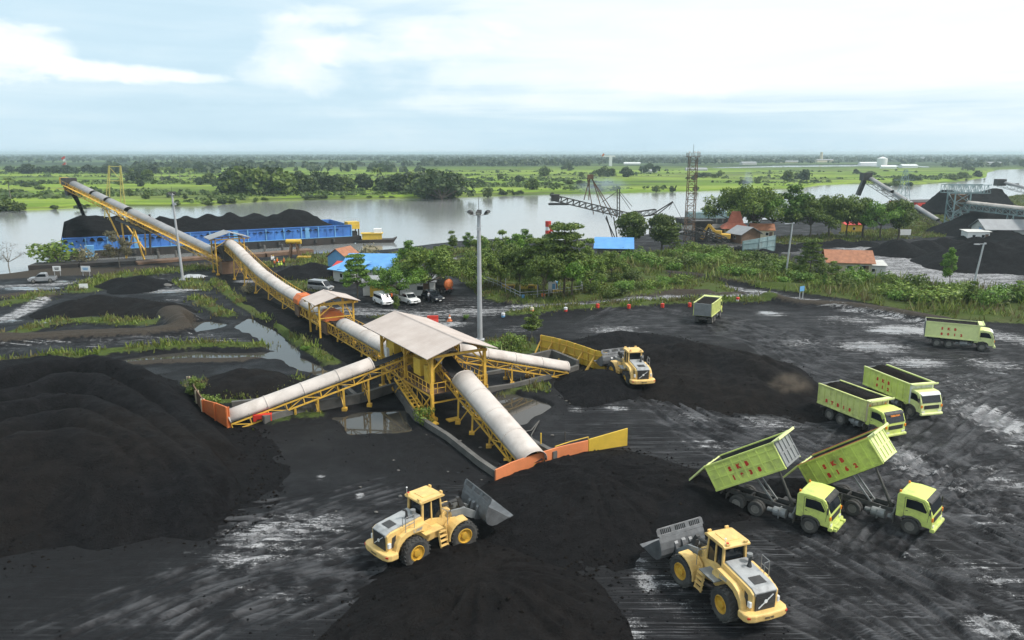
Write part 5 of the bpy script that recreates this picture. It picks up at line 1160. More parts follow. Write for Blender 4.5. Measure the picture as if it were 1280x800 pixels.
# ================================================================ cars
def car(label, pos, rz, body, kind='suv', group='cars on the parking ground'):
    t = thing('parked_car', label, 'car', pos, rz, group)
    b = MB()
    b.prism([(-2.2, 0.35), (-2.25, 0.75), (-2.2, 1.0), (0.95, 1.02), (1.95, 0.92), (2.25, 0.75), (2.28, 0.4), (1.9, 0.3), (-1.9, 0.3)], -0.88, 0.88)
    bd = b.build('body', body, t, bevel=0.07)
    cb = MB()
    if kind == 'suv': prof = [(-2.12, 1.0), (-1.85, 1.62), (-1.5, 1.72), (0.0, 1.72), (0.35, 1.62), (1.05, 1.02)]
    elif kind == 'pickup': prof = [(-0.85, 1.0), (-0.75, 1.6), (-0.5, 1.72), (0.3, 1.7), (0.5, 1.6), (1.1, 1.02)]
    else: prof = [(-2.2, 1.0), (-2.15, 1.78), (-1.9, 1.9), (0.7, 1.9), (1.0, 1.8), (1.65, 0.98)]
    cb.prism(prof, -0.76, 0.76); cb.build('cabin', body, t, bevel=0.05)
    w = MB(); x1, z1 = prof[-2]; x2, z2 = prof[-1]
    w.prism([(x1 + 0.04, z1 - 0.02), (x2 - 0.03, z2 + 0.05), (x2 + 0.01, z2 + 0.06), (x1 + 0.08, z1 - 0.0)], -0.68, 0.68); w.build('windscreen', M['glass'], t)
    for s in (-1, 1):
        w = MB(); xa = prof[1][0]; xb = x1
        w.prism([(prof[0][0] + 0.14, 1.08), (xa + 0.1, 1.55), (xb - 0.05, 1.56), (x2 - 0.12, 1.08)], s * 0.755, s * 0.775); w.build('side_window', M['glass'], t)
        w = MB(); w.box((2.2, s * 0.66, 0.74), (0.14, 0.34, 0.14)); w.build('headlight', M['lamp'], t)
        w = MB(); w.box((0.75, s * 0.95, 1.08), (0.12, 0.18, 0.12)); w.build('mirror', body, t)
        for xx in (-1.35, 1.4): wheel(t, (xx, s * 0.8, 0.36), 0.36, 0.24, M['rim_grey'], 0, side=s)
    w = MB(); w.box((2.27, 0, 0.66), (0.05, 0.8, 0.18)); w.build('grille', M['dark_steel'], t)
    w = MB(); w.box((2.29, 0, 0.42), (0.03, 0.42, 0.12)); w.build('number_plate', M['white'], t)
    if kind == 'pickup':
        w = MB(); w.box((-1.55, 0, 1.0), (1.2, 1.4, 0.06)); w.build('cargo_bed', M['dark_steel'], t)
    return t
car('white family car with a worker beside it, leftmost of the three in the parking row', OG(479, 380), R(-58), M['white'], 'van')
car('white pickup in the middle of the parking row', OG(511, 378.5), R(-52), M['white'], 'pickup')
car('dark grey car at the right end of the parking row', OG(541, 375.5), R(-52), M['car_dark'], 'suv')
car('silver van parked alone behind the small conveyor canopy', OG(401, 364), R(-25), M['car_silver'], 'van')
car('dusty grey pickup near the white signboards by the river', OG(54, 352.5), R(200), M['car_silver'], 'pickup')

# orange tank truck seen from behind
t = thing('tank_truck', 'dark tank truck with a round orange rear end under the tall tree', 'tank truck', OG(551, 364), R(128)); t.scale = (0.85, 0.85, 0.85)
b = MB(); b.box((0, 0, 0.8), (6.5, 0.9, 0.25)); b.box((-3.1, 0, 0.75), (0.15, 2.2, 0.25)); b.build('chassis', M['dark_steel'], t)
b = MB(); b.tube((-3.0, 0, 1.95), (1.2, 0, 1.95), 1.05, 20); b.build('tank', M['dark_steel'], t)
b = MB(); b.lathe([(0.001, -0.25), (0.6, -0.2), (1.0, 0.0), (1.07, 0.1), (1.07, 0.25)], (0, 0, 0), 22, 'z'); o = b.build('tank_end', M['orange'], t); o.rotation_euler = (0, R(90), 0); o.location = (-3.1, 0, 1.95)
b = MB(); b.prism([(1.4, 0.7), (1.4, 2.5), (2.6, 2.5), (3.0, 1.7), (3.05, 0.7)], -1.1, 1.1); b.build('cab', M['orange'], t, bevel=0.06)
b = MB(); b.box((-3.2, 0.6, 1.0), (0.06, 0.3, 0.14)); b.box((-3.2, -0.6, 1.0), (0.06, 0.3, 0.14)); b.build('tail_lamp', M['red'], t)
for s in (-1, 1):
    for xx in (-2.0, -0.8, 2.2): wheel(t, (xx, s * 0.95, 0.5), 0.5, 0.4, M['rim_grey'], 0, side=s)
# ================================================================ conveyors
U = Vector((-0.53, 0.85, 0)).normalized(); V = Vector((0.85, 0.53, 0)).normalized(); CH = Vector((-8.5, 70.7, 0))
def HP(u, v, z=0.0): p = CH + U * u + V * v; return Vector((p.x, p.y, z))
RZ_V = math.atan2(V.y, V.x)     # local x along V (house width), local y along U
def path_pt(pts, s):
    """point and direction at arc length s"""
    for i in range(len(pts) - 1):
        L = (pts[i + 1] - pts[i]).length
        if s <= L or i == len(pts) - 2:
            d = (pts[i + 1] - pts[i]).normalized(); return pts[i] + d * s, d
        s -= L
def conveyor(label, pts, width=1.7, depth=1.0, covers=((0, 1),), legs=(), steel='steel_yellow', cover='cover', group=None, cov_r=0.85, seg=1.6, gapless=True, walkway=0, name='belt_conveyor', open_belt=True):
    pts = [Vector(p) for p in pts]
    total = sum((pts[i + 1] - pts[i]).length for i in range(len(pts) - 1))
    org = Vector((pts[0].x, pts[0].y, 0)); t = thing(name, label, 'conveyor', org, 0, group)
    rel = [p - org for p in pts]; n = max(2, int(total / seg)); hw = width / 2
    tr = MB(); idl = MB(); belt = []
    prev = None
    for k in range(n + 1):
        p, d = path_pt(rel, total * k / n); side = Vector((d.y, -d.x, 0)).normalized(); up = side.cross(d).normalized()
        if up.z < 0: up = -up
        ring = [p + side * (s * hw) + up * q for s in (-1, 1) for q in (-depth, -0.05)]
        belt.append((p, side, up))
        for a_ in (0, 2): tr.beam(ring[a_], ring[a_ + 1], 0.09)
        tr.beam(ring[0], ring[2], 0.07); tr.beam(ring[1], ring[3], 0.06)
        if prev:
            for j in range(4): tr.beam(prev[j], ring[j], 0.13 if j % 2 else 0.12)
            for a_ in (0, 2):
                if k % 2: tr.beam(prev[a_], ring[a_ + 1], 0.07)
                else: tr.beam(prev[a_ + 1], ring[a_], 0.07)
        for s in (-1, 1): idl.beam(p + side * (s * (hw - 0.05)), p + side * (s * (hw + 0.05)) + up * 0.34, 0.08)
        prev = ring
    tr.build('truss', M[steel], t)
    idl.build('idler_bracket', M['dark_steel'], t)
    b = MB(); vs = []; fs = []
    for p, side, up in belt: vs += [p - side * (hw * 0.8) + up * 0.22, p + up * 0.06, p + side * (hw * 0.8) + up * 0.22]
    for k in range(n): fs += [(3 * k, 3 * k + 1, 3 * k + 4, 3 * k + 3), (3 * k + 1, 3 * k + 2, 3 * k + 5, 3 * k + 4)]
    b.add(vs, fs); b.build('belt', M['belt'], t, solid=0.03)
    for c0, c1 in covers:
        cv = MB(); m = max(2, int((c1 - c0) * total / 1.5)); na = 10; vs = []; fs = []
        for k in range(m + 1):
            p, d = path_pt(rel, total * (c0 + (c1 - c0) * k / m)); side = Vector((d.y, -d.x, 0)).normalized(); up = side.cross(d).normalized()
            if up.z < 0: up = -up
            for j in range(na + 1):
                a_ = math.pi * (j / na) * 1.08 - math.pi * 0.04
                vs.append(p + up * (0.22 + math.sin(a_) * cov_r * 0.95) + side * (math.cos(a_) * cov_r * 1.12))
        w = na + 1
        for k in range(m):
            for j in range(na): fs.append((k * w + j, k * w + j + 1, (k + 1) * w + j + 1, (k + 1) * w + j))
        cv.add(vs, fs)
        for k in range(0, m + 1, 2):
            p, d = path_pt(rel, total * (c0 + (c1 - c0) * min(k, m) / m)); side = Vector((d.y, -d.x, 0)).normalized(); up = side.cross(d).normalized()
            if up.z < 0: up = -up
            rv = []
            for e_ in (-0.06, 0.06):
                for j in range(na + 1):
                    a_ = math.pi * (j / na) * 1.08 - math.pi * 0.04; rv.append(p + d * e_ + up * (0.22 + math.sin(a_) * (cov_r * 0.95 + 0.035)) + side * (math.cos(a_) * (cov_r * 1.12 + 0.035)))
            cv.add(rv, [(j, j + 1, w + j + 1, w + j) for j in range(na)])
        cv.build('cover', M[cover], t, smooth=True, solid=0.035)
    for s_, zb, spread in legs:
        p, d = path_pt(rel, total * s_); side = Vector((d.y, -d.x, 0)).normalized()
        lg = MB()
        tops = [p + side * (q * hw) - Vector((0, 0, depth)) for q in (-1, 1)]; bots = [Vector((q.x, q.y, zb)) + side * (i * spread) for q, i in zip(tops, (-1, 1))]
        if tops[0].z - zb > 0.3:
            for a_, b2 in zip(tops, bots): lg.beam(b2, a_, 0.16)
            lg.beam(tops[0], bots[1], 0.08); lg.beam(tops[1], bots[0], 0.08)
            if tops[0].z - zb > 2.5: lg.beam(tops[0].lerp(bots[0], 0.5), tops[1].lerp(bots[1], 0.5), 0.1)
            for b2 in bots: lg.box(b2 + Vector((0, 0, 0.1)), (0.45, 0.45, 0.3))
            lg.build('support_leg', M[steel], t)
    if walkway:
        wk = MB(); vs = []
        for i in range(n):
            p, s1, u1 = belt[i]; q, s2, u2 = belt[i + 1]
            wk.beam(p + s1 * (walkway * (hw + 0.4)) - u1 * 0.35, q + s2 * (walkway * (hw + 0.4)) - u2 * 0.35, 0.65, 0.05)
            wk.beam(p + s1 * (walkway * (hw + 0.7)) + u1 * 0.65, q + s2 * (walkway * (hw + 0.7)) + u2 * 0.65, 0.05)
            wk.beam(p + s1 * (walkway * (hw + 0.7)) - u1 * 0.35, p + s1 * (walkway * (hw + 0.7)) + u1 * 0.65, 0.045)
        wk.build('walkway', M[steel], t)
    return t, rel, total
GC = 'feed conveyors running into the transfer house'
end_f = G(667, 580, 0.4); end_l = G(287, 526, 0.45); end_r = G(706, 463, 0.5)
st_f = HP(-2.5, 0.3, 4.7); st_l = HP(0.5, -1.2, 4.4); st_r = HP(0.5, 1.2, 4.4)
fc, _, Lf = conveyor('covered feed conveyor sloping down from the transfer house to the orange hopper wall', [st_f, end_f], 2.0, 0.8, ((0.30, 1.0),), [(0.36, 0, 0.1), (0.52, 0, 0.1), (0.7, 0, 0.1), (0.86, -0.2, 0)], group=GC, cov_r=0.98)
lc, _, Ll = conveyor('covered feed conveyor sloping down to the left toward the rusty orange panel', [st_l, end_l], 1.7, 0.7, ((0.24, 1.0),), [(0.28, 0, 0.1), (0.42, 0, 0.1), (0.56, 0, 0.05), (0.68, -0.2, 0)], group=GC, cov_r=0.82)
rc, _, Lr = conveyor('covered feed conveyor sloping down to the right toward the ribbed yellow wall', [st_r, end_r], 1.7, 0.7, ((0.16, 1.0),), [(0.35, 0, 0.1), (0.55, 0, 0.1), (0.72, 0, 0)], group=GC, cov_r=0.82)
main_pts = [HP(-1.5, 0, 2.3), HP(28, 0, 2.2), HP(52, 0, 2.5), HP(64, 0, 3.1), HP(74, 0, 4.2), HP(82, 0, 5.3), HP(90, 0, 6.0)]
mc, mrel, Lm = conveyor('long main yellow conveyor with beige cover from transfer house to the river canopy', main_pts, 1.9, 1.25, ((0.06, 0.275), (0.345, 0.445), (0.47, 0.99)), [(k / 11, 0, 0.15) for k in range(1, 11)], seg=1.35, walkway=1, cov_r=0.92)
# orange hoods on the main conveyor
for s_ in (0.458, 0.325):
    p, d = path_pt(mrel, Lm * s_); b = MB(); rzz = math.atan2(d.y, d.x)
    b.T = Matrix.Translation(p) @ Matrix.Rotation(rzz, 4, 'Z')
    b.prism([(-1.25, 0.1), (-1.25, 0.75), (-0.7, 1.35), (0.7, 1.35), (1.25, 0.75), (1.25, 0.1)], -1.1, 1.1, 'x')
    for q in (-0.9, 0.0, 0.9): b.prism([(-1.30, 0.1), (-1.30, 0.77), (-0.72, 1.41), (0.72, 1.41), (1.30, 0.77), (1.30, 0.1)], q - 0.05, q + 0.05, 'x')
    b.build('cleaning_hood', M['orange'], mc, bevel=0.02)
    b = MB(); b.T = Matrix.Translation(p) @ Matrix.Rotation(rzz, 4, 'Z'); b.box((0, 0, -0.9), (2.1, 2.3, 1.5)); b.build('hood_frame', M['rust'], mc)

# ---- transfer house
th = thing('transfer_house', 'yellow steel transfer house with big beige gable roof in the middle of the conveyors', 'transfer house', CH, RZ_V)
def frame(u, v, z): return Vector((v, u, z))        # local: x = V, y = U
def gable_roof(mb, u0, u1, w, ze, zr, th_=0.07):
    for s in (-1, 1):
        a_ = [frame(u0, s * w, ze), frame(u1, s * w, ze), frame(u1, 0, zr), frame(u0, 0, zr)]
        n = Vector((0, 0, th_)); mb.add(a_ + [p + n for p in a_], [(0, 1, 2, 3), (4, 7, 6, 5), (0, 4, 5, 1), (1, 5, 6, 2), (2, 6, 7, 3), (3, 7, 4, 0)])
    mb.add([frame(u0, -0.12, zr + th_ - 0.01), frame(u1, -0.12, zr + th_ - 0.01), frame(u1, 0, zr + th_ + 0.05), frame(u0, 0, zr + th_ + 0.05), frame(u1, 0.12, zr + th_ - 0.01), frame(u0, 0.12, zr + th_ - 0.01)], [(0, 1, 2, 3), (3, 2, 4, 5)])
rm = bpy.data.materials.new('roof_sheet_beige'); rm.use_nodes = True; nt = rm.node_tree; bs = nt.nodes['Principled BSDF']; bs.inputs['Roughness'].default_value = 0.6
tcx = nt.nodes.new('ShaderNodeTexCoord'); wv = nt.nodes.new('ShaderNodeTexWave'); wv.inputs['Scale'].default_value = 0.8; wv.bands_direction = 'Y'; nt.links.new(tcx.outputs['Object'], wv.inputs['Vector'])
nz_ = noise(nt, tcx.outputs['Object'], 0.5, 6, 0.65); nt.links.new(ramp(nt, nz_, [(0.3, (0.42, 0.345, 0.30)), (0.7, (0.54, 0.465, 0.415))]), bs.inputs['Base Color'])
bp = nt.nodes.new('ShaderNodeBump'); bp.inputs['Strength'].default_value = 0.35; bp.inputs['Distance'].default_value = 0.05; nt.links.new(wv.outputs['Fac'], bp.inputs['Height']); nt.links.new(bp.outputs['Normal'], bs.inputs['Normal'])
b = MB(); gable_roof(b, -7.9, 7.4, 3.6, 6.0, 7.15); b.build('roof', rm, th)
for u_ in (-6.9, -1.2, 4.6):
    for s in (-1, 1):
        b = MB(); b.beam(frame(u_, s * 2.7, 0), frame(u_, s * 2.7, 6.02), 0.26); b.box(frame(u_, s * 2.7, 0.12), (0.7, 0.7, 0.3)); b.build('post', M['steel_yellow'], th)
b = MB()
for s in (-1, 1): b.beam(frame(-7.3, s * 2.7, 5.9), frame(6.9, s * 2.7, 5.9), 0.16, 0.24)
for u_ in (-6.9, -1.2, 4.6):
    b.beam(frame(u_, -2.7, 5.85), frame(u_, 2.7, 5.85), 0.16, 0.22)
    for s in (-1, 1): b.beam(frame(u_, s * 3.5, 6.0), frame(u_, 0, 7.1), 0.14); b.beam(frame(u_, s * 2.7, 4.6), frame(u_, s * 1.4, 5.8), 0.13)
    b.beam(frame(u_, 0, 5.85), frame(u_, 0, 7.05), 0.1)
for s in (-1, 1):
    for u0, u1 in ((-6.9, -5.6), (-1.2, -2.5), (-1.2, 0.1), (4.6, 3.3)): b.beam(frame(u0, s * 2.7, 4.6), frame(u1, s * 2.7, 5.8), 0.12)
    for q in (1.2, 2.4): b.beam(frame(-7.6, s * q, 7.12 - 1.1 * q / 3.5), frame(7.1, s * q, 7.12 - 1.1 * q / 3.5), 0.08)
    # lower bracing
    b.beam(frame(-6.9, s * 2.7, 2.4), frame(-4.4, s * 2.7, 0.2), 0.14); b.beam(frame(-1.2, s * 2.7, 2.4), frame(-4.0, s * 2.7, 0.2), 0.14); b.beam(frame(-1.2, s * 2.7, 2.4), frame(1.5, s * 2.7, 0.3), 0.14); b.beam(frame(4.6, s * 2.7, 2.4), frame(2.0, s * 2.7, 0.3), 0.14)
    b.beam(frame(-7.2, s * 2.85, 2.35), frame(4.9, s * 2.85, 2.35), 0.16, 0.3)
for u_ in (-6.9, -1.2): b.beam(frame(u_, -2.7, 1.6), frame(u_, 2.7, 1.6), 0.12)
b.build('frame', M['steel_yellow'], th)
b = MB()
b.box(frame(-1.4, 0, 2.48), (5.9, 11.2, 0.1)); b.build('deck', M['rust'], th)
for s in (-1, 1):
    b = MB()
    for zz in (2.95, 3.45): b.beam(frame(-7.0, s * 2.92, zz), frame(-2.2 if s < 0 else 4.2, s * 2.92, zz), 0.05)
    if s < 0:
        for zz in (2.95, 3.45): b.beam(frame(-0.9, s * 2.92, zz), frame(4.2, s * 2.92, zz), 0.05)
    u_ = -7.0
    while u_ < 4.3:
        b.beam(frame(u_, s * 2.92, 2.5), frame(u_, s * 2.92, 3.47), 0.05); u_ += 0.8
    b.build('railing', M['steel_yellow'], th)
b = MB()
for zz in (2.95, 3.45):
    b.beam(frame(-7.0, -2.92, zz), frame(-7.0, -1.3, zz), 0.05); b.beam(frame(-7.0, 1.5, zz), frame(-7.0, 2.92, zz), 0.05)
for v_ in (-2.2, -1.4, 1.5, 2.2): b.beam(frame(-7.0, v_, 2.5), frame(-7.0, v_, 3.47), 0.05)
b.build('railing', M['steel_yellow'], th)
b = MB()
for s in (-1, 1): b.beam(frame(-1.0, -3.35 + s * 0.42, 2.5), frame(-7.3, -3.35 + s * 0.42, 0.1), 0.08, 0.22); b.beam(frame(-1.0, -3.35 + s * 0.45, 3.45), frame(-7.3, -3.35 + s * 0.45, 1.05), 0.05)
for k in range(13):
    f_ = (k + 0.5) / 13; b.box(frame(-1.0 - 6.3 * f_, -3.35, 2.5 - 2.4 * f_), (0.8, 0.24, 0.05))
for k in range(7):
    f_ = k / 6
    for s in (-1, 1): b.beam(frame(-1.0 - 6.3 * f_, -3.35 + s * 0.45, 2.5 - 2.4 * f_), frame(-1.0 - 6.3 * f_, -3.35 + s * 0.45, 3.45 - 2.4 * f_), 0.045)
b.build('stair', M['steel_yellow'], th)
for v_ in (-3.3, -1.2): 
    b = MB(); b.box(frame(-7.95, v_, 0.12), (1.1, 0.7, 0.12)); b.build('step_plate', M['steel_yellow'], th)
# machinery inside
b = MB()
b.box(frame(0.2, -0.1, 4.2), (2.4, 3.0, 2.2)); b.prism([(-1.2, 3.2), (1.2, 3.2), (0.6, 2.2), (-0.6, 2.2)], -1.2, 1.6)
for q in range(5): b.box(frame(-1.33, -1.0 + q * 0.5, 4.2), (0.08, 0.06, 2.2))
for q in range(5): b.box(frame(-1.2 + q * 0.7, -1.32, 4.2), (0.06, 0.08, 2.2))
b.build('transfer_chute', M['yellow_wall'], th, bevel=0.02)
b = MB(); b.box(frame(-3.2, -1.9, 4.1), (1.1, 1.5, 1.6)); b.box(frame(-4.9, -1.95, 3.6), (0.7, 0.9, 1.3)); b.box(frame(-4.9, -2.0, 4.4), (0.75, 0.7, 0.4)); b.build('drive_housing', M['yellow_wall'], th, bevel=0.03)
b = MB(); b.box(frame(3.2, -1.6, 4.4), (1.6, 2.0, 2.3)); b.build('transfer_chute', M['yellow_wall'], th, bevel=0.03)
b = MB(); b.tube(frame(-4.6, 1.5, 3.1), frame(-4.6, 2.6, 2.95), 0.34, 12); b.box(frame(-4.6, 2.1, 2.7), (1.2, 0.6, 0.4)); b.build('drive_motor', M['bucket_grey'], th, bevel=0.02)
b = MB(); b.tube(frame(-2.6, -1.0, 4.72), frame(-2.6, 1.4, 4.72), 0.42, 16); b.build('head_pulley', M['dark_steel'], th)
b = MB(); b.box(frame(2.6, -2.98, 4.2), (0.3, 0.5, 0.9)); b.build('control_box', M['white'], th)
# ring of sheet at the front conveyor mouth
b = MB()
for k in range(12):
    a0_, a1_ = math.pi * k / 12, math.pi * (k + 1) / 12
    for r_ in (1.15,): b.add([frame(-5.2, 0.3 + math.cos(a0_) * r_, 4.55 + math.sin(a0_) * r_), frame(-5.2, 0.3 + math.cos(a1_) * r_, 4.55 + math.sin(a1_) * r_), frame(-3.4, 0.3 + math.cos(a1_) * r_, 4.75 + math.sin(a1_) * r_), frame(-3.4, 0.3 + math.cos(a0_) * r_, 4.75 + math.sin(a0_) * r_)], [(0, 1, 2, 3)])
b.build('mouth_hood', M['cover'], th, smooth=True, solid=0.04)

# ---- canopies over the main conveyor
def canopy(label, u, L, w, ze, zr, lw, roof):
    t = thing('conveyor_canopy', label, 'canopy', HP(u, 0), RZ_V)
    b = MB(); gable_roof(b, -L / 2, L / 2, w, ze, zr); b.build('roof', roof, t)
    for uu in (-L * 0.36, L * 0.36):
        for s in (-1, 1):
            b = MB(); b.beam(frame(uu, s * lw, 0), frame(uu, s * lw, ze + 0.02), 0.2); b.box(frame(uu, s * lw, 0.15), (0.55, 0.55, 0.4)); b.build('post', M['steel_yellow'], t)
    b = MB()
    for uu in (-L * 0.36, L * 0.36):
        b.beam(frame(uu, -w + 0.1, ze - 0.12), frame(uu, w - 0.1, ze - 0.12), 0.14, 0.34 if roof is rm else 0.2)
        for s in (-1, 1):
            b.beam(frame(uu, s * lw, ze - 1.6), frame(uu, s * 0.4, ze - 0.2), 0.1); b.beam(frame(uu, s * w, ze), frame(uu, 0, zr), 0.1)
        if roof is rm: b.beam(frame(uu, -lw, ze - 1.9), frame(uu, lw, ze - 1.9), 0.1)
    for s in (-1, 1):
        b.beam(frame(-L / 2 + 0.1, s * lw, ze - 0.1), frame(L / 2 - 0.1, s * lw, ze - 0.1), 0.12, 0.2); b.beam(frame(-L * 0.36, s * lw, ze * 0.45), frame(L * 0.36, s * lw, ze * 0.45), 0.1); b.beam(frame(-L * 0.36, s * lw, ze * 0.45), frame(L * 0.36, s * lw, ze - 0.2), 0.08)
    b.build('frame', M['steel_yellow'], t); return t
canopy('small yellow canopy with beige roof over the middle of the main conveyor', 28.4, 5.6, 3.0, 4.9, 5.75, 2.25, rm)
canopy('grey roofed canopy over the river end of the main conveyor', 91, 6.0, 3.9, 7.1, 8.3, 2.7, M['grey_roof'])
b = MB()
rt = thing('boom_feed_house', 'dark chute housing under the grey river canopy', 'chute', HP(91, 0), RZ_V)
b.prism([(-1.5, 5.6), (1.5, 5.6), (1.0, 2.6), (-1.0, 2.6)], -1.2, 1.6); b.build('chute', M['dark_steel'], rt)
b = MB(); b.box(frame(0.2, 0, 1.2), (3.6, 4.0, 2.4)); b.build('base_housing', M['rust'], rt, bevel=0.05)

# ---- loading boom over the barge
b0 = HP(91.5, -0.5, 2.8); tip = AT(86, 229, 184)
boom, brel, Lb = conveyor('loading boom rising over the river from the grey canopy to the coal barge', [b0, tip], 2.0, 1.5, ((0.05, 0.55), (0.575, 0.70), (0.715, 0.80), (0.815, 0.96)), [], cover='cover_grey', seg=1.9, walkway=-1, cov_r=0.95, name='loading_boom')
p, d = path_pt(brel, Lb * 0.99); b = MB(); b.T = Matrix.Translation(p) @ Matrix.Rotation(math.atan2(d.y, d.x), 4, 'Z')
b.box((0.4, 0, 0.5), (2.6, 2.6, 1.9)); b.prism([(-0.5, -0.4), (1.8, -0.4), (1.2, -2.8), (0.2, -2.8)], -0.9, 0.9); b.build('head_chute', M['dark_steel'], boom, bevel=0.05)
b = MB(); b.T = Matrix.Translation(p) @ Matrix.Rotation(math.atan2(d.y, d.x), 4, 'Z'); b.box((2.2, 0.3, 0.7), (0.9, 1.8, 1.6)); b.box((1.6, 0, -1.2), (3.4, 3.2, 0.12)); 
for k in range(4): b.beam((0.2 + k, -1.6, -1.2), (0.2 + k, -1.6, -0.2), 0.06)
b.beam((0, -1.6, -0.2), (3.3, -1.6, -0.2), 0.06); b.build('head_platform', M['steel_yellow'], boom)
# support frame of the boom
b = MB(); ps, d = path_pt(brel, Lb * 0.60); side = Vector((d.y, -d.x, 0)).normalized()
for s in (-1, 1):
    ft = Vector((ps.x, ps.y, WATER_Z - 0.5)) + side * (s * 2.2) - d * 3
    pt2, _ = path_pt(brel, Lb * 0.70); pt3, _ = path_pt(brel, Lb * 0.5)
    b.beam(ft, ps + side * s - Vector((0, 0, 1.5)), 0.32); b.beam(ft + Vector((0, 0, 4)), pt2 + side * s - Vector((0, 0, 1.5)), 0.26); b.beam(ft + Vector((0, 0, 3)), pt3 + side * s - Vector((0, 0, 1.5)), 0.22)
b.beam(Vector((ps.x, ps.y, 4)) - side * 2 - d * 2, Vector((ps.x, ps.y, 4)) + side * 2 - d * 2, 0.2)
b.build('support_frame', M['steel_yellow'], boom)
b = MB(); q1, _ = path_pt(brel, Lb * 0.42); q2, _ = path_pt(brel, Lb * 0.62)
for s in (-1, 1): b.beam(q1 + side * (s * 1.4) - Vector((0, 0, 1.9)), q2 + side * (s * 1.4) - Vector((0, 0, 2.2)), 0.5, 0.6)
b.build('slew_girder', M['dark_steel'], boom)
stm = MB(); a0_ = AT(92, 243, 184); e0_ = AT(107, 275, 187.5)
cpts = [a0_.lerp(e0_, k / 6) + Vector((0, 0, 0.6 * math.sin(math.pi * k / 6))) for k in range(7)]
stm.pipe(cpts, 0.55, 8, 0.35); tag(stm.build('coal_stream', cm, smooth=True), 'black stream of coal pouring from the loading boom onto the barge', 'coal stream')

# lattice hoist portal by the boom and lighter lattice masts
def lattice(mb, a, b_, w0, w1, bay, r, r2=None):
    a = Vector(a); b_ = Vector(b_); L = (b_ - a).length; n = max(2, int(L / bay)); r2 = r2 or r * 0.55; prev = None
    for k in range(n + 1):
        f = k / n; c = a.lerp(b_, f); w = (w0 + (w1 - w0) * f) / 2
        ring = [c + Vector((sx_ * w, sy_ * w, 0)) for sx_, sy_ in ((-1, -1), (1, -1), (1, 1), (-1, 1))]
        for j in range(4): mb.beam(ring[j], ring[(j + 1) % 4], r2)
        if prev:
            for j in range(4):
                mb.beam(prev[j], ring[j], r)
                mb.beam(prev[j], ring[(j + 1) % 4], r2) if k % 2 else mb.beam(prev[(j + 1) % 4], ring[j], r2)
        prev = ring
pt = thing('hoist_portal', 'tall thin yellow lattice portal rising behind the loading boom', 'portal', AT(146, 262, 186))
pt.location.z = 0
def rel_(px, py, Y): return AT(px, py, Y) - pt.location
for x0_, x1_ in ((136, 131), (150, 155)):
    b = MB(); a_ = rel_(x1_, 300, 186); c_ = rel_(x0_, 207, 186)
    b.beam(a_ + Vector((-0.6, 0, 0)), c_, 0.15); b.beam(a_ + Vector((1.2, 0, 0)), c_ + Vector((0.2, 0, 0)), 0.15); b.beam(a_ + Vector((0.3, 2, 0)), c_, 0.13)
    for k in range(1, 9):
        f = k / 9; b.beam((a_ + Vector((-0.6, 0, 0))).lerp(c_, f), (a_ + Vector((1.2, 0, 0))).lerp(c_, f), 0.1); b.beam((a_ + Vector((-0.6, 0, 0))).lerp(c_, f), (a_ + Vector((1.2, 0, 0))).lerp(c_, min(1, f + 0.1)), 0.08)
    b.build('lattice_leg', M['portal_yellow'], pt)
b = MB(); b.beam(rel_(136, 208, 186), rel_(150, 208, 186), 0.15); b.beam(rel_(134, 226, 186), rel_(152, 226, 186), 0.18); b.beam(rel_(136, 208, 186), rel_(152, 226, 186), 0.1); b.build('cross_beam', M['portal_yellow'], pt)
sm = thing('stay_mast', 'thin steel mast with a fan of cables beside the loading boom', 'mast', AT(188, 300, 172)); sm.location.z = 0
b = MB(); o_ = sm.location; b.beam(AT(188, 318, 172) - o_, AT(187, 268, 172) - o_, 0.35); b.build('mast', M['black_steel'], sm)
b = MB()
for k in range(4): b.tube(AT(188 + k * 1.5, 269 + k, 172) - o_, AT(206 + k * 7, 300 + k * 2, 166) - o_, 0.035, 4)
b.build('cable', M['pole'], sm)

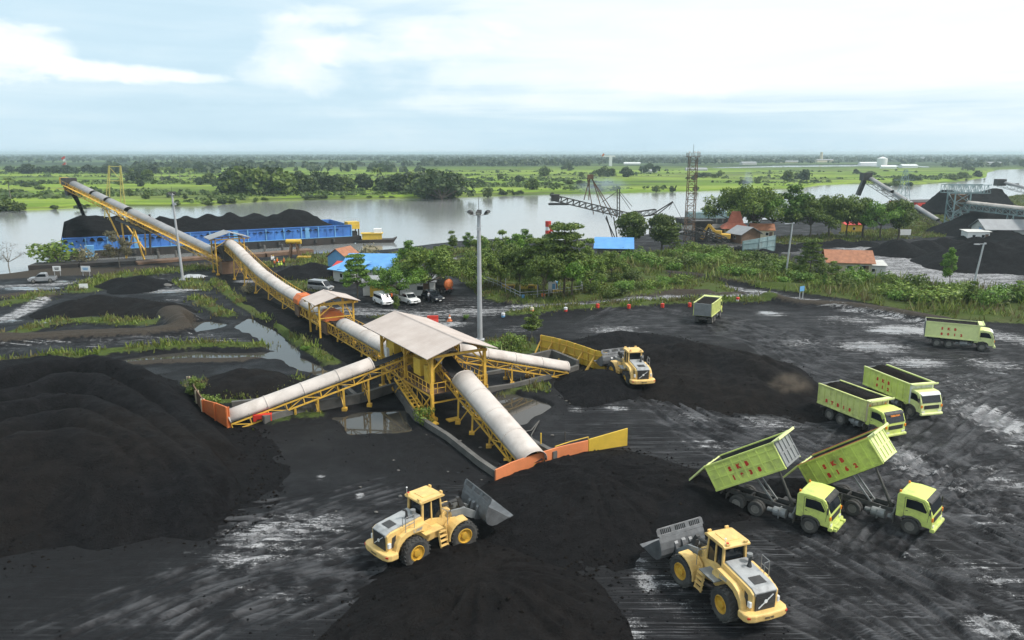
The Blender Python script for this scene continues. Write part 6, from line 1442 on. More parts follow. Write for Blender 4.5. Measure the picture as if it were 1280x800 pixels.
# ================================================================ hopper walls, trench walls
def sheet_wall(name, label, base, heights, mat_, thick=0.12, ribs=0, rib_mat=None, zb=-0.4, cat='hopper wall', braces=0, tops=None):
    pts = [Vector((p.x, p.y, 0)) for p in base]; t = thing(name, label, cat, pts[0]); o = pts[0]
    b = MB(); n = len(pts)
    for i in range(n - 1):
        d = (pts[i + 1] - pts[i]).normalized(); nrm = Vector((-d.y, d.x, 0)) * thick
        A_, B_ = pts[i] - o, pts[i + 1] - o
        q = [A_ + Vector((0, 0, zb)), B_ + Vector((0, 0, zb)), B_ + Vector((0, 0, heights[i + 1])), A_ + Vector((0, 0, heights[i]))]
        b.add(q + [p + nrm for p in q], [(0, 1, 2, 3), (4, 7, 6, 5), (0, 4, 5, 1), (1, 5, 6, 2), (2, 6, 7, 3), (3, 7, 4, 0)])
    b.build('sheet', mat_, t)
    if ribs or braces:
        r = MB()
        for i in range(n - 1):
            L = (pts[i + 1] - pts[i]).length; d = (pts[i + 1] - pts[i]).normalized(); nrm = Vector((-d.y, d.x, 0)); m = max(1, int(L / ribs))
            for k in range(m + 1):
                f = k / m; c = (pts[i].lerp(pts[i + 1], f) - o); hh_ = heights[i] + (heights[i + 1] - heights[i]) * f
                for s in ((-1, 1) if braces != 2 else (1,)): r.beam(c + nrm * (thick * 0.5 + s * (thick * 0.5 + 0.06)) + Vector((0, 0, zb)), c + nrm * (thick * 0.5 + s * (thick * 0.5 + 0.06)) + Vector((0, 0, hh_)), 0.11)
                if braces and k % 2 == 0: r.beam(c + nrm * -braces_len + Vector((0, 0, zb)), c + Vector((0, 0, hh_ * 0.7)), 0.13)
            for zf in (0.35, 0.75): r.beam(pts[i] - o - nrm * 0.07 + Vector((0, 0, heights[i] * zf)), pts[i + 1] - o - nrm * 0.07 + Vector((0, 0, heights[i + 1] * zf)), 0.09)
        r.build('rib_frame', rib_mat or mat_, t)
    return t
braces_len = 1.6
sheet_wall('hopper_wall', 'long orange sheet wall curving behind the front coal heap', P([(620, 606), (640, 597), (665, 587), (700, 575), (735, 566)]), [1.15, 1.2, 1.15, 1.1, 1.05], M['orange_wall'])
sheet_wall('hopper_wall', 'plain yellow sheet wall at the right end of the orange one', [G(736, 565.6), G(784, 557)], [1.1, 1.5], M['yellow_wall'])
sheet_wall('hopper_wall', 'ribbed yellow steel wall with raking braces behind the rear loader', P([(676, 441), (690, 444), (708, 449), (728, 456), (743, 462), (757, 466)]), [2.2, 2.2, 2.2, 2.2, 2.2, 2.3], M['yellow_wall'], 0.1, 1.0, M['steel_yellow'], braces=1)
sheet_wall('hopper_wall', 'bright rusty orange panel at the lower end of the left conveyor', P([(287, 536), (272, 530), (257, 523)]), [2.0, 2.0, 1.8], M['orange'], 0.1, 1.6)
sheet_wall('hopper_wall', 'weathered beige panel wall behind the rusty orange panel', P([(256, 523), (249, 513), (243, 503), (238, 492)]), [1.9, 2.0, 2.0, 1.8], M['rust'], 0.1, 1.5, M['cream'])
def low_wall(label, px, h_=0.55, w=0.4, z0=-0.5):
    t = thing('trench_wall', label, 'concrete wall', P(px)[0], 0, 'concrete trench walls'); pts = P(px); b = MB()
    for i in range(len(pts) - 1): b.beam(pts[i] - pts[0] + Vector((0, 0, (h_ + z0) / 2)), pts[i + 1] - pts[0] + Vector((0, 0, (h_ + z0) / 2)), w, h_ - z0)
    b.build('wall', M['concrete'], t)
low_wall('concrete trench kerb running from the stair foot down to the orange wall', [(520, 525), (560, 550), (600, 582), (622, 597)])
low_wall('concrete trench wall on the right side of the front conveyor', [(640, 548), (672, 566), (694, 578)], 0.9)
low_wall('long concrete wall edging the trench of the right conveyor', [(600, 492), (640, 486), (690, 473), (722, 462)])
low_wall('concrete wall in front of the left conveyor trench', [(330, 532), (400, 512), (450, 503), (494, 489)], 0.9)
low_wall('concrete wall behind the left conveyor trench', [(290, 508), (330, 504), (420, 482), (470, 472)], 0.5)
low_wall('short concrete cross wall under the transfer house', [(494, 489), (520, 525)], 0.8)
low_wall('short concrete cross wall between the left trench walls', [(430, 486), (450, 503)], 0.5)
low_wall('low concrete wall beneath the right conveyor', [(604, 470), (650, 462), (690, 455)], 0.4)
low_wall('dark concrete wall below the ribbed yellow wall', [(640, 458), (690, 446), (722, 460)], 0.9)
# small red box, posts and hose by the front hopper
t = thing('red_barrier', 'small red barrier box beside the lower end of the left conveyor', 'barrier', OG(329, 530), R(10)); b = MB(); b.prism([(-0.8, 0.1), (-0.8, 0.75), (0.8, 0.75), (0.8, 0.1), (0.55, 0.1), (0.5, 0.3), (-0.5, 0.3), (-0.55, 0.1)], -0.25, 0.25); b.build('barrier_body', M['red'], t, bevel=0.05)
for (px, py), hh_ in (((676, 568), 1.8), ((706, 560), 1.4)):
    b = MB(); b.tube((0, 0, -0.2), (0, 0, hh_), 0.06, 6); o = b.build('steel_stake', M['yellow_wall'] if hh_ > 1.5 else M['black_steel']); o.location = OG(px, py)
    tag(o, 'yellow stake beside the front conveyor end' if hh_ > 1.5 else 'dark stake behind the orange wall', 'stake')
b = MB(); hp_ = [OG(a_, c_) + Vector((0, 0, 0.12)) for a_, c_ in ((640, 548), (652, 543), (664, 540), (671, 531), (674, 528), (670, 535), (664, 546), (666, 552))]; b.pipe(hp_, 0.05, 6); tag(b.build('hose', M['concrete']), 'pale hose looped on the ground beside the front conveyor', 'hose')
b = MB(); hp_ = [OG(a_, c_) + Vector((0, 0, 0.9)) for a_, c_ in ((694, 572), (712, 566), (735, 560))]; b.pipe(hp_, 0.04, 6); b.tube(hp_[0], hp_[0] - Vector((0, 0, 1)), 0.04, 6); b.tube(hp_[2], hp_[2] - Vector((0, 0, 1)), 0.04, 6); tag(b.build('handrail', M['yellow_wall']), 'thin yellow handrail behind the orange wall', 'handrail')
# ================================================================ coal barge
BL = G(58, 327, WATER_Z); BR = G(452, 303.5, WATER_Z); bd = (BR - BL); bL = bd.length; brz = math.atan2(bd.y, bd.x); BW = 22.0
bn = Vector((-math.sin(brz), math.cos(brz), 0)); bu = bd.normalized()
br_ = thing('coal_barge', 'long blue sided barge loaded with coal under the loading boom', 'barge', BL, brz)
hw0 = 1.9
b = MB(); b.prism([(0, hw0), (bL, hw0), (bL, 1.0), (bL - 3.5, -0.6), (4, -0.6), (0, 1.0)], 0, BW); b.build('hull', M['hull'], br_)
bb = MB(); sb0, sb1, sbh = bL * 0.05, bL * 0.965, 3.2
for y0 in (0.5, BW - 0.7): bb.box(((sb0 + sb1) / 2, y0 + 0.1, hw0 + sbh / 2), (sb1 - sb0, 0.2, sbh))
for x0_ in (sb0, sb1): bb.box((x0_, BW / 2, hw0 + sbh / 2), (0.2, BW - 1.2, sbh))
n_ = 15
for k in range(n_ * 2): 
    if k % 2: bb.box((sb0 + (sb1 - sb0) * k / (n_ * 2), 0.46, hw0 + sbh / 2), (0.12, 0.12, sbh))
bb.box(((sb0 + sb1) / 2, 0.42, hw0 + sbh), (sb1 - sb0, 0.3, 0.2))
side_wall = bb.build('side_board', M['blue'], br_)
bb = MB()
for k in range(n_ + 1):
    xx = sb0 + (sb1 - sb0) * k / n_; bb.box((xx, 0.40, hw0 + sbh / 2), (0.26, 0.3, sbh - 0.1))
bb.box(((sb0 + sb1) / 2, 0.38, hw0 + 0.12), (sb1 - sb0, 0.3, 0.16)); bb.build('rib', M['blue_light'], side_wall)
for k in (3, 8, 12):
    b = MB(); xx = sb0 + (sb1 - sb0) * (k + 0.35) / n_; b.box((xx, 0.36, hw0 + sbh / 2), (1.2, 0.1, sbh - 0.3)); b.build('ladder_panel', M['blue_light'], side_wall)
for k in range(14): b = MB(); b.tube((bL * (0.05 + 0.065 * k), -0.1, 0.7), (bL * (0.05 + 0.065 * k), -0.1, 1.6), 0.4, 8); b.build('fender', M['tyre'], br_)
b = MB(); b.box((bL - 1.6, 3.0, hw0 + 2.9), (3.4, 3.2, 2.0))
dh = b.build('deck_house', M['yellow_wall'], br_, bevel=0.03)
b = MB()
for xx in (bL - 3.1, bL - 0.2):
    for yy in (1.6, 4.4): b.beam((xx, yy, hw0), (xx, yy, hw0 + 2), 0.3)
b.box((bL - 1.6, 3.0, hw0 + 0.6), (2.2, 2.2, 1.2)); b.build('house_legs', M['dark_steel'], dh)
b = MB()
for k in range(6): b.beam((bL - 3.2 + 0.64 * k, 1.45, hw0 + 3.9), (bL - 3.2 + 0.64 * k, 1.45, hw0 + 4.8), 0.06)
b.beam((bL - 3.3, 1.45, hw0 + 4.8), (bL + 0.1, 1.45, hw0 + 4.8), 0.06); b.build('railing', M['pole'], dh)
def bp_w(s, t): return BL + bu * s + bn * t
pk = []
def px_on_barge(px, t=9.0):
    # arc length along the barge where the vertical plane of pixel column px meets the line at offset t
    d = ray(px, 300); A0 = BL + bn * t; den = bu.x * d.y - bu.y * d.x
    return (A0.y * d.x - A0.x * d.y) / den
ridge_px = [(107, 4.7), (126, 4.3), (150, 3.6), (178, 3.1), (205, 3.5), (235, 3.2), (262, 3.5), (290, 3.3), (322, 3.4), (345, 3.0), (366, 3.9), (380, 3.4)]
def f_barge(X, Y):
    sx_ = (X - BL.x) * bu.x + (Y - BL.y) * bu.y; ty = (X - BL.x) * bn.x + (Y - BL.y) * bn.y
    H = None
    for k, (px, hp_) in enumerate(ridge_px):
        s0 = px_on_barge(px); t0 = 9 + (k % 3 - 1) * 1.2
        d = np.sqrt((sx_ - s0) ** 2 + ((ty - t0) * (0.95 if px != 107 else 1.0)) ** 2 + 0.6)
        q = hp_ + 1.5 - d * 0.58; H = q if H is None else smax(H, q, 1.5)
    base = np.minimum(np.minimum(ty - 1.0, BW - 1.2 - ty), np.minimum((sx_ - px_on_barge(84)) * 0.5, (px_on_barge(410) - sx_) * 0.5)) * 0.6
    base = np.minimum(base, 1.9)
    H = smax(H, base, 0.5)
    inside = (ty > 0.75) & (ty < BW - 0.9) & (sx_ > sb0 + 0.4) & (sx_ < sb1 - 0.4)
    return np.where(inside, H, -1.0)
cs = [bp_w(0, 0), bp_w(bL, 0), bp_w(bL, BW), bp_w(0, BW)]
heap('barge_coal', 'long black coal heap with several peaks filling the blue barge', f_barge, min(c.x for c in cs), max(c.x for c in cs), min(c.y for c in cs), max(c.y for c in cs), 0.7, 'coal heap', None, 0.3, 51, base=WATER_Z + hw0 + 2.6)

# jetties and small river things
def block(name, label, cat, px_line, w, z0, z1, mat_, extra=None, group=None):
    pts = P(px_line, z1); t = thing(name, label, cat, Vector((pts[0].x, pts[0].y, 0)), 0, group); o = t.location.copy(); b = MB()
    for i in range(len(pts) - 1):
        a_, c_ = pts[i] - o, pts[i + 1] - o; a_.z = c_.z = (z0 + z1) / 2; b.beam(a_, c_, w, z1 - z0)
    b.build('deck', mat_, t)
    return t
t = block('jetty', 'long brown concrete loading jetty alongside the blue barge', 'jetty', [(170, 327), (260, 320), (330, 316), (388, 311)], 3.5, -1.6, 0.5, M['rust'])
for px in range(200, 390, 22):
    b = MB(); p = G(px, 326 - (px - 170) * 0.066, -1.2) - t.location; b.tube((p.x, p.y - 0.6, -2), (p.x, p.y - 0.6, 0.7), 0.3, 8); b.build('pile', M['concrete'], t)
t = block('pontoon', 'dark rusty mooring pontoon below the green bush at the river edge', 'pontoon', [(40, 330), (100, 328), (170, 324)], 5, -1.5, 0.6, M['hull'])
t = thing('mooring_dolphin', 'yellow topped mooring frame standing beside the barge and jetty', 'mooring frame', G(368, 326, -0.8)); t.location.z = 0
b = MB()
for s in (-1.4, 1.4): b.beam((s, 0, -2), (s * 0.4, 0, 3.4), 0.3); b.beam((s, 1.5, -2), (s * 0.4, 1, 3.4), 0.3)
b.beam((-1.2, 0, 1), (1.2, 0, 1), 0.15); b.build('frame', M['rust'], t)
b = MB(); b.tube((-1.7, 0.4, 3.6), (1.7, 0.4, 3.6), 0.55, 12); b.box((2.5, -0.8, 0.2), (3, 1.2, 0.4)); b.build('fender_drum', M['yellow_wall'], t)
t = thing('steel_box', 'light blue steel box standing in front of the barge', 'box', G(113, 321, 0.3), brz); t.location.z = 0.3
b = MB(); b.box((0, 0, 1.3), (1.9, 1.6, 2.6)); 
for k in range(5): b.box((-0.8 + 0.4 * k, -0.83, 1.3), (0.08, 0.06, 2.5))
b.build('box_body', M['blue_light'], t, bevel=0.03)
t = thing('work_boat', 'small yellow and white work boat moored past the barge end', 'boat', G(469, 303, WATER_Z), R(10))
b = MB(); b.prism([(-5.5, 0.9), (5.0, 1.0), (6.2, 1.5), (5.2, 0.2), (4.5, -0.4), (-5.2, -0.4)], -1.6, 1.6); b.build('hull', M['hull'], t, bevel=0.1)
b = MB(); b.box((-0.8, 0, 1.7), (5.5, 2.4, 1.7)); b.box((-0.8, 0, 2.65), (6.2, 2.9, 0.18)); b.build('cabin', M['yellow_wall'], t, bevel=0.05)
b = MB(); b.box((0.8, 0, 3.3), (2.2, 2.0, 1.2)); b.build('wheelhouse', M['white'], t, bevel=0.05)
def sign_board(label, px, py, w, h_, zb, mat_, rz=0.0, stripe=None):
    t = thing('sign_board', label, 'sign', OG(px, py), rz); b = MB()
    for s in (-1, 1): b.box((s * w * 0.36, 0.05, (zb + h_) / 2), (0.1, 0.1, zb + h_))
    b.build('leg', M['pole'], t) if False else None
    for s in (-1, 1):
        q = MB(); q.box((s * w * 0.36, 0.06, (zb + h_ * 0.5) / 2), (0.1, 0.08, zb + h_ * 0.5)); q.build('leg', M['pole'], t)
    q = MB(); q.box((0, 0, zb + h_ / 2), (w, 0.06, h_)); p = q.build('panel', mat_, t)
    if stripe:
        for zf, ww in ((0.62, 0.6), (0.36, 0.5)): q = MB(); q.box((0, -0.04, zb + h_ * zf), (w * ww, 0.02, h_ * 0.16)); q.build('panel_band', stripe, p)
    return t
sign_board('white notice board on two legs at the river bank', 72, 344.5, 1.5, 1.0, 0.9, M['white'], 0.1, M['dark_steel'])
sign_board('white notice board with blue bands nearer the jetty', 108, 345, 1.9, 1.1, 0.9, M['white'], -0.1, M['blue_light'])
sign_board('low white board lying in the grass by the left yard', 105, 363, 1.4, 0.8, 0.1, M['white'], 0.2)
sign_board('small blue road sign leaning at the road corner', 1001, 380, 1.0, 0.8, 1.3, M['blue_light'], 0.5)
sign_board('white notice board in the far coal yard below the trees', 1131, 296.5, 3.2, 1.6, 0.5, M['white'], 0)

# ================================================================ light poles and masts
def floodlight_mast(label, px, py, htop, r, n, rod=0.0, lean=(0, 0), name='floodlight_mast', ring=1.2):
    base = OG(px, py); t = thing(name, label, 'floodlight mast', base)
    top = Vector((lean[0], lean[1], htop)); b = MB(); b.tube((0, 0, -0.3), top, r, 12, r * 0.62); b.box((0, 0, 0.1), (1.1, 1.1, 0.5)); b.build('pole', M['pole'], t, smooth=False)
    b = MB()
    b.lathe([(0.15, 0), (ring * 0.55, 0.02), (ring * 0.55, 0.1), (0.15, 0.12)], top - Vector((0, 0, 0.35)), 16, 'z')
    for k in range(n):
        a_ = 2 * math.pi * (k + 0.5) / n; b.beam(top - Vector((0, 0, 0.3)), top + Vector((math.cos(a_) * ring, math.sin(a_) * ring, -0.2)), 0.06)
    b.build('lamp_ring', M['pole'], t)
    for k in range(n):
        a_ = 2 * math.pi * (k + 0.5) / n; q = MB(); q.T = Matrix.Translation(top + Vector((math.cos(a_) * ring, math.sin(a_) * ring, 0.0))) @ Matrix.Rotation(a_, 4, 'Z') @ Matrix.Rotation(R(55), 4, 'Y')
        q.box((0, 0, 0), (0.22, 0.62, 0.55)); q.box((-0.14, 0, 0), (0.12, 0.4, 0.35)); lamp = q.build('floodlight', M['dark_steel'], t)
        q2 = MB(); q2.T = q.T; q2.box((0.12, 0, 0), (0.02, 0.54, 0.46)); q2.build('lens', M['lamp'], lamp)
    if rod: b = MB(); b.tube(top, top + Vector((0, 0, rod)), 0.03, 5); b.build('lightning_rod', M['dark_steel'], t)
    if htop > 12:
        b = MB(); b.box((0.0, -r - 0.12, htop * 0.88), (0.5, 0.2, 0.4)); b.beam((-0.5, 0, htop * 0.9), (0.5, 0, htop * 0.9), 0.06); b.build('bracket', M['pole'], t)
    return t
floodlight_mast('tall floodlight mast standing behind the transfer house', 600, 428, 16.3, 0.34, 6, 1.9)
floodlight_mast('floodlight pole with two lamps at the left yard near the barge', 229, 352, 16.2, 0.26, 2, 1.2, (-0.5, 0), ring=0.8)
def lamp_post(label, px, py, h_, lean):
    base = OG(px, py); t = thing('lamp_post', label, 'lamp post', base); top = Vector((lean, 0, h_)); b = MB(); b.tube((0, 0, -0.3), top, 0.19, 10, 0.12); b.build('pole', M['pole'], t)
    b = MB(); b.beam(top + Vector((-1.1, 0, 0.0)), top + Vector((0.3, 0, 0.05)), 0.1); b.box(top + Vector((-1.1, 0, -0.02)), (0.8, 0.35, 0.16)); b.box(top + Vector((0.2, 0, 0.1)), (0.3, 0.25, 0.25)); b.build('lamp_head', M['pole'], t, bevel=0.02)
lamp_post('white lamp post between the green verge and the riverside trees', 982, 347, 10.0, 0.5)
lamp_post('leaning white lamp post beside the tall leafy tree at the right', 1212, 377, 8.9, 1.0)
# telecom tower
tb = G(861, 302); t = thing('lattice_tower', 'tall rusty lattice tower with a platform on top by the river', 'lattice tower', tb)
ztop = AT(861, 196, tb.y).z
b = MB(); lattice(b, (0, 0, 0), (0, 0, ztop), 2.3, 2.0, 1.5, 0.16, 0.09); b.build('lattice', M['rust'], t)
b = MB(); b.box((0, 0, ztop), (3.0, 3.0, 0.12))
for k in range(5):
    for s in (-1, 1): b.beam((-1.5 + 0.75 * k, s * 1.5, ztop), (-1.5 + 0.75 * k, s * 1.5, ztop + 1), 0.06); b.beam((s * 1.5, -1.5 + 0.75 * k, ztop), (s * 1.5, -1.5 + 0.75 * k, ztop + 1), 0.06)
for s in (-1, 1): b.beam((-1.5, s * 1.5, ztop + 1), (1.5, s * 1.5, ztop + 1), 0.07); b.beam((s * 1.5, -1.5, ztop + 1), (s * 1.5, 1.5, ztop + 1), 0.07)
b.build('platform', M['rust'], t)
for k, (dx_, dy_) in enumerate(((-1.3, -1.3), (0, -1.6), (1.3, -1.3), (1.4, 1.2))):
    b = MB(); b.box((dx_, dy_, ztop + 1.2), (0.4, 0.3, 0.4)); b.build('floodlight', M['white'], t)
b = MB(); b.tube((0, 0, ztop), (0, 0, ztop + 3.2), 0.05, 6); b.build('antenna', M['dark_steel'], t)

# ================================================================ buildings
def gable(label, pos, rz, L, W, H, RH, wall, roof, name='shed', cat='shed', over=0.5, windows=2, door=True, mono=False, group=None):
    """local x along the ridge; roof overhangs by over"""
    t = thing(name, label, cat, pos, rz, group); hl, hw_ = L / 2, W / 2
    b = MB()
    if mono: b.prism([(-hw_, -0.3), (hw_, -0.3), (hw_, H + RH), (-hw_, H)], -hl, hl, 'x')
    else: b.prism([(-hw_, -0.3), (hw_, -0.3), (hw_, H), (0, H + RH), (-hw_, H)], -hl, hl, 'x')
    w_ = b.build('wall', wall, t)
    b = MB(); th_ = 0.1
    if mono:
        k = RH / W; q = [(-hl - over, -hw_ - over, H - k * over + 0.02), (hl + over, -hw_ - over, H - k * over + 0.02), (hl + over, hw_ + over, H + RH + k * over + 0.02), (-hl - over, hw_ + over, H + RH + k * over + 0.02)]
        b.add(q + [(x_, y_, z_ + th_) for x_, y_, z_ in q], [(0, 1, 2, 3), (4, 7, 6, 5), (0, 4, 5, 1), (1, 5, 6, 2), (2, 6, 7, 3), (3, 7, 4, 0)])
    else:
        k = RH / hw_
        for s in (-1, 1):
            q = [(-hl - over, s * (hw_ + over), H - k * over + 0.02), (hl + over, s * (hw_ + over), H - k * over + 0.02), (hl + over, 0, H + RH + 0.02), (-hl - over, 0, H + RH + 0.02)]
            b.add(q + [(x_, y_, z_ + th_) for x_, y_, z_ in q], [(0, 1, 2, 3), (4, 7, 6, 5), (0, 4, 5, 1), (1, 5, 6, 2), (2, 6, 7, 3), (3, 7, 4, 0)])
    b.build('roof', roof, t)
    for i in range(windows):
        xx = -hl + L * (i + 0.7) / (windows + 0.4)
        b = MB(); b.box((xx, -hw_ - 0.02, H * 0.55), (min(1.2, L * 0.15), 0.08, H * 0.35)); f = b.build('window', M['white'], t)
        q = MB(); q.box((xx, -hw_ - 0.07, H * 0.55), (min(1.0, L * 0.13), 0.03, H * 0.30)); q.build('pane', M['glass'], f)
    if door: b = MB(); b.box((hl * 0.75, -hw_ - 0.03, 1.0), (0.9, 0.08, 2.0)); b.build('door', M['rust'], t)
    return t
def gp0(px, py): p = OG(px, py); return p
gable('office with a bright blue sloping roof partly behind trees', gp0(462, 349), R(-4), 8.5, 6.5, 2.6, 1.6, M['pale_wall'], M['blue_roof'], 'office_building', 'office', 0.7, 3, mono=True)
gable('low building with light blue roof under the tiered tree', gp0(438, 351), R(-40), 5.0, 4.0, 2.4, 1.0, M['pale_wall'], M['blue_light'], 'office_building', 'office', 0.8, 1, mono=True)
gable('small blue house with brown gable roof behind the red shed', gp0(430, 337), R(70), 5.0, 4.2, 3.0, 1.5, M['blue_light'], M['tile'], 'small_house', 'house', 0.4, 1)
gable('tiny red shed in front of the blue gable house', gp0(426, 346), R(-15), 2.2, 2.0, 2.0, 0.7, M['red'], M['red'], 'shed', 'shed', 0.1, 1, False, True)
gable('long low white walled store behind the parked cars', gp0(500, 367), R(4), 12.0, 3.5, 2.2, 0.5, M['white'], M['grey_roof'], 'store_building', 'building', 0.3, 3, mono=True)
gable('yellow skip container behind the white family car', gp0(477, 370), R(4), 3.6, 1.8, 1.6, 0.05, M['yellow_wall'], M['yellow_wall'], 'container', 'container', 0.02, 0, False, True)
gable('open shed with a blue sloping roof beside the dark round trees', gp0(767, 322), R(-8), 7.5, 5, 2.6, 1.4, M['concrete'], M['blue_roof'], 'open_shed', 'shed', 0.8, 2, True, True)
gable('cream house with orange tiled roof in the hedge at the right', gp0(1057, 341), R(-12), 8, 6, 2.7, 1.8, M['cream'], M['tile'], 'small_house', 'house', 0.6, 3)
gable('lean-to with pale roof attached beside the orange tiled house', gp0(1088, 343), R(-12), 4.5, 3.5, 2.0, 0.5, M['pale_wall'], M['pale_wall'], 'shed', 'shed', 0.3, 1, False, True)
# red pavilion roof building: steep hipped tower
t = thing('pavilion', 'yellow pavilion with a steep red tower roof among grey sheds', 'pavilion', gp0(918, 298), R(-10))
b = MB(); b.box((0, 0, 1.4), (5.2, 4.4, 3.4)); b.build('wall', M['yellow_wall'], t)
def frus(mb, a_, za, c_, zc): mb.add([(-a_[0], -a_[1], za), (a_[0], -a_[1], za), (a_[0], a_[1], za), (-a_[0], a_[1], za), (-c_[0], -c_[1], zc), (c_[0], -c_[1], zc), (c_[0], c_[1], zc), (-c_[0], c_[1], zc)], [(3, 2, 1, 0), (4, 5, 6, 7), (0, 1, 5, 4), (1, 2, 6, 5), (2, 3, 7, 6), (3, 0, 4, 7)])
b = MB(); frus(b, (4.0, 3.6), 3.0, (2.0, 1.7), 4.5); frus(b, (2.0, 1.7), 4.502, (1.1, 0.3), 7.6); b.build('roof', M['tile_red'], t)
for s in (-1.4, 1.4): b = MB(); b.box((s, -2.23, 1.6), (1.0, 0.06, 1.3)); b.build('window', M['glass'], t)
gable('brown shed with grey gable roof beside the red pavilion', gp0(930, 303), R(-70), 5.5, 6, 2.6, 1.6, M['rust'], M['grey_roof'], 'shed', 'shed', 0.7, 1)
gable('small house with bright orange roof right of the grey gable shed', gp0(951, 298), R(-10), 6, 4.5, 2.6, 1.4, M['cream'], M['tile'], 'small_house', 'house', 0.4, 2)
gable('grey hut between the tower and the red pavilion', gp0(892, 296), R(5), 4.5, 3.5, 2.8, 0.8, M['pale_wall'], M['concrete'], 'shed', 'shed', 0.3, 1)
gable('grey hall with a long grey roof under the far right conveyor', gp0(1258, 299), R(-8), 15, 9, 3.2, 2.2, M['pale_wall'], M['grey_roof'], 'hall', 'building', 0.6, 2)
gable('light blue painted hut beside the grey hall', gp0(1236, 300), R(-8), 4.5, 3, 3.0, 0.5, M['blue_light'], M['grey_roof'], 'shed', 'shed', 0.2, 1, True, True)
gable('low white hut left of the light blue painted hut', gp0(1218, 301), R(0), 6, 3, 2.6, 0.3, M['white'], M['pale_wall'], 'shed', 'shed', 0.4, 2, True, True)
gable('yellow hut with a red panel below the riverside trees', gp0(1064, 291), R(0), 5, 3, 2.4, 0.5, M['yellow_wall'], M['red'], 'shed', 'shed', 0.2, 1, False, True)
sheet_wall('sheet_wall', 'teal grey sheet wall with yellow top edge in the far yard', P([(928, 317), (948, 316.5), (968, 314)]), [3.0, 3.6, 3.9], M['teal'], 0.15, 3.0, M['teal'], cat='sheet wall')
t = thing('excavator', 'yellow excavator beside the crushing plant, arm folded', 'excavator', gp0(901, 303), R(160))
b = MB()
for s in (-1, 1): b.prism([(-2, 0.1), (-2.3, 0.5), (-2, 0.95), (2, 0.95), (2.3, 0.5), (2, 0.1)], s * 1.3 - 0.3, s * 1.3 + 0.3)
b.build('track', M['dark_steel'], t)
b = MB(); b.box((-0.6, 0, 1.7), (3.6, 2.8, 1.2)); b.box((0.6, 0.9, 2.4), (1.6, 1.0, 1.6)); b.build('upper_body', M['steel_yellow'], t, bevel=0.08)
b = MB(); b.beam((1.0, -0.2, 2.0), (3.4, -0.2, 4.6), 0.5, 0.7); b.beam((3.4, -0.2, 4.6), (5.0, -0.2, 1.8), 0.4, 0.55); b.prism([(4.6, 1.9), (5.4, 1.9), (5.5, 0.9), (4.7, 0.6), (4.3, 1.2)], -0.7, 0.3); b.build('boom', M['steel_yellow'], t)

# ---- black ship loader in the middle distance
sl = thing('ship_loader', 'black steel ship loader with A-frame and boom over the river, behind the blue shed', 'ship loader', Vector((G(776, 300).x, 205, 0)))
o_ = sl.location.copy()
def q_(px, py, Y=205): return AT(px, py, Y) - o_
def truss2(mb, a_, c_, w, h_, bay, r):
    a_ = Vector(a_); c_ = Vector(c_); d = (c_ - a_); L = d.length; n = max(2, int(L / bay)); d.normalize(); sd_ = Vector((d.y, -d.x, 0)).normalized(); up2 = sd_.cross(d).normalized(); up2 = up2 if up2.z > 0 else -up2; prev = None
    for k in range(n + 1):
        p = a_ + d * (L * k / n); ring = [p + sd_ * (s * w / 2) + up2 * (g * h_) for s in (-1, 1) for g in (0, 1)]
        for i_, j_ in ((0, 1), (2, 3), (0, 2), (1, 3)): mb.beam(ring[i_], ring[j_], r * 0.7)
        if prev:
            for j in range(4): mb.beam(prev[j], ring[j], r)
            mb.beam(prev[0], ring[1], r * 0.7); mb.beam(prev[2], ring[3], r * 0.7)
        prev = ring
b = MB(); truss2(b, q_(693, 251), q_(784, 273), 1.8, 1.5, 1.6, 0.22); b.build('boom', M['black_steel'], sl)
b = MB(); b.box(q_(694, 247), (2.2, 2, 1.8)); b.box(q_(698, 255), (5.4, 2.4, 0.5)); b.build('head_chute', M['dark_steel'], sl)
b = MB()
for dx_ in (-3, 3): b.beam(q_(733 + dx_, 250), q_(737, 222), 0.24); b.beam(q_(737 + dx_, 222), q_(748 + dx_ * 2, 268), 0.22); b.beam(q_(739, 222), q_(768 + dx_, 272), 0.22)
b.box(q_(738, 221), (1.6, 1.2, 1.2)); b.build('a_frame', M['rust'], sl)
b = MB()
for dx_ in (-1.5, 1.5): b.beam(q_(773 + dx_, 270), q_(773 + dx_, 236), 0.26)
b.beam(q_(773, 238), q_(752, 253), 0.14); b.beam(q_(773, 240), q_(788, 262), 0.12); b.beam(q_(775, 240), q_(790, 258), 0.12)
for k in range(5): b.beam(q_(771.5, 240 + 6 * k), q_(774.5, 243 + 6 * k), 0.1)
b.build('mast', M['black_steel'], sl)
b = MB()
for a_, c_ in (((758, 270), (767, 302)), ((767, 271), (772, 302)), ((778, 274), (779, 302)), ((757, 272), (770, 300))): b.beam(q_(*a_), q_(*c_), 0.28)
b.build('support_leg', M['black_steel'], sl)
b = MB(); truss2(b, q_(784, 273), q_(820, 268), 1.8, 1.4, 1.6, 0.2); b.build('rear_boom', M['black_steel'], sl)
b = MB(); b.beam(q_(812, 270), q_(841, 252), 0.3); b.beam(q_(818, 271), q_(841, 253), 0.25); b.beam(q_(841, 252), q_(853, 275), 0.1); b.beam(q_(841, 252), q_(836, 262), 0.1); b.build('crane_arm', M['black_steel'], sl)
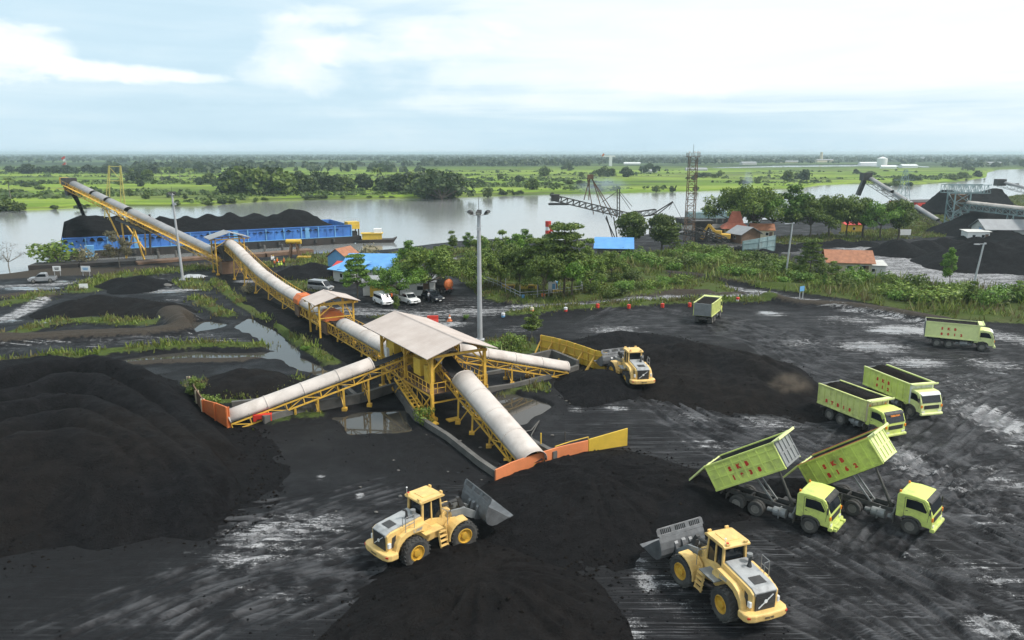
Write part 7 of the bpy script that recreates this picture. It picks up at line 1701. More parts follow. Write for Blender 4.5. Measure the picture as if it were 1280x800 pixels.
for k, (a_, c_, dp) in enumerate((((812, 286), (880, 297), 'long low black conveyor leading from the ship loader to the crushing plant'), ((868, 288), (905, 303), 'black crusher conveyor beside the yellow excavator'))):
    t = thing('belt_conveyor', dp, 'conveyor', Vector((G(*c_).x, 200, 0))); o2 = t.location.copy(); b = MB(); truss2(b, AT(a_[0], a_[1], 204) - o2, AT(c_[0], c_[1], 196) - o2, 1.6, 1.2, 1.5, 0.22); b.build('truss', M['black_steel'], t)
    b = MB()
    for f in (0.15, 0.45, 0.75):
        p = AT(a_[0] + (c_[0] - a_[0]) * f, a_[1] + (c_[1] - a_[1]) * f, 204 - 8 * f) - o2; b.beam(p, (p.x, p.y, -0.2), 0.25)
    b.build('support_leg', M['black_steel'], t)
t = thing('crusher', 'dark crushing plant hopper between two black conveyors', 'crusher', G(876, 300)); b = MB(); frus(b, (1.6, 1.6), 3.0, (2.8, 2.4), 5.4); b.build('hopper', M['dark_steel'], t); b = MB(); b.box((0, 0, 1.5), (2.6, 2.6, 3.0))
for s in (-1, 1): b.beam((s * 2, -1.6, 0), (s * 2, -1.6, 3.2), 0.3); b.beam((s * 2, 1.6, 0), (s * 2, 1.6, 3.2), 0.3)
b.build('crusher_body', M['black_steel'], t)

# ---- conveyors at the right
cA = conveyor('grey stacking boom rising above the riverside trees at the right', [AT(1180, 282, 232), AT(1084, 222, 262)], 2.2, 1.6, ((0.08, 0.35), (0.4, 0.62), (0.66, 0.95)), [(0.45, 0, 0.6)], steel='black_steel', cover='cover_grey', seg=2.2, name='loading_boom')[0]
p_ = AT(1084, 222, 262); b = MB(); lo = p_ - cA.location; b.box(lo + Vector((-0.5, 0, 0.3)), (3, 3, 2.6)); b.beam(lo + Vector((-1.0, 0, -1)), lo + Vector((-2.6, 0, -6)), 1.5, 1.3); b.build('head_chute', M['dark_steel'], cA)
tt = thing('conveyor_tower', 'pale teal lattice tower carrying the far right conveyor', 'conveyor tower', Vector((AT(1193, 290, 228).x, 228, 0))); o2 = tt.location.copy()
b = MB(); zt = AT(1193, 241, 228).z
for sx_ in (-2.3, 2.3):
    for sy_ in (-2, 2): b.beam((sx_, sy_, 0), (sx_, sy_, zt), 0.32)
for k in range(4):
    z0_, z1_ = zt * k / 4, zt * (k + 1) / 4
    for sy_ in (-2, 2): b.beam((-2.3, sy_, z0_), (2.3, sy_, z1_), 0.16); b.beam((2.3, sy_, z0_), (-2.3, sy_, z1_), 0.16); b.beam((-2.3, sy_, z1_), (2.3, sy_, z1_), 0.2)
    for sx_ in (-2.3, 2.3): b.beam((sx_, -2, z0_), (sx_, 2, z1_), 0.14)
b.build('lattice', M['teal'], tt)
b = MB()
for k in range(12):
    xx = -4.5 + k * 1.05
    for sy_ in (-2.2, 2.2): b.beam((xx, sy_, zt), (xx, sy_, zt + 2.4), 0.12); b.beam((xx, sy_, zt + (k % 2) * 2.4), (xx + 1.05, sy_, zt + ((k + 1) % 2) * 2.4), 0.1)
for zz in (zt, zt + 2.4):
    for sy_ in (-2.2, 2.2): b.beam((-4.5, sy_, zz), (8.1, sy_, zz), 0.18)
b.build('gantry', M['teal'], tt)
b = MB(); frus(b, (0.8, 0.8), zt - 5, (1.8, 1.6), zt - 0.5); b.build('hopper', M['rust'], tt)
conveyor('long grey conveyor running off to the right from the teal tower', [Vector((o2.x + 1, 228, zt - 3.2)), AT(1290, 264, 205), AT(1420, 292, 175)], 2.2, 1.6, ((0.05, 1.0),), [(0.32, 0, 0.4), (0.6, 0, 0.4)], steel='teal', cover='cover', seg=2.2)
fr = conveyor('small black loading boom at the far right edge over the river', [AT(1320, 246, 320), AT(1250, 228, 345)], 2.4, 1.8, ((0.1, 0.9),), [(0.3, 0, 1)], steel='black_steel', cover='cover_grey', seg=3, name='loading_boom')[0]
lo = AT(1250, 228, 345) - fr.location; b = MB(); b.box(lo, (4, 3, 3)); b.beam(lo + Vector((4, 0, -1)), lo + Vector((8.5, 0, -0.8)), 1, 0.8); b.build('head_chute', M['dark_steel'], fr)
# barge heap at the right and its red barge
t = thing('coal_barge', 'red sided barge end showing behind the teal tower', 'barge', G(1172, 262, WATER_Z), R(20)); b = MB(); b.prism([(-12, 3.2), (26, 3.2), (26, 1), (24, -0.5), (-10, -0.5), (-12, 1)], 0, 16); b.build('hull', M['red'], t); b = MB(); b.box((7, 8, 3.3), (37, 15, 0.3)); b.build('deck', M['hull'], t)
bp2 = t.location.copy()
def f_b2(X, Y):
    a_ = ridge(X, Y, [AT(1160, 240, 300), AT(1178, 232, 300), AT(1210, 235, 302), AT(1250, 231, 305), (AT(1262, 240, 305))], [2, 8, 7.5, 8.5, 3], 0.62, 1.5); return a_
heap('barge_coal', 'dark coal heap on the far right barge under the small boom', f_b2, 140, 215, 278, 325, 1.0, 'coal heap', None, 0.4, 61, base=1.0)
t = thing('tug_boat', 'dark rusty tug boat moored left of the riverside trees', 'boat', G(884, 280, WATER_Z), R(5))
b = MB(); b.prism([(-11, 2.2), (9, 2.2), (12.5, 3.4), (10.5, 0.6), (9, -0.6), (-10, -0.6)], -3.5, 3.5); b.build('hull', M['hull'], t)
b = MB(); b.box((0, 0, 3.2), (15, 5, 2.2)); b.box((2, 0, 4.7), (7, 4, 1.0)); b.build('deckhouse', M['teal'], t, bevel=0.1)
for k in range(9): b = MB(); b.tube((-10 + k * 2.3, -3.6, 0.9), (-10 + k * 2.3, -3.6, 2.3), 0.75, 8); b.build('fender', M['tyre'], t)
t = thing('channel_buoy', 'red and white marker post standing behind the trees by the river', 'marker', G(685, 306, -1.2)); b = MB(); b.tube((0, 0, 0), (0, 0, 6.2), 0.75, 12); b.build('post', M['white'], t); b = MB(); b.tube((0, 0, 2.2), (0, 0, 4.0), 0.8, 12); b.tube((0, 0, 5), (0, 0, 6.5), 0.8, 12); b.box((0.6, 0, 4.4), (1.6, 1.2, 1.4)); b.build('band', M['red'], t)

# ================================================================ people
def make_person(name, pose=0):
    me = bpy.data.meshes.new('body'); bm = bmesh.new(); lay = bm.verts.layers.skin.verify()
    J = {'pel': (0, 0, 0.95, .14, .11), 'chest': (0, 0, 1.28, .17, .12), 'neck': (0, 0, 1.48, .06, .06), 'head': (0, 0.02, 1.60, .095, .11), 'top': (0, 0.02, 1.70, .08, .09),
         'hl': (.1, 0, .9, .09, .09), 'kl': (.11, .02 + .06 * pose, .5, .065, .065), 'fl': (.12, 0, .09, .05, .05), 'tl': (.12, .14, .04, .045, .03), 'hr': (-.1, 0, .9, .09, .09), 'kr': (-.11, .03, .5, .065, .065), 'fr': (-.12, -.06 * pose, .09, .05, .05), 'tr': (-.12, .1, .04, .045, .03),
         'sl': (.2, 0, 1.42, .07, .07), 'el': (.27, .0, 1.13, .045, .045), 'wl': (.24, .12 + .1 * pose, .92, .035, .03), 'nl': (.24, .18 + .1 * pose, .84, .03, .02), 'sr': (-.2, 0, 1.42, .07, .07), 'er': (-.27, .0, 1.13, .045, .045), 'wr': (-.25, .08, .90, .035, .03), 'nr': (-.25, .1, .80, .03, .02)}
    vs = {}
    for k, (a_, b2, c_, r1, r2) in J.items(): v = bm.verts.new((a_, b2, c_)); v[lay].radius = (r1, r2); vs[k] = v
    vs['pel'][lay].use_root = True
    for a_, b2 in (('pel', 'chest'), ('chest', 'neck'), ('neck', 'head'), ('head', 'top'), ('pel', 'hl'), ('hl', 'kl'), ('kl', 'fl'), ('fl', 'tl'), ('pel', 'hr'), ('hr', 'kr'), ('kr', 'fr'), ('fr', 'tr'), ('chest', 'sl'), ('sl', 'el'), ('el', 'wl'), ('wl', 'nl'), ('chest', 'sr'), ('sr', 'er'), ('er', 'wr'), ('wr', 'nr')): bm.edges.new((vs[a_], vs[b2]))
    bm.to_mesh(me); bm.free(); o = bpy.data.objects.new('body', me); COL.objects.link(o)
    o.modifiers.new('skin', 'SKIN'); sbs = o.modifiers.new('smooth', 'SUBSURF'); sbs.levels = 1; sbs.render_levels = 1
    dg = bpy.context.evaluated_depsgraph_get(); m2 = bpy.data.meshes.new_from_object(o.evaluated_get(dg)); bpy.data.objects.remove(o)
    m2.materials.clear(); m2.materials.append(M['cloth_dark']); m2.materials.append(M['skin'])
    for p in m2.polygons:
        c_ = p.center; p.material_index = 1 if (c_.z > 1.47 or (abs(c_.x) > 0.2 and c_.z < 0.93 and c_.z > .7)) else 0
    return m2
body_m = [make_person('person', 0), make_person('person', 1)]
vb = MB(); vb.lathe([(0.205, 0.98), (0.215, 1.15), (0.235, 1.36), (0.17, 1.47), (0.07, 1.50)], (0, 0, 0), 14, 'z')
for i_, p in enumerate(vb.v): vb.v[i_] = Vector((p.x * 1.05, p.y * 0.78, p.z))
hb = MB(); hb.lathe([(0.16, 1.66), (0.13, 1.665), (0.125, 1.73), (0.08, 1.79), (0.001, 1.81)], (0, 0.02, 0), 14, 'z')
vest_me = {}; 
def person(label, px, py, rz, vest, helmet, pose=0, group=None, legs=None):
    p = OG(px, py); t = thing('person', label, 'person', p, rz, group)
    o = bpy.data.objects.new('body', body_m[pose]); COL.objects.link(o); o.parent = t
    for nm, mb, mt in (('vest', vb, vest), ('helmet', hb, helmet)):
        key = (nm, mt.name)
        if key not in vest_me: q = mb.build(nm, mt, t, smooth=True); vest_me[key] = q.data
        else: q = bpy.data.objects.new(nm, vest_me[key]); COL.objects.link(q); q.parent = t
GW = 'workers gathered near the river'
for px, py, rz, vt, hm_, ps, lab in ((340, 330.5, 1, M['cloth_white'], M['white'], 0, 'person in white top at the left of the group near the river'), (343.5, 335, 2, M['vest_orange'], M['white'], 1, 'person in orange vest at the front left of the group'), (347, 333, 0, M['vest_orange'], M['yellow_wall'], 0, 'person in orange vest and yellow helmet in the middle of the group'),
                                     (349, 337.5, 3, M['vest_lime'], M['white'], 1, 'person in lime vest at the front of the group, left of two'), (352, 337, 4, M['vest_lime'], M['yellow_wall'], 0, 'person in lime vest and yellow helmet, right of two at the front'), (355.5, 333.5, 2.5, M['vest_orange'], M['red'], 0, 'person in orange vest and red helmet at the right of the group'), (342, 329.5, 0.5, M['cloth_white'], M['yellow_wall'], 1, 'person in white top and yellow helmet at the back')):
    person(lab, px, py, rz, vt, hm_, ps, GW)
person('person in an orange and lime vest beside the white family car', 489.5, 378, 1.2, M['vest_orange'], M['white'], 0)
person('person in pale clothes standing at the corner of the dark grey car', 536, 377, 2.2, M['cloth_white'], M['cloth_dark'], 0)
person('person in orange vest walking at the edge of the pen', 602, 352, 2.2, M['vest_orange'], M['white'], 1)

# ================================================================ road markers and pen
def marker(label, px, py, m1, m2, group):
    t = thing('road_marker', label, 'road marker', OG(px, py), 0, group); b = MB(); b.lathe([(0.3, 0.0), (0.34, 0.3), (0.32, 0.34)], (0, 0, 0), 12, 'z'); b.build('drum_base', m2, t); b = MB(); b.lathe([(0.32, 0.34), (0.33, 0.72), (0.26, 0.76), (0.001, 0.76)], (0, 0, 0), 12, 'z'); b.build('drum_top', m1, t)
    b = MB(); b.tube((0, 0, 0.7), (0, 0, 1.3), 0.03, 5); b.build('stake', M['pole'], t); t.scale = (0.85, 0.85, 0.85)
RG = 'drum markers along the yard road'
for px, py, m1, m2, lab in ((629, 397, M['marker_white'], M['blue_light'], 'white drum with blue base at the near end of the road'), (665, 393, M['cream'], M['orange'], 'pale orange drum marker among the weeds beside the road'), (707, 390, M['marker_white'], M['marker_red'], 'white topped red drum marker beside the road'),
                            (747, 387, M['marker_red'], M['marker_red'], 'red drum marker nearest the white topped one'), (786, 386, M['marker_red'], M['marker_red'], 'red drum marker halfway along the road verge'), (828, 384, M['marker_red'], M['marker_red'], 'red drum marker third from the white topped one'), (862, 383, M['marker_red'], M['marker_red'], 'red drum marker just left of the departing truck'), (922, 379, M['marker_red'], M['marker_white'], 'red drum marker just right of the departing truck')):
    marker(lab, px, py, m1, m2, RG)
def cone_(label, px, py):
    t = thing('traffic_cone', label, 'traffic cone', OG(px, py)); b = MB(); b.lathe([(0.3, 0.05), (0.06, 0.95), (0.001, 0.97)], (0, 0, 0), 12, 'z'); b.box((0, 0, 0.03), (0.75, 0.75, 0.06)); b.build('cone_body', M['orange'], t); b = MB(); b.lathe([(0.205, 0.45), (0.145, 0.65)], (0, 0, 0), 12, 'z'); b.build('band', M['white'], t)
cone_('orange traffic cone on the road behind the transfer house', 562, 401)
t = thing('road_barrier', 'red plastic barrier block on the road behind the transfer house', 'barrier', OG(541, 402), 0.1); b = MB(); b.prism([(-0.4, 0), (-0.2, 0.5), (-0.14, 0.95), (0.14, 0.95), (0.2, 0.5), (0.4, 0)], -0.8, 0.8, 'x'); b.build('block', M['red'], t, bevel=0.03)
t = thing('potted_plant', 'small plant in a dark tub on the road', 'plant', OG(582, 400)); b = MB(); b.lathe([(0.3, 0), (0.4, 0.5), (0.36, 0.5), (0.001, 0.42)], (0, 0, 0), 12, 'z'); b.build('tub', M['dark_steel'], t)
PLANT_TUB = t
# fenced pen under the trees
pen = thing('pen_fence', 'white pipe fence of the pen under the trees', 'fence', OG(650, 375)); o2 = pen.location.copy()
pp = [OG(a_, c_) - o2 for a_, c_ in ((606, 356), (622, 362), (632, 367), (650, 375), (672, 373), (700, 370), (728, 366), (726, 360))]
rl = MB()
for i in range(len(pp) - 1):
    for zz in (0.6, 1.1): rl.tube(pp[i] + Vector((0, 0, zz)), pp[i + 1] + Vector((0, 0, zz)), 0.05, 5)
rl.build('rail', M['pole'], pen)
for i in range(len(pp) - 1):
    m = max(1, int((pp[i + 1] - pp[i]).length / 1.8))
    for k in range(m):
        p = pp[i].lerp(pp[i + 1], k / m); b = MB(); b.tube(p, p + Vector((0, 0, 1.2 if k else 2.3)), 0.06, 6); b.build('post', M['pole'], pen)
for px, py, hh_, mt, lab, w_ in ((690, 366, 1.9, M['white'], 'white cabinet with a blue door inside the pen', 1.3), (694, 362, 1.2, M['blue_light'], 'small blue tank beside the white cabinet', 0.8), (660, 362, 0.7, M['yellow_wall'], 'low yellow beam frame inside the pen', 3.0), (636, 362, 0.7, M['yellow_wall'], 'low yellow trough at the left of the pen', 2.2), (697, 368, 0.5, M['yellow_wall'], 'short yellow block at the foot of the cabinet', 1.6)):
    t = thing('site_equipment', lab, 'equipment', OG(px, py)); b = MB(); b.box((0, 0, hh_ / 2), (w_, 0.7, hh_)); b.box((0, 0, hh_ + 0.03), (w_ + 0.1, 0.8, 0.06)); b.build('cabinet_body', mt, t, bevel=0.02); b = MB(); b.box((w_ * 0.2, -0.37, hh_ * 0.5), (w_ * 0.4, 0.04, hh_ * 0.6)); b.build('panel', M['blue_light'] if mt is M['white'] else M['rust'], t)
for px, py, mt, lab in ((679, 374, M['orange'], 'orange bucket at the pen fence'), (704, 371, M['yellow_wall'], 'round yellow drum at the pen fence'), (653, 377, M['blue_light'], 'small blue bucket at the corner of the pen fence')):
    b = MB(); b.lathe([(0.001, 0), (0.3, 0), (0.36, 0.6), (0.33, 0.62), (0.28, 0.1)], (0, 0, 0), 12, 'z'); o = b.build('bucket', mt); o.location = OG(px, py); tag(o, lab, 'bucket')
# white tarp and scrap at the left
for px, py, lab, s_ in ((243, 347, 'crumpled white tarpaulin by the floodlight pole', 2.2), (206, 357, 'folded pale sheet lying on the left yard', 1.4)):
    X, Y = np.meshgrid(np.linspace(-1, 1, 14), np.linspace(-1, 1, 10)); Z = 0.5 * fbm(X + 5, Y + 3, 0.8, 3, 3) * np.clip(1.2 - X ** 2 - Y ** 2, 0, 1) + 0.05
    a0 = (np.arange(9)[:, None] * 14 + np.arange(13)[None, :]).ravel()
    o = np_mesh('tarpaulin', np.stack([X.ravel() * s_, Y.ravel() * s_ * 0.6, Z.ravel() * s_ * 0.8], 1), np.stack([a0, a0 + 1, a0 + 15, a0 + 14], 1), M['concrete'] if s_ < 2 else M['pole'], None, True); o.location = OG(px, py); tag(o, lab, 'tarpaulin')
# ================================================================ trees
nrg = np.random.default_rng(11)
def leaves_np(clumps, n, size, up_bias=0.3, shell=0.55, droop=0.0, rg=None):
    rg = rg or nrg
    C = np.array([c[0] for c in clumps], float); Rr = np.array([c[1] for c in clumps], float)
    wgt = (Rr[:, 0] * Rr[:, 1] * Rr[:, 2]) ** 0.67; wgt /= wgt.sum()
    k = rg.choice(len(C), n, p=wgt)
    d = rg.normal(size=(n, 3)); d /= np.linalg.norm(d, axis=1)[:, None]
    r = shell + (1 - shell) * rg.random(n) ** 0.7; r *= 0.85 + 0.3 * rg.random(n)
    p = C[k] + d * r[:, None] * Rr[k]
    nrm = d * 0.7 + rg.normal(size=(n, 3)) * 0.6; nrm[:, 2] += up_bias; nrm /= np.linalg.norm(nrm, axis=1)[:, None]
    a = np.cross(nrm, rg.normal(size=(n, 3))); a /= np.linalg.norm(a, axis=1)[:, None]; b = np.cross(nrm, a)
    s = size * (0.6 + 0.8 * rg.random(n))[:, None]
    v = np.stack([p - a * s * 0.5, p + b * s * 0.28 , p + a * s * 0.5, p - b * s * 0.28], 1).reshape(-1, 3)
    f = np.arange(n * 4).reshape(n, 4)
    return v, f
def trunk_mb(h, r, limbs, lean=(0, 0)):
    b = MB(); top = Vector((lean[0], lean[1], h)); mid = Vector((lean[0] * 0.3 + r * 0.6, lean[1] * 0.3 - r * 0.4, h * 0.5))
    b.pipe([Vector((0, 0, -0.3)), mid, top], r, 7, r * 0.6)
    for e in limbs:
        e = Vector(e); m = top.lerp(e, 0.5) + Vector((0, 0, -0.06 * (e - top).length))
        b.pipe([top - Vector((0, 0, 0.12 * h)), m, e], r * 0.5, 5, r * 0.14)
    return b
PROTO = {}
def proto(kind, seed, n_leaf, size, mat_):
    rg = np.random.default_rng(seed); rr = random.Random(seed); cl = []; limbs = []
    if kind == 'round':
        H = 8.0; th_ = 2.6
        for _ in range(16):
            a_ = rr.uniform(0, 6.28); q = rr.uniform(0, 1) ** 0.6 * 2.9; z = rr.uniform(3.2, 6.6); q *= 1 - abs(z - 4.9) / 4.2
            cl.append(((math.cos(a_) * q, math.sin(a_) * q, z), (rr.uniform(1.1, 1.7),) * 2 + (rr.uniform(0.8, 1.3),))); limbs.append(cl[-1][0])
        cl.append(((0, 0, 6.7), (1.4, 1.4, 1.0)))
    elif kind == 'wide':
        H = 9.5; th_ = 3.4
        for _ in range(30):
            a_ = rr.uniform(0, 6.28); q = rr.uniform(0.1, 1) ** 0.6 * 5.6; z = 5.6 + 2.8 * (1 - (q / 5.8) ** 2) + rr.uniform(-2.6, 0.7)
            cl.append(((math.cos(a_) * q, math.sin(a_) * q, z), (rr.uniform(1.1, 1.8), rr.uniform(1.1, 1.8), rr.uniform(0.75, 1.25)))); limbs.append(cl[-1][0])
    elif kind == 'tier':
        H = 10.0; th_ = 9.4
        for k in range(6):
            z = 3.4 + k * 1.15; q = 4.3 * (1 - 0.12 * k); m = 8 + (k < 3)
            for j in range(m):
                a_ = 6.28 * j / m + k * 0.5 + rr.uniform(-0.2, 0.2); qq = q * rr.uniform(0.5, 1.0)
                cl.append(((math.cos(a_) * qq, math.sin(a_) * qq, z + rr.uniform(-0.1, 0.25)), (rr.uniform(0.8, 1.35), rr.uniform(0.8, 1.35), rr.uniform(0.22, 0.5))))
        b = MB(); b.pipe([(0, 0, -0.3), (0.1, 0, 4), (0, 0.05, 9.3)], 0.2, 7, 0.07)
        for c in cl: b.pipe([(0, 0, c[0][2] - 0.35), c[0]], 0.06, 4, 0.025)
    elif kind == 'loose':
        H = 9.0; th_ = 3.0
        for _ in range(18):
            a_ = rr.uniform(0, 6.28); z = rr.uniform(3.2, 8.4); q = rr.uniform(0.2, 1) * 2.6 * (1 - abs(z - 5.4) / 4.6)
            cl.append(((math.cos(a_) * q, math.sin(a_) * q, z), (rr.uniform(0.7, 1.3), rr.uniform(0.7, 1.3), rr.uniform(0.4, 0.8)))); limbs.append(cl[-1][0])
    elif kind == 'dry':
        H = 7.5; th_ = 2.4
        for _ in range(22):
            a_ = rr.uniform(0, 6.28); z = rr.uniform(2.8, 7.0); q = rr.uniform(0.3, 1) * 3.2 * math.sqrt(max(0.05, 1 - ((z - 4.6) / 3.0) ** 2))
            cl.append(((math.cos(a_) * q, math.sin(a_) * q, z), (0.9, 0.9, 0.7))); limbs.append(cl[-1][0])
    elif kind == 'bush':
        H = 2.4; th_ = 0.5
        for _ in range(9):
            a_ = rr.uniform(0, 6.28); q = rr.uniform(0, 1) * 1.2; cl.append(((math.cos(a_) * q, math.sin(a_) * q, rr.uniform(0.5, 1.7) - q * 0.3), (rr.uniform(0.5, 0.9), rr.uniform(0.5, 0.9), rr.uniform(0.4, 0.7)))); limbs.append(cl[-1][0])
    t = thing('tree' if kind != 'bush' else 'bush', 'x', 'tree' if kind != 'bush' else 'bush', (0, 0, -500))
    if kind != 'tier': b = trunk_mb(th_, 0.24 if kind in ('round', 'wide') else (0.12 if kind != 'bush' else 0.05), limbs[:12])
    b.build('trunk' if kind != 'bush' else 'stem', M['bark_pale'] if kind in ('dry', 'loose') else M['bark'], t)
    v, f = leaves_np(cl, n_leaf, size, 0.5 if kind in ('tier', 'wide') else 0.25, 0.35 if kind in ('dry', 'loose') else 0.5, rg=rg)
    np_mesh('crown', v, f, mat_, t)
    return t, H
def palm_proto(seed):
    rr = random.Random(seed); t = thing('palm_tree', 'x', 'palm', (0, 0, -500)); b = MB(); b.pipe([(0, 0, -0.2), (0.2, 0, 3), (0.15, 0.1, 7.0)], 0.18, 7, 0.11); b.build('trunk', M['bark_pale'], t)
    V_ = []; F_ = []
    for k in range(17):
        a_ = 6.28 * k / 17 + rr.uniform(-0.15, 0.15); el_ = rr.uniform(-0.2, 1.1); L = rr.uniform(2.6, 3.3); p = np.array([0.15, 0.1, 7.0]); dz = el_; pr = None
        for j in range(7):
            f = j / 6; pos_ = np.array([0.15 + math.cos(a_) * L * f * math.cos(el_ * 0.5), 0.1 + math.sin(a_) * L * f * math.cos(el_ * 0.5), 7.0 + L * (math.sin(el_) * f - 0.75 * f * f)])
            if pr is not None:
                side = np.array([-math.sin(a_), math.cos(a_), 0]); w = 0.55 * math.sin(math.pi * min(1, f + 0.12)) + 0.05
                for s in (-1, 1):
                    o = len(V_); V_ += [pr, pos_, pos_ + side * s * w + np.array([0, 0, -0.35 * w]), pr * 0.35 + pos_ * 0.65 * 0 + pr * 0.65 + side * s * w + np.array([0, 0, -0.35 * w])]; F_.append((o, o + 1, o + 2, o + 3))
            pr = pos_
    np_mesh('crown', np.array(V_), np.array(F_), L2, t); return t, 8.2
PROTO['round'] = [proto('round', 1, 3800, 0.50, L2), proto('round', 2, 3800, 0.50, L1)]
PROTO['wide'] = [proto('wide', 3, 6600, 0.46, L1), proto('wide', 4, 6600, 0.46, L1), proto('wide', 5, 6600, 0.46, L3)]
PROTO['tier'] = [proto('tier', 6, 7000, 0.42, L1), proto('tier', 7, 7000, 0.42, L2), proto('tier', 17, 6000, 0.42, L3)]
PROTO['loose'] = [proto('loose', 8, 2600, 0.40, L3), proto('loose', 9, 2600, 0.40, L1)]
PROTO['dry'] = [proto('dry', 10, 4200, 0.30, L4)]
PROTO['dead'] = [proto('dry', 31, 500, 0.22, LDEAD)]
PROTO['bush'] = [proto('bush', 11, 700, 0.26, L1), proto('bush', 12, 700, 0.26, L3), proto('bush', 13, 700, 0.26, L2), proto('bush', 14, 600, 0.22, L4)]
PROTO['palm'] = [palm_proto(15), palm_proto(16)]
PROTO['farround'] = [proto('round', 21, 900, 1.0, L5), proto('round', 22, 900, 1.0, L2), proto('wide', 23, 1000, 1.0, L5), proto('round', 24, 900, 1.0, L2)]
USED = set()
def plant(kind, i, px, py, ytop, label, group=None, wf=1.0, z=None, name=None):
    """a plant whose foot is seen at (px, py) and whose top reaches ytop in the photograph"""
    pr, H = PROTO[kind][i % len(PROTO[kind])]
    p = OG(px, py) if z is None else G(px, py, z)
    if z is None and p.z < -0.6: p = G(px, py, -0.9)
    h_ = AT(px, ytop, p.y).z - p.z; s = max(0.1, h_ / H)
    if kind == 'farround': s *= 1.38; p.z -= 0.30 * H * s; wf = wf * 0.95
    key = (kind, i % len(PROTO[kind])); rz = rnd.uniform(0, 6.28)
    if key not in USED: o = pr; USED.add(key)
    else: o = copy_tree(pr)
    if kind in ('wide', 'tier', 'loose'): wf *= 1.08
    o.location = p; o.rotation_euler = (0, 0, rz); o.scale = (s * wf, s * wf, s); o['label'] = label
    if group: o['group'] = group
    elif 'group' in o: del o['group']
    return o
T = plant
# around the parking ground and the pen
T('wide', 0, 536, 372, 308, 'large spreading feathery tree behind the dark grey car', None, 0.85); T('tier', 2, 447, 372, 316, 'slender tiered tree in front of the light blue roof', None, 0.8); T('wide', 2, 500, 375, 326, 'low spreading tree in front of the long white store', None, 1.0)
T('loose', 0, 513, 358, 298, 'thin tall tree between the blue office roof and the large spreading tree', None, 0.8); T('loose', 1, 496, 398, 362, 'sparse young tree with bare stems between two parked cars', None, 0.5)
T('tier', 0, 556, 356, 306, 'tiered tree above the orange tank truck', None, 0.9); T('loose', 1, 566, 318, 287, 'small shoreline tree left of the tall floodlight mast', None, 0.9); T('loose', 0, 585, 318, 289, 'small bright shoreline tree just left of the tall floodlight mast', None, 0.9)
T('wide', 1, 625, 360, 300, 'dark spreading tree right of the tall floodlight mast', None, 0.8); T('wide', 0, 650, 362, 308, 'spreading tree at the left end of the pen', None, 0.75); T('tier', 0, 672, 366, 296, 'tiered tree rising from the middle of the pen', None, 0.95); T('tier', 1, 705, 372, 276, 'tallest tiered tree above the pen with flat layers', None, 0.85)
T('wide', 2, 715, 374, 314, 'leafy spreading tree right of the white cabinet', None, 0.8); T('wide', 0, 738, 370, 318, 'leafy tree at the right end of the pen fence', None, 0.7); T('tier', 1, 690, 352, 292, 'dark tiered tree behind the pen', None, 0.9); T('loose', 0, 610, 350, 298, 'pale leafy tree just behind the tall floodlight mast', None, 0.9); T('palm', 0, 752, 368, 336, 'low palm with drooping fronds right of the pen')
T('loose', 0, 645, 340, 290, 'bright leafy tree behind the spreading tree of the pen', None, 0.9); T('loose', 1, 735, 346, 296, 'leafy tree between the pen and the blue roofed shed', None, 0.8)
T('round', 0, 790, 314, 261, 'dense dark round tree right of the blue roofed shed', None, 0.95); T('round', 0, 826, 316, 264, 'dark round tree in front of the ship loader crane arm', None, 1.0); T('tier', 1, 838, 318, 282, 'small tiered tree at the foot of the lattice tower', None, 0.9)
T('palm', 1, 800, 324, 306, 'small banana like palm at the foot of the dark round trees'); T('palm', 0, 781, 324, 308, 'small palm beside the blue roofed shed wall')
GRV = 'row of riverside trees at the right'
for px, py, yt, k, i, w, lab in ((912, 293, 233, 'wide', 1, 0.85, 'leftmost wide crowned tree of the riverside row, by the tug boat'), (940, 296, 230, 'wide', 0, 0.9, 'tallest wide crowned tree behind the red pavilion'), (965, 296, 236, 'wide', 2, 0.8, 'leafy riverside tree right of the tallest one'), (988, 297, 228, 'loose', 0, 1.2, 'airy bright topped riverside tree behind the lamp post'), (1012, 298, 246, 'wide', 1, 0.85, 'dark riverside tree behind the tiered tree of the verge'),
                                 (1036, 297, 242, 'wide', 0, 0.8, 'mid green riverside tree left of the yellow hut'), (1058, 297, 243, 'wide', 1, 0.75, 'dark riverside tree just behind the yellow hut'), (1078, 298, 244, 'round', 1, 1.0, 'round riverside tree below the boom head chute'), (1100, 299, 245, 'wide', 2, 0.75, 'riverside tree under the grey stacking boom'), (1122, 300, 246, 'round', 0, 0.95, 'rightmost tree of the riverside row beside the stacking boom')):
    T(k, i, px, py, yt, lab, GRV, w)
T('tier', 1, 1012, 347, 297, 'dark tiered tree standing left of the orange tiled house', None, 0.85); T('loose', 0, 1185, 366, 307, 'tall leafy tree beside the leaning lamp post', None, 0.75); T('loose', 1, 1272, 380, 350, 'bushy young tree at the right edge of the verge', None, 1.4); T('loose', 1, 1212, 382, 350, 'leafy young tree at the foot of the leaning lamp post', None, 1.2); T('loose', 0, 1030, 365, 340, 'thin pale stemmed young tree in the verge', None, 0.6)
T('dry', 0, 150, 334, 288, 'pale dry tree with sparse round crown in front of the barge', None, 1.0); T('bush', 0, 72, 328, 293, 'large green bush on the rusty pontoon', None, 1.4, 0.4); T('bush', 3, 105, 327, 303, 'dry brown bush at the end of the rusty pontoon', None, 1.3, 0.4); T('dead', 0, 12, 338, 301, 'bare twiggy shrub standing in the water at the left edge', None, 1.3)
T('bush', 3, 462, 326, 300, 'pale scrubby bush in front of the yellow work boat', None, 1.6); T('bush', 3, 330, 360, 338, 'dry pale shrub beside the main conveyor', None, 1.2); T('bush', 3, 312, 366, 350, 'low dry shrub left of the silver van', None, 1.3)
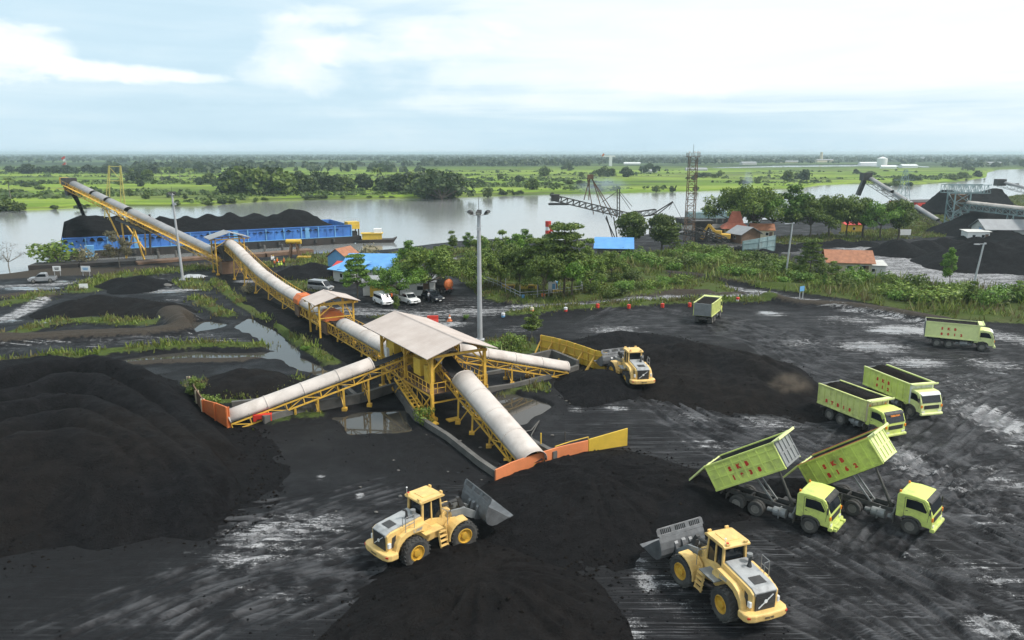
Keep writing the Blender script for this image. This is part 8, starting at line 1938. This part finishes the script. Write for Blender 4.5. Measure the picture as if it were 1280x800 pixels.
T('loose', 1, 665, 424, 388, 'small bushy tree on the road verge behind the ribbed yellow wall', None, 1.5); T('bush', 0, 640, 436, 412, 'leafy bush behind the right conveyor', None, 1.2); T('bush', 1, 612, 440, 420, 'light green bush beside the tall mast base', None, 1.1); T('loose', 1, 243, 505, 470, 'straggly plant growing by the left hopper panel', None, 1.3); T('bush', 0, 260, 512, 488, 'weedy bush inside the left hopper enclosure', None, 1.0); T('bush', 0, 529, 530, 503, 'leafy plant growing at the foot of the steel stair', None, 0.8); T('bush', 1, 383, 440, 428, 'bright small bush beside the ditch', None, 1.1)
T('bush', 1, 582, 398, 390, 'green plant growing in the dark tub', None, 0.9, 0.45)
T('loose', 1, 1040, 352, 325, 'small leafy tree in front of the orange tiled house', None, 1.3); T('bush', 1, 1062, 352, 336, 'bright leafy bush below the orange tiled roof', None, 1.5); T('wide', 1, 596, 366, 312, 'broad tree standing just left behind the tall floodlight mast base', None, 0.8); T('wide', 0, 680, 378, 318, 'broad leafy tree in front of the pen, nearest the road', None, 0.7); T('wide', 2, 520, 352, 306, 'dense tree behind the long white store', None, 0.9); T('loose', 0, 655, 330, 284, 'slim bright tree by the red and white marker post', None, 0.9)
T('loose', 1, 630, 330, 286, 'slim darker tree between the mast and the marker post', None, 1.0); T('wide', 1, 764, 352, 312, 'low dark tree in front of the blue roofed shed', None, 0.8); T('round', 1, 600, 318, 292, 'round shoreline tree hidden partly by the tall mast', None, 1.0)
# verge bushes
GB = 'bushes of the green verge'; kb = 0
verge = P([(775, 328), (850, 318), (900, 320), (960, 330), (1000, 340), (1060, 352), (1120, 354), (1200, 364), (1290, 374), (1290, 396), (1180, 388), (1060, 368), (960, 354), (880, 344), (800, 336)])
xs = [p.x for p in verge]; yq = [p.y for p in verge]; cnt = 0
while cnt < 95:
    X_, Y_ = rnd.uniform(min(xs), max(xs)), rnd.uniform(min(yq), max(yq))
    if poly_sd(np.array([X_]), np.array([Y_]), verge)[0] < 0.4: continue
    i = rnd.choice([0, 0, 1, 1, 2]); pr, H = PROTO['bush'][i]
    o = copy_tree(pr) if ('bush', i) in USED else pr; USED.add(('bush', i)); s = rnd.uniform(0.8, 1.9)
    o.location = (X_, Y_, gz(X_, Y_) - 0.1); o.rotation_euler = (0, 0, rnd.uniform(0, 6.28)); o.scale = (s * rnd.uniform(1, 1.4), s * rnd.uniform(1, 1.4), s * rnd.uniform(0.75, 1.1))
    o['label'] = 'leafy green bush in the overgrown verge along the yard road'; o['group'] = GB; cnt += 1
wst = P([(600, 352), (640, 345), (760, 345), (860, 352), (905, 362), (860, 366), (780, 372), (740, 376), (610, 372)]); cnt = 0
xs = [p.x for p in wst]; yq = [p.y for p in wst]
while cnt < 34:
    X_, Y_ = rnd.uniform(min(xs), max(xs)), rnd.uniform(min(yq), max(yq))
    if poly_sd(np.array([X_]), np.array([Y_]), wst)[0] < 0.4: continue
    if G(735, 376).x > X_ > G(608, 360).x and Y_ < G(650, 352).y: continue
    i = rnd.choice([0, 1, 1, 2]); o = copy_tree(PROTO['bush'][i][0]); s = rnd.uniform(0.5, 1.2); o.location = (X_, Y_, gz(X_, Y_) - 0.1); o.scale = (s * 1.2, s * 1.2, s); o.rotation_euler = (0, 0, rnd.uniform(0, 6.28))
    o['label'] = 'low leafy bush in the weedy ground beside the pen'; o['group'] = 'bushes beside the pen'; cnt += 1
# far bank trees
def far(px, py, yt, i, lab, grp, w=1.0, kind='farround'): return T(kind, i, px, py, yt, lab, grp, w)
GA = 'dense far bank grove left of the middle'
for k, (px, py, yt) in enumerate(((290, 240, 207), (300, 243, 205), (314, 242, 204), (326, 244, 206), (340, 243, 205), (352, 244, 208), (366, 242, 211), (380, 242, 214), (395, 240, 212), (408, 239, 213), (420, 240, 216), (433, 240, 218))):
    far(px, py, yt, k, 'broad grey green tree in the dense grove across the river', GA, 1.15)
GBk = 'far bank grove right of the middle'
for k, (px, py, yt) in enumerate(((490, 240, 216), (503, 241, 212), (516, 241, 213), (528, 243, 212), (540, 246, 209), (552, 249, 208), (562, 247, 213), (477, 238, 219))): far(px, py, yt, k + 1, 'bushy tree in the far bank grove just left of the tall mast', GBk, 1.2)
far(455, 238, 215, 0, 'dark dense tree standing between the two far bank groves', None, 1.1); T('palm', 0, 472, 238, 207, 'tall palm on the far bank between two groves'); far(610, 247, 234, 3, 'lone dark shrub at the water edge of the far bank', None, 0.9)
T('palm', 1, 14, 250, 219, 'tall palm on the far bank at the left edge'); far(8, 263, 246, 1, 'dense dark bush at the far bank, left edge', None, 1.6); far(24, 264, 252, 3, 'low bush at the far bank beside the palm', None, 1.4)
GP = 'palms in the far fields'
for k, (px, py, yt) in enumerate(((165, 226, 209), (203, 228, 208), (212, 226, 207), (225, 228, 208), (238, 227, 209), (244, 226, 210))): T('palm', k, px, py, yt, 'small palm in the cluster left of the dense grove', GP)
GF = 'lone trees and bushes of the far fields'
fixed = [(176, 234, 224), (184, 250, 238), (216, 248, 238), (160, 246, 236), (232, 250, 243), (150, 232, 222), (170, 228, 212), (186, 228, 210), (250, 232, 220), (262, 230, 214), (275, 236, 222), (665, 238, 221), (648, 229, 218), (756, 221, 206), (750, 222, 209), (765, 221, 209), (783, 222, 207), (681, 221, 206), (710, 214, 203), (727, 222, 214), (868, 226, 218), (900, 221, 212), (930, 232, 224), (985, 228, 212), (1005, 226, 210), (1120, 229, 220), (1140, 228, 216), (1205, 224, 214), (1222, 222, 212), (1190, 226, 216), (100, 262, 254), (70, 262, 256), (130, 258, 250), (320, 252, 246), (650, 243, 237), (820, 240, 231), (840, 240, 233), (870, 239, 231), (600, 232, 223), (625, 225, 216), (690, 246, 240), (575, 238, 230)]
for k, (px, py, yt) in enumerate(fixed): far(px, py, yt, k, 'lone bushy tree standing in the green far fields', GF, 1.1)
for k in range(16): far(12 + k * 12 + rnd.uniform(-3, 3), 217 + rnd.uniform(-1, 1), 204 + rnd.uniform(-1, 4), 0, 'dark tree in the long row behind the far left fields', 'dark tree row behind the far left fields', 1.5)
for k in range(70):
    if k % 5 == 0: cpx, cpy = rnd.uniform(0, 1230), rnd.uniform(212, 236)
    px = cpx + rnd.gauss(0, 14); py = min(238, max(210, cpy + rnd.gauss(0, 1.6)))
    if G(px, py).y > 1000: continue
    far(px, py, py - rnd.uniform(1.5, 8), k, 'lone bushy tree standing in the green far fields', GF, rnd.uniform(1.0, 2.2))
for k in range(26):
    px = rnd.uniform(-20, 690); yb = float(np.interp(px, [a_ for a_, _ in far_bank], [b_ for _, b_ in far_bank])) - 1.2
    far(px, yb, yb - rnd.uniform(3, 7), k, 'low scrub bush on the far river bank', 'scrub bushes on the far river bank', 1.8)
for k, pr in PROTO.items():
    for i, (o, H) in enumerate(pr):
        if (k, i) not in USED:
            for ch in list(o.children): bpy.data.objects.remove(ch)
            bpy.data.objects.remove(o)
# far woods: crowns merging into one mass toward the horizon
n = 15000; rg = np.random.default_rng(5)
yy = 820 * (9000 / 820) ** (rg.random(n) ** 0.9); xx = (rg.random(n) * 2 - 1) * 0.85 * (yy + 60)
msk = fbm(xx, yy * 2.4, 420, 4, 3); keep = msk > np.interp(yy, [820, 1300, 2000, 9000], [0.64, 0.56, 0.46, 0.36])
rsd = np.maximum(poly_sd(xx, yy, river_poly), poly_sd(xx, yy, back_water)); keep &= rsd < -12
xx, yy = xx[keep], yy[keep]; n = len(xx); m = 9
hh = (5 + 7 * rg.random(n)); rad = hh * (0.5 + 0.35 * rg.random(n))
d = rg.normal(size=(n, m, 3)); d /= np.linalg.norm(d, axis=2)[:, :, None]; d[:, :, 2] = np.abs(d[:, :, 2]) * 0.9 + 0.05
c = np.stack([xx, yy, hh * 0.3], 1)[:, None, :] + d * np.stack([rad, rad, hh * 0.7], 1)[:, None, :] * 0.8
nrm = d + rg.normal(size=d.shape) * 0.4; nrm /= np.linalg.norm(nrm, axis=2)[:, :, None]
a_ = np.cross(nrm, rg.normal(size=d.shape)); a_ /= np.linalg.norm(a_, axis=2)[:, :, None]; b_ = np.cross(nrm, a_)
s = (rad * 0.55)[:, None, None] * (0.7 + 0.6 * rg.random((n, m, 1)))
v = np.stack([c - a_ * s, c + b_ * s, c + a_ * s, c - b_ * s], 2).reshape(-1, 3)
tag(np_mesh('far_woods', v, np.arange(len(v)).reshape(-1, 4), L5), kind='stuff')
# low scrub of the fields over the river
n = 26000; yy = 300 * (1000 / 300) ** rg.random(n); xx = (rg.random(n) * 2 - 1) * 0.80 * (yy + 40)
keep = (fbm(xx, yy * 2.6, 130, 5, 23) > 0.60) & (np.maximum(poly_sd(xx, yy, river_poly), poly_sd(xx, yy, back_water)) < -5) & (poly_sd(xx, yy, fpoly) > 3)
xx, yy = xx[keep], yy[keep]; n = len(xx); m = 6; hh = 0.5 + 2.0 * rg.random(n) ** 2.5; rad = hh * (0.8 + 1.2 * rg.random(n))
d = rg.normal(size=(n, m, 3)); d /= np.linalg.norm(d, axis=2)[:, :, None]; d[:, :, 2] = np.abs(d[:, :, 2])
c = np.stack([xx, yy, np.full(n, 0.3)], 1)[:, None, :] + d * np.stack([rad, rad, hh], 1)[:, None, :] * 0.75
nrm = d + rg.normal(size=d.shape) * 0.4; nrm /= np.linalg.norm(nrm, axis=2)[:, :, None]; a_ = np.cross(nrm, rg.normal(size=d.shape)); a_ /= np.linalg.norm(a_, axis=2)[:, :, None]; b_ = np.cross(nrm, a_)
s = (hh * 0.7)[:, None, None] * (0.7 + 0.6 * rg.random((n, m, 1))); v = np.stack([c - a_ * s, c + b_ * s, c + a_ * s, c - b_ * s], 2).reshape(-1, 3)
tag(np_mesh('scrub', v, np.arange(len(v)).reshape(-1, 4), leaf_mat('leaf_scrub', (0.04, 0.07, 0.018), (0.075, 0.115, 0.026), (0.12, 0.16, 0.05))), kind='stuff')
print('scrub', n)
# grass and weeds
PT = []
for g in GR:
    if g[0] == 'l':
        pts, w = g[1], g[2]
        for i in range(len(pts) - 1):
            L = (pts[i + 1] - pts[i]).length; k = int(min(2500, L * w * 16)); f = rg.random(k)[:, None]; off = rg.normal(size=(k, 2)) * w * 0.36
            q = np.array(pts[i])[None, :2] * (1 - f) + np.array(pts[i + 1])[None, :2] * f + off; PT.append(np.concatenate([q, np.full((k, 1), 0.5)], 1))
    else:
        pts = g[1]; xs = np.array([p.x for p in pts]); yq = np.array([p.y for p in pts]); A_ = (xs.max() - xs.min()) * (yq.max() - yq.min()); k = int(min(26000, A_ * 7))
        q = np.stack([rg.uniform(xs.min(), xs.max(), k), rg.uniform(yq.min(), yq.max(), k)], 1); sd_ = poly_sd(q[:, 0], q[:, 1], pts); q = q[(sd_ > -0.3) & (np.abs(q[:, 0]) < 0.75 * (q[:, 1] + 20))]; big = poly_sd(q[:, 0], q[:, 1], verge) > -6
        PT.append(np.concatenate([q, np.where(big, 1.1, 0.55)[:, None]], 1))
PT = np.concatenate(PT); PT = PT[fbm(PT[:, 0], PT[:, 1], 3.0, 3, 8) > 0.43]
hz_ = np.array([gz(a_, b_) for a_, b_ in PT[:, :2]]); n = len(PT); H_ = PT[:, 2] * (0.35 + 1.2 * rg.random(n) ** 2) * (0.5 + 1.1 * fbm(PT[:, 0], PT[:, 1], 5.0, 3, 18)); an = rg.random(n) * 6.28; w = 0.05 + 0.07 * rg.random(n) + PT[:, 1] * 0.0004
base = np.stack([PT[:, 0], PT[:, 1], hz_ - 0.05], 1); sd_ = np.stack([np.cos(an) * w, np.sin(an) * w, np.zeros(n)], 1); ln = rg.normal(size=(n, 2)) * 0.3 * H_[:, None]
tip_ = base + np.stack([ln[:, 0], ln[:, 1], H_], 1)
v = np.stack([base - sd_, base + sd_, tip_ + sd_ * 0.25, tip_ - sd_ * 0.25], 1).reshape(-1, 3)
tag(np_mesh('grass', v, np.arange(len(v)).reshape(-1, 4), LG), kind='stuff')
print('grass blades', n)

# ================================================================ far town, masts, smoke, dust
GT2 = 'pale far sheds of the town across the river'
for k, (px, py, L, H, mt) in enumerate(((655, 203, 70, 9, 'white'), (712, 205, 60, 8, 'white'), (790, 206, 70, 7, 'white'), (812, 216, 60, 5, 'pale_wall'), (870, 214, 90, 6, 'pale_wall'), (935, 206, 70, 10, 'pale_wall'), (960, 203, 60, 12, 'rust'), (985, 204, 80, 9, 'cream'), (1085, 206, 80, 8, 'white'), (1110, 211, 60, 8, 'white'), (1135, 210, 70, 9, 'white'), (1030, 203, 90, 14, 'cream'), (1240, 206, 70, 9, 'pale_wall'), (560, 197, 90, 8, 'pale_wall'), (1160, 199, 110, 10, 'pale_wall'), (820, 201, 80, 8, 'rust'), (890, 203, 60, 9, 'pale_wall'))):
    p = G(px, py); gable('distant pale shed of the town near the horizon', p, rnd.uniform(-0.3, 0.3), L * 0.36 * min(1.5, p.y / 1200), 11, H * 0.42, 2, M[mt], M['white'] if mt == 'white' else M['grey_roof'], 'distant_shed', 'shed', 0.5, 0, False, group=GT2)
p = G(763, 208); t = thing('water_tower', 'distant white tower with an orange tipped arm near the horizon', 'tower', p); zt = AT(763, 193, p.y).z; b = MB(); b.box((0, 0, zt * 0.4), (5, 5, zt * 0.9)); b.beam((-14, 0, zt * 0.85), (8, 0, zt * 0.85), 3, 2.4); b.build('tower_body', M['white'], t); b = MB(); b.beam((-15, 0, zt * 0.85), (-12, 0, zt * 1.05), 3); b.build('arm_tip', M['orange'], t)
p = G(1026, 203); t = thing('factory_chimney', 'distant factory chimney above a cream building near the horizon', 'chimney', p); b = MB(); b.tube((0, 0, 0), (0, 0, AT(1026, 190, p.y).z), 4, 10, 3); b.build('chimney_shaft', M['cream'], t)
p = G(1102, 209); t = thing('storage_tank', 'distant white storage tank beside the far water', 'tank', p); b = MB(); b.tube((0, 0, 0), (0, 0, AT(1102, 198, p.y).z), 8, 16); b.lathe([(8, 0), (0.01, 3)], (0, 0, AT(1102, 198, p.y).z), 16, 'z'); b.build('tank_shell', M['white'], t)
p = G(84, 216); t = thing('marker_mast', 'thin far mast with red and white flags rising over the left fields', 'mast', p); zt = AT(84, 195, p.y).z; b = MB(); b.tube((0, 0, 0), (0, 0, zt), 0.5, 6, 0.3); b.build('mast', M['pole'], t); b = MB(); b.beam((0, 0, zt - 1), (-4.5, 0, zt - 3.5), 0.2, 2.4); b.build('flag', M['red'], t); b = MB(); b.beam((-1, 0, zt - 4), (-3, 0, zt - 6), 0.2, 2); b.build('flag', M['white'], t); b = MB(); b.beam((0, 0, zt - 8), (-4, 0, zt - 11), 0.2, 2.4); b.build('flag', M['red'], t)
p = G(1128, 252, 0); t = thing('power_pylon', 'thin lattice pylon behind the grey stacking boom', 'pylon', p); b = MB(); zt = AT(1133, 212, p.y).z; lattice(b, (0, 0, 0), (0, 0, zt), 5, 1.2, 3, 0.18); b.beam((-4, 0, zt - 1), (4, 0, zt - 1), 0.2); b.beam((-5, 0, zt - 5), (5, 0, zt - 5), 0.2); b.build('lattice', M['teal'], t)
def cloud(name, c, r, dens, col, scale, seed_):
    b = bmesh.new(); bmesh.ops.create_icosphere(b, subdivisions=3, radius=1.0); me = bpy.data.meshes.new(name); b.to_mesh(me); b.free(); o = bpy.data.objects.new(name, me); COL.objects.link(o); o.location = c; o.scale = r
    m = bpy.data.materials.new(name + '_volume'); m.use_nodes = True; nt = m.node_tree
    for q in list(nt.nodes):
        if q.type == 'BSDF_PRINCIPLED': nt.nodes.remove(q)
    pv = nt.nodes.new('ShaderNodeVolumePrincipled'); pv.inputs['Color'].default_value = list(col) + [1]
    tcx = nt.nodes.new('ShaderNodeTexCoord'); nz_ = noise(nt, tcx.outputs['Object'], scale, 4, 0.6)
    ln_ = nt.nodes.new('ShaderNodeVectorMath'); ln_.operation = 'LENGTH'; nt.links.new(tcx.outputs['Object'], ln_.inputs[0])
    fall = ss(nt, ln_.outputs['Value'], 1.0, 0.25); nt.links.new(math_(nt, 'MULTIPLY', math_(nt, 'MULTIPLY', fall, ss(nt, nz_, 0.38, 0.68)), dens), pv.inputs['Density'])
    nt.links.new(pv.outputs[0], nt.nodes['Material Output'].inputs['Volume']); me.materials.append(m); tag(o, kind='stuff'); return o
p = G(985, 500); cloud('dust', (p.x, p.y, 1.3), (2.6, 2.2, 1.9), 0.55, (0.42, 0.34, 0.26), 1.6, 1)
p = AT(752, 232, 395); cloud('smoke', (p.x, p.y, p.z), (17, 10, 6), 0.16, (0.55, 0.66, 0.78), 1.5, 2)
p = AT(934, 229, 420); cloud('smoke', (p.x, p.y, p.z), (3.5, 4, 9), 0.4, (0.6, 0.7, 0.82), 1.5, 3)
# ================================================================ render settings
sc.view_settings.view_transform = 'Standard'; sc.view_settings.look = 'None'; sc.view_settings.gamma = 1.0
sc.view_settings.exposure = 0.55; sc.view_settings.use_curve_mapping = False
sc.cycles.use_denoising = True
sc.cycles.max_bounces = 6; sc.cycles.diffuse_bounces = 3; sc.cycles.glossy_bounces = 3; sc.cycles.transmission_bounces = 3
sc.cycles.volume_bounces = 0; sc.cycles.transparent_max_bounces = 6
sc.cycles.use_adaptive_sampling = True; sc.cycles.adaptive_threshold = 0.02
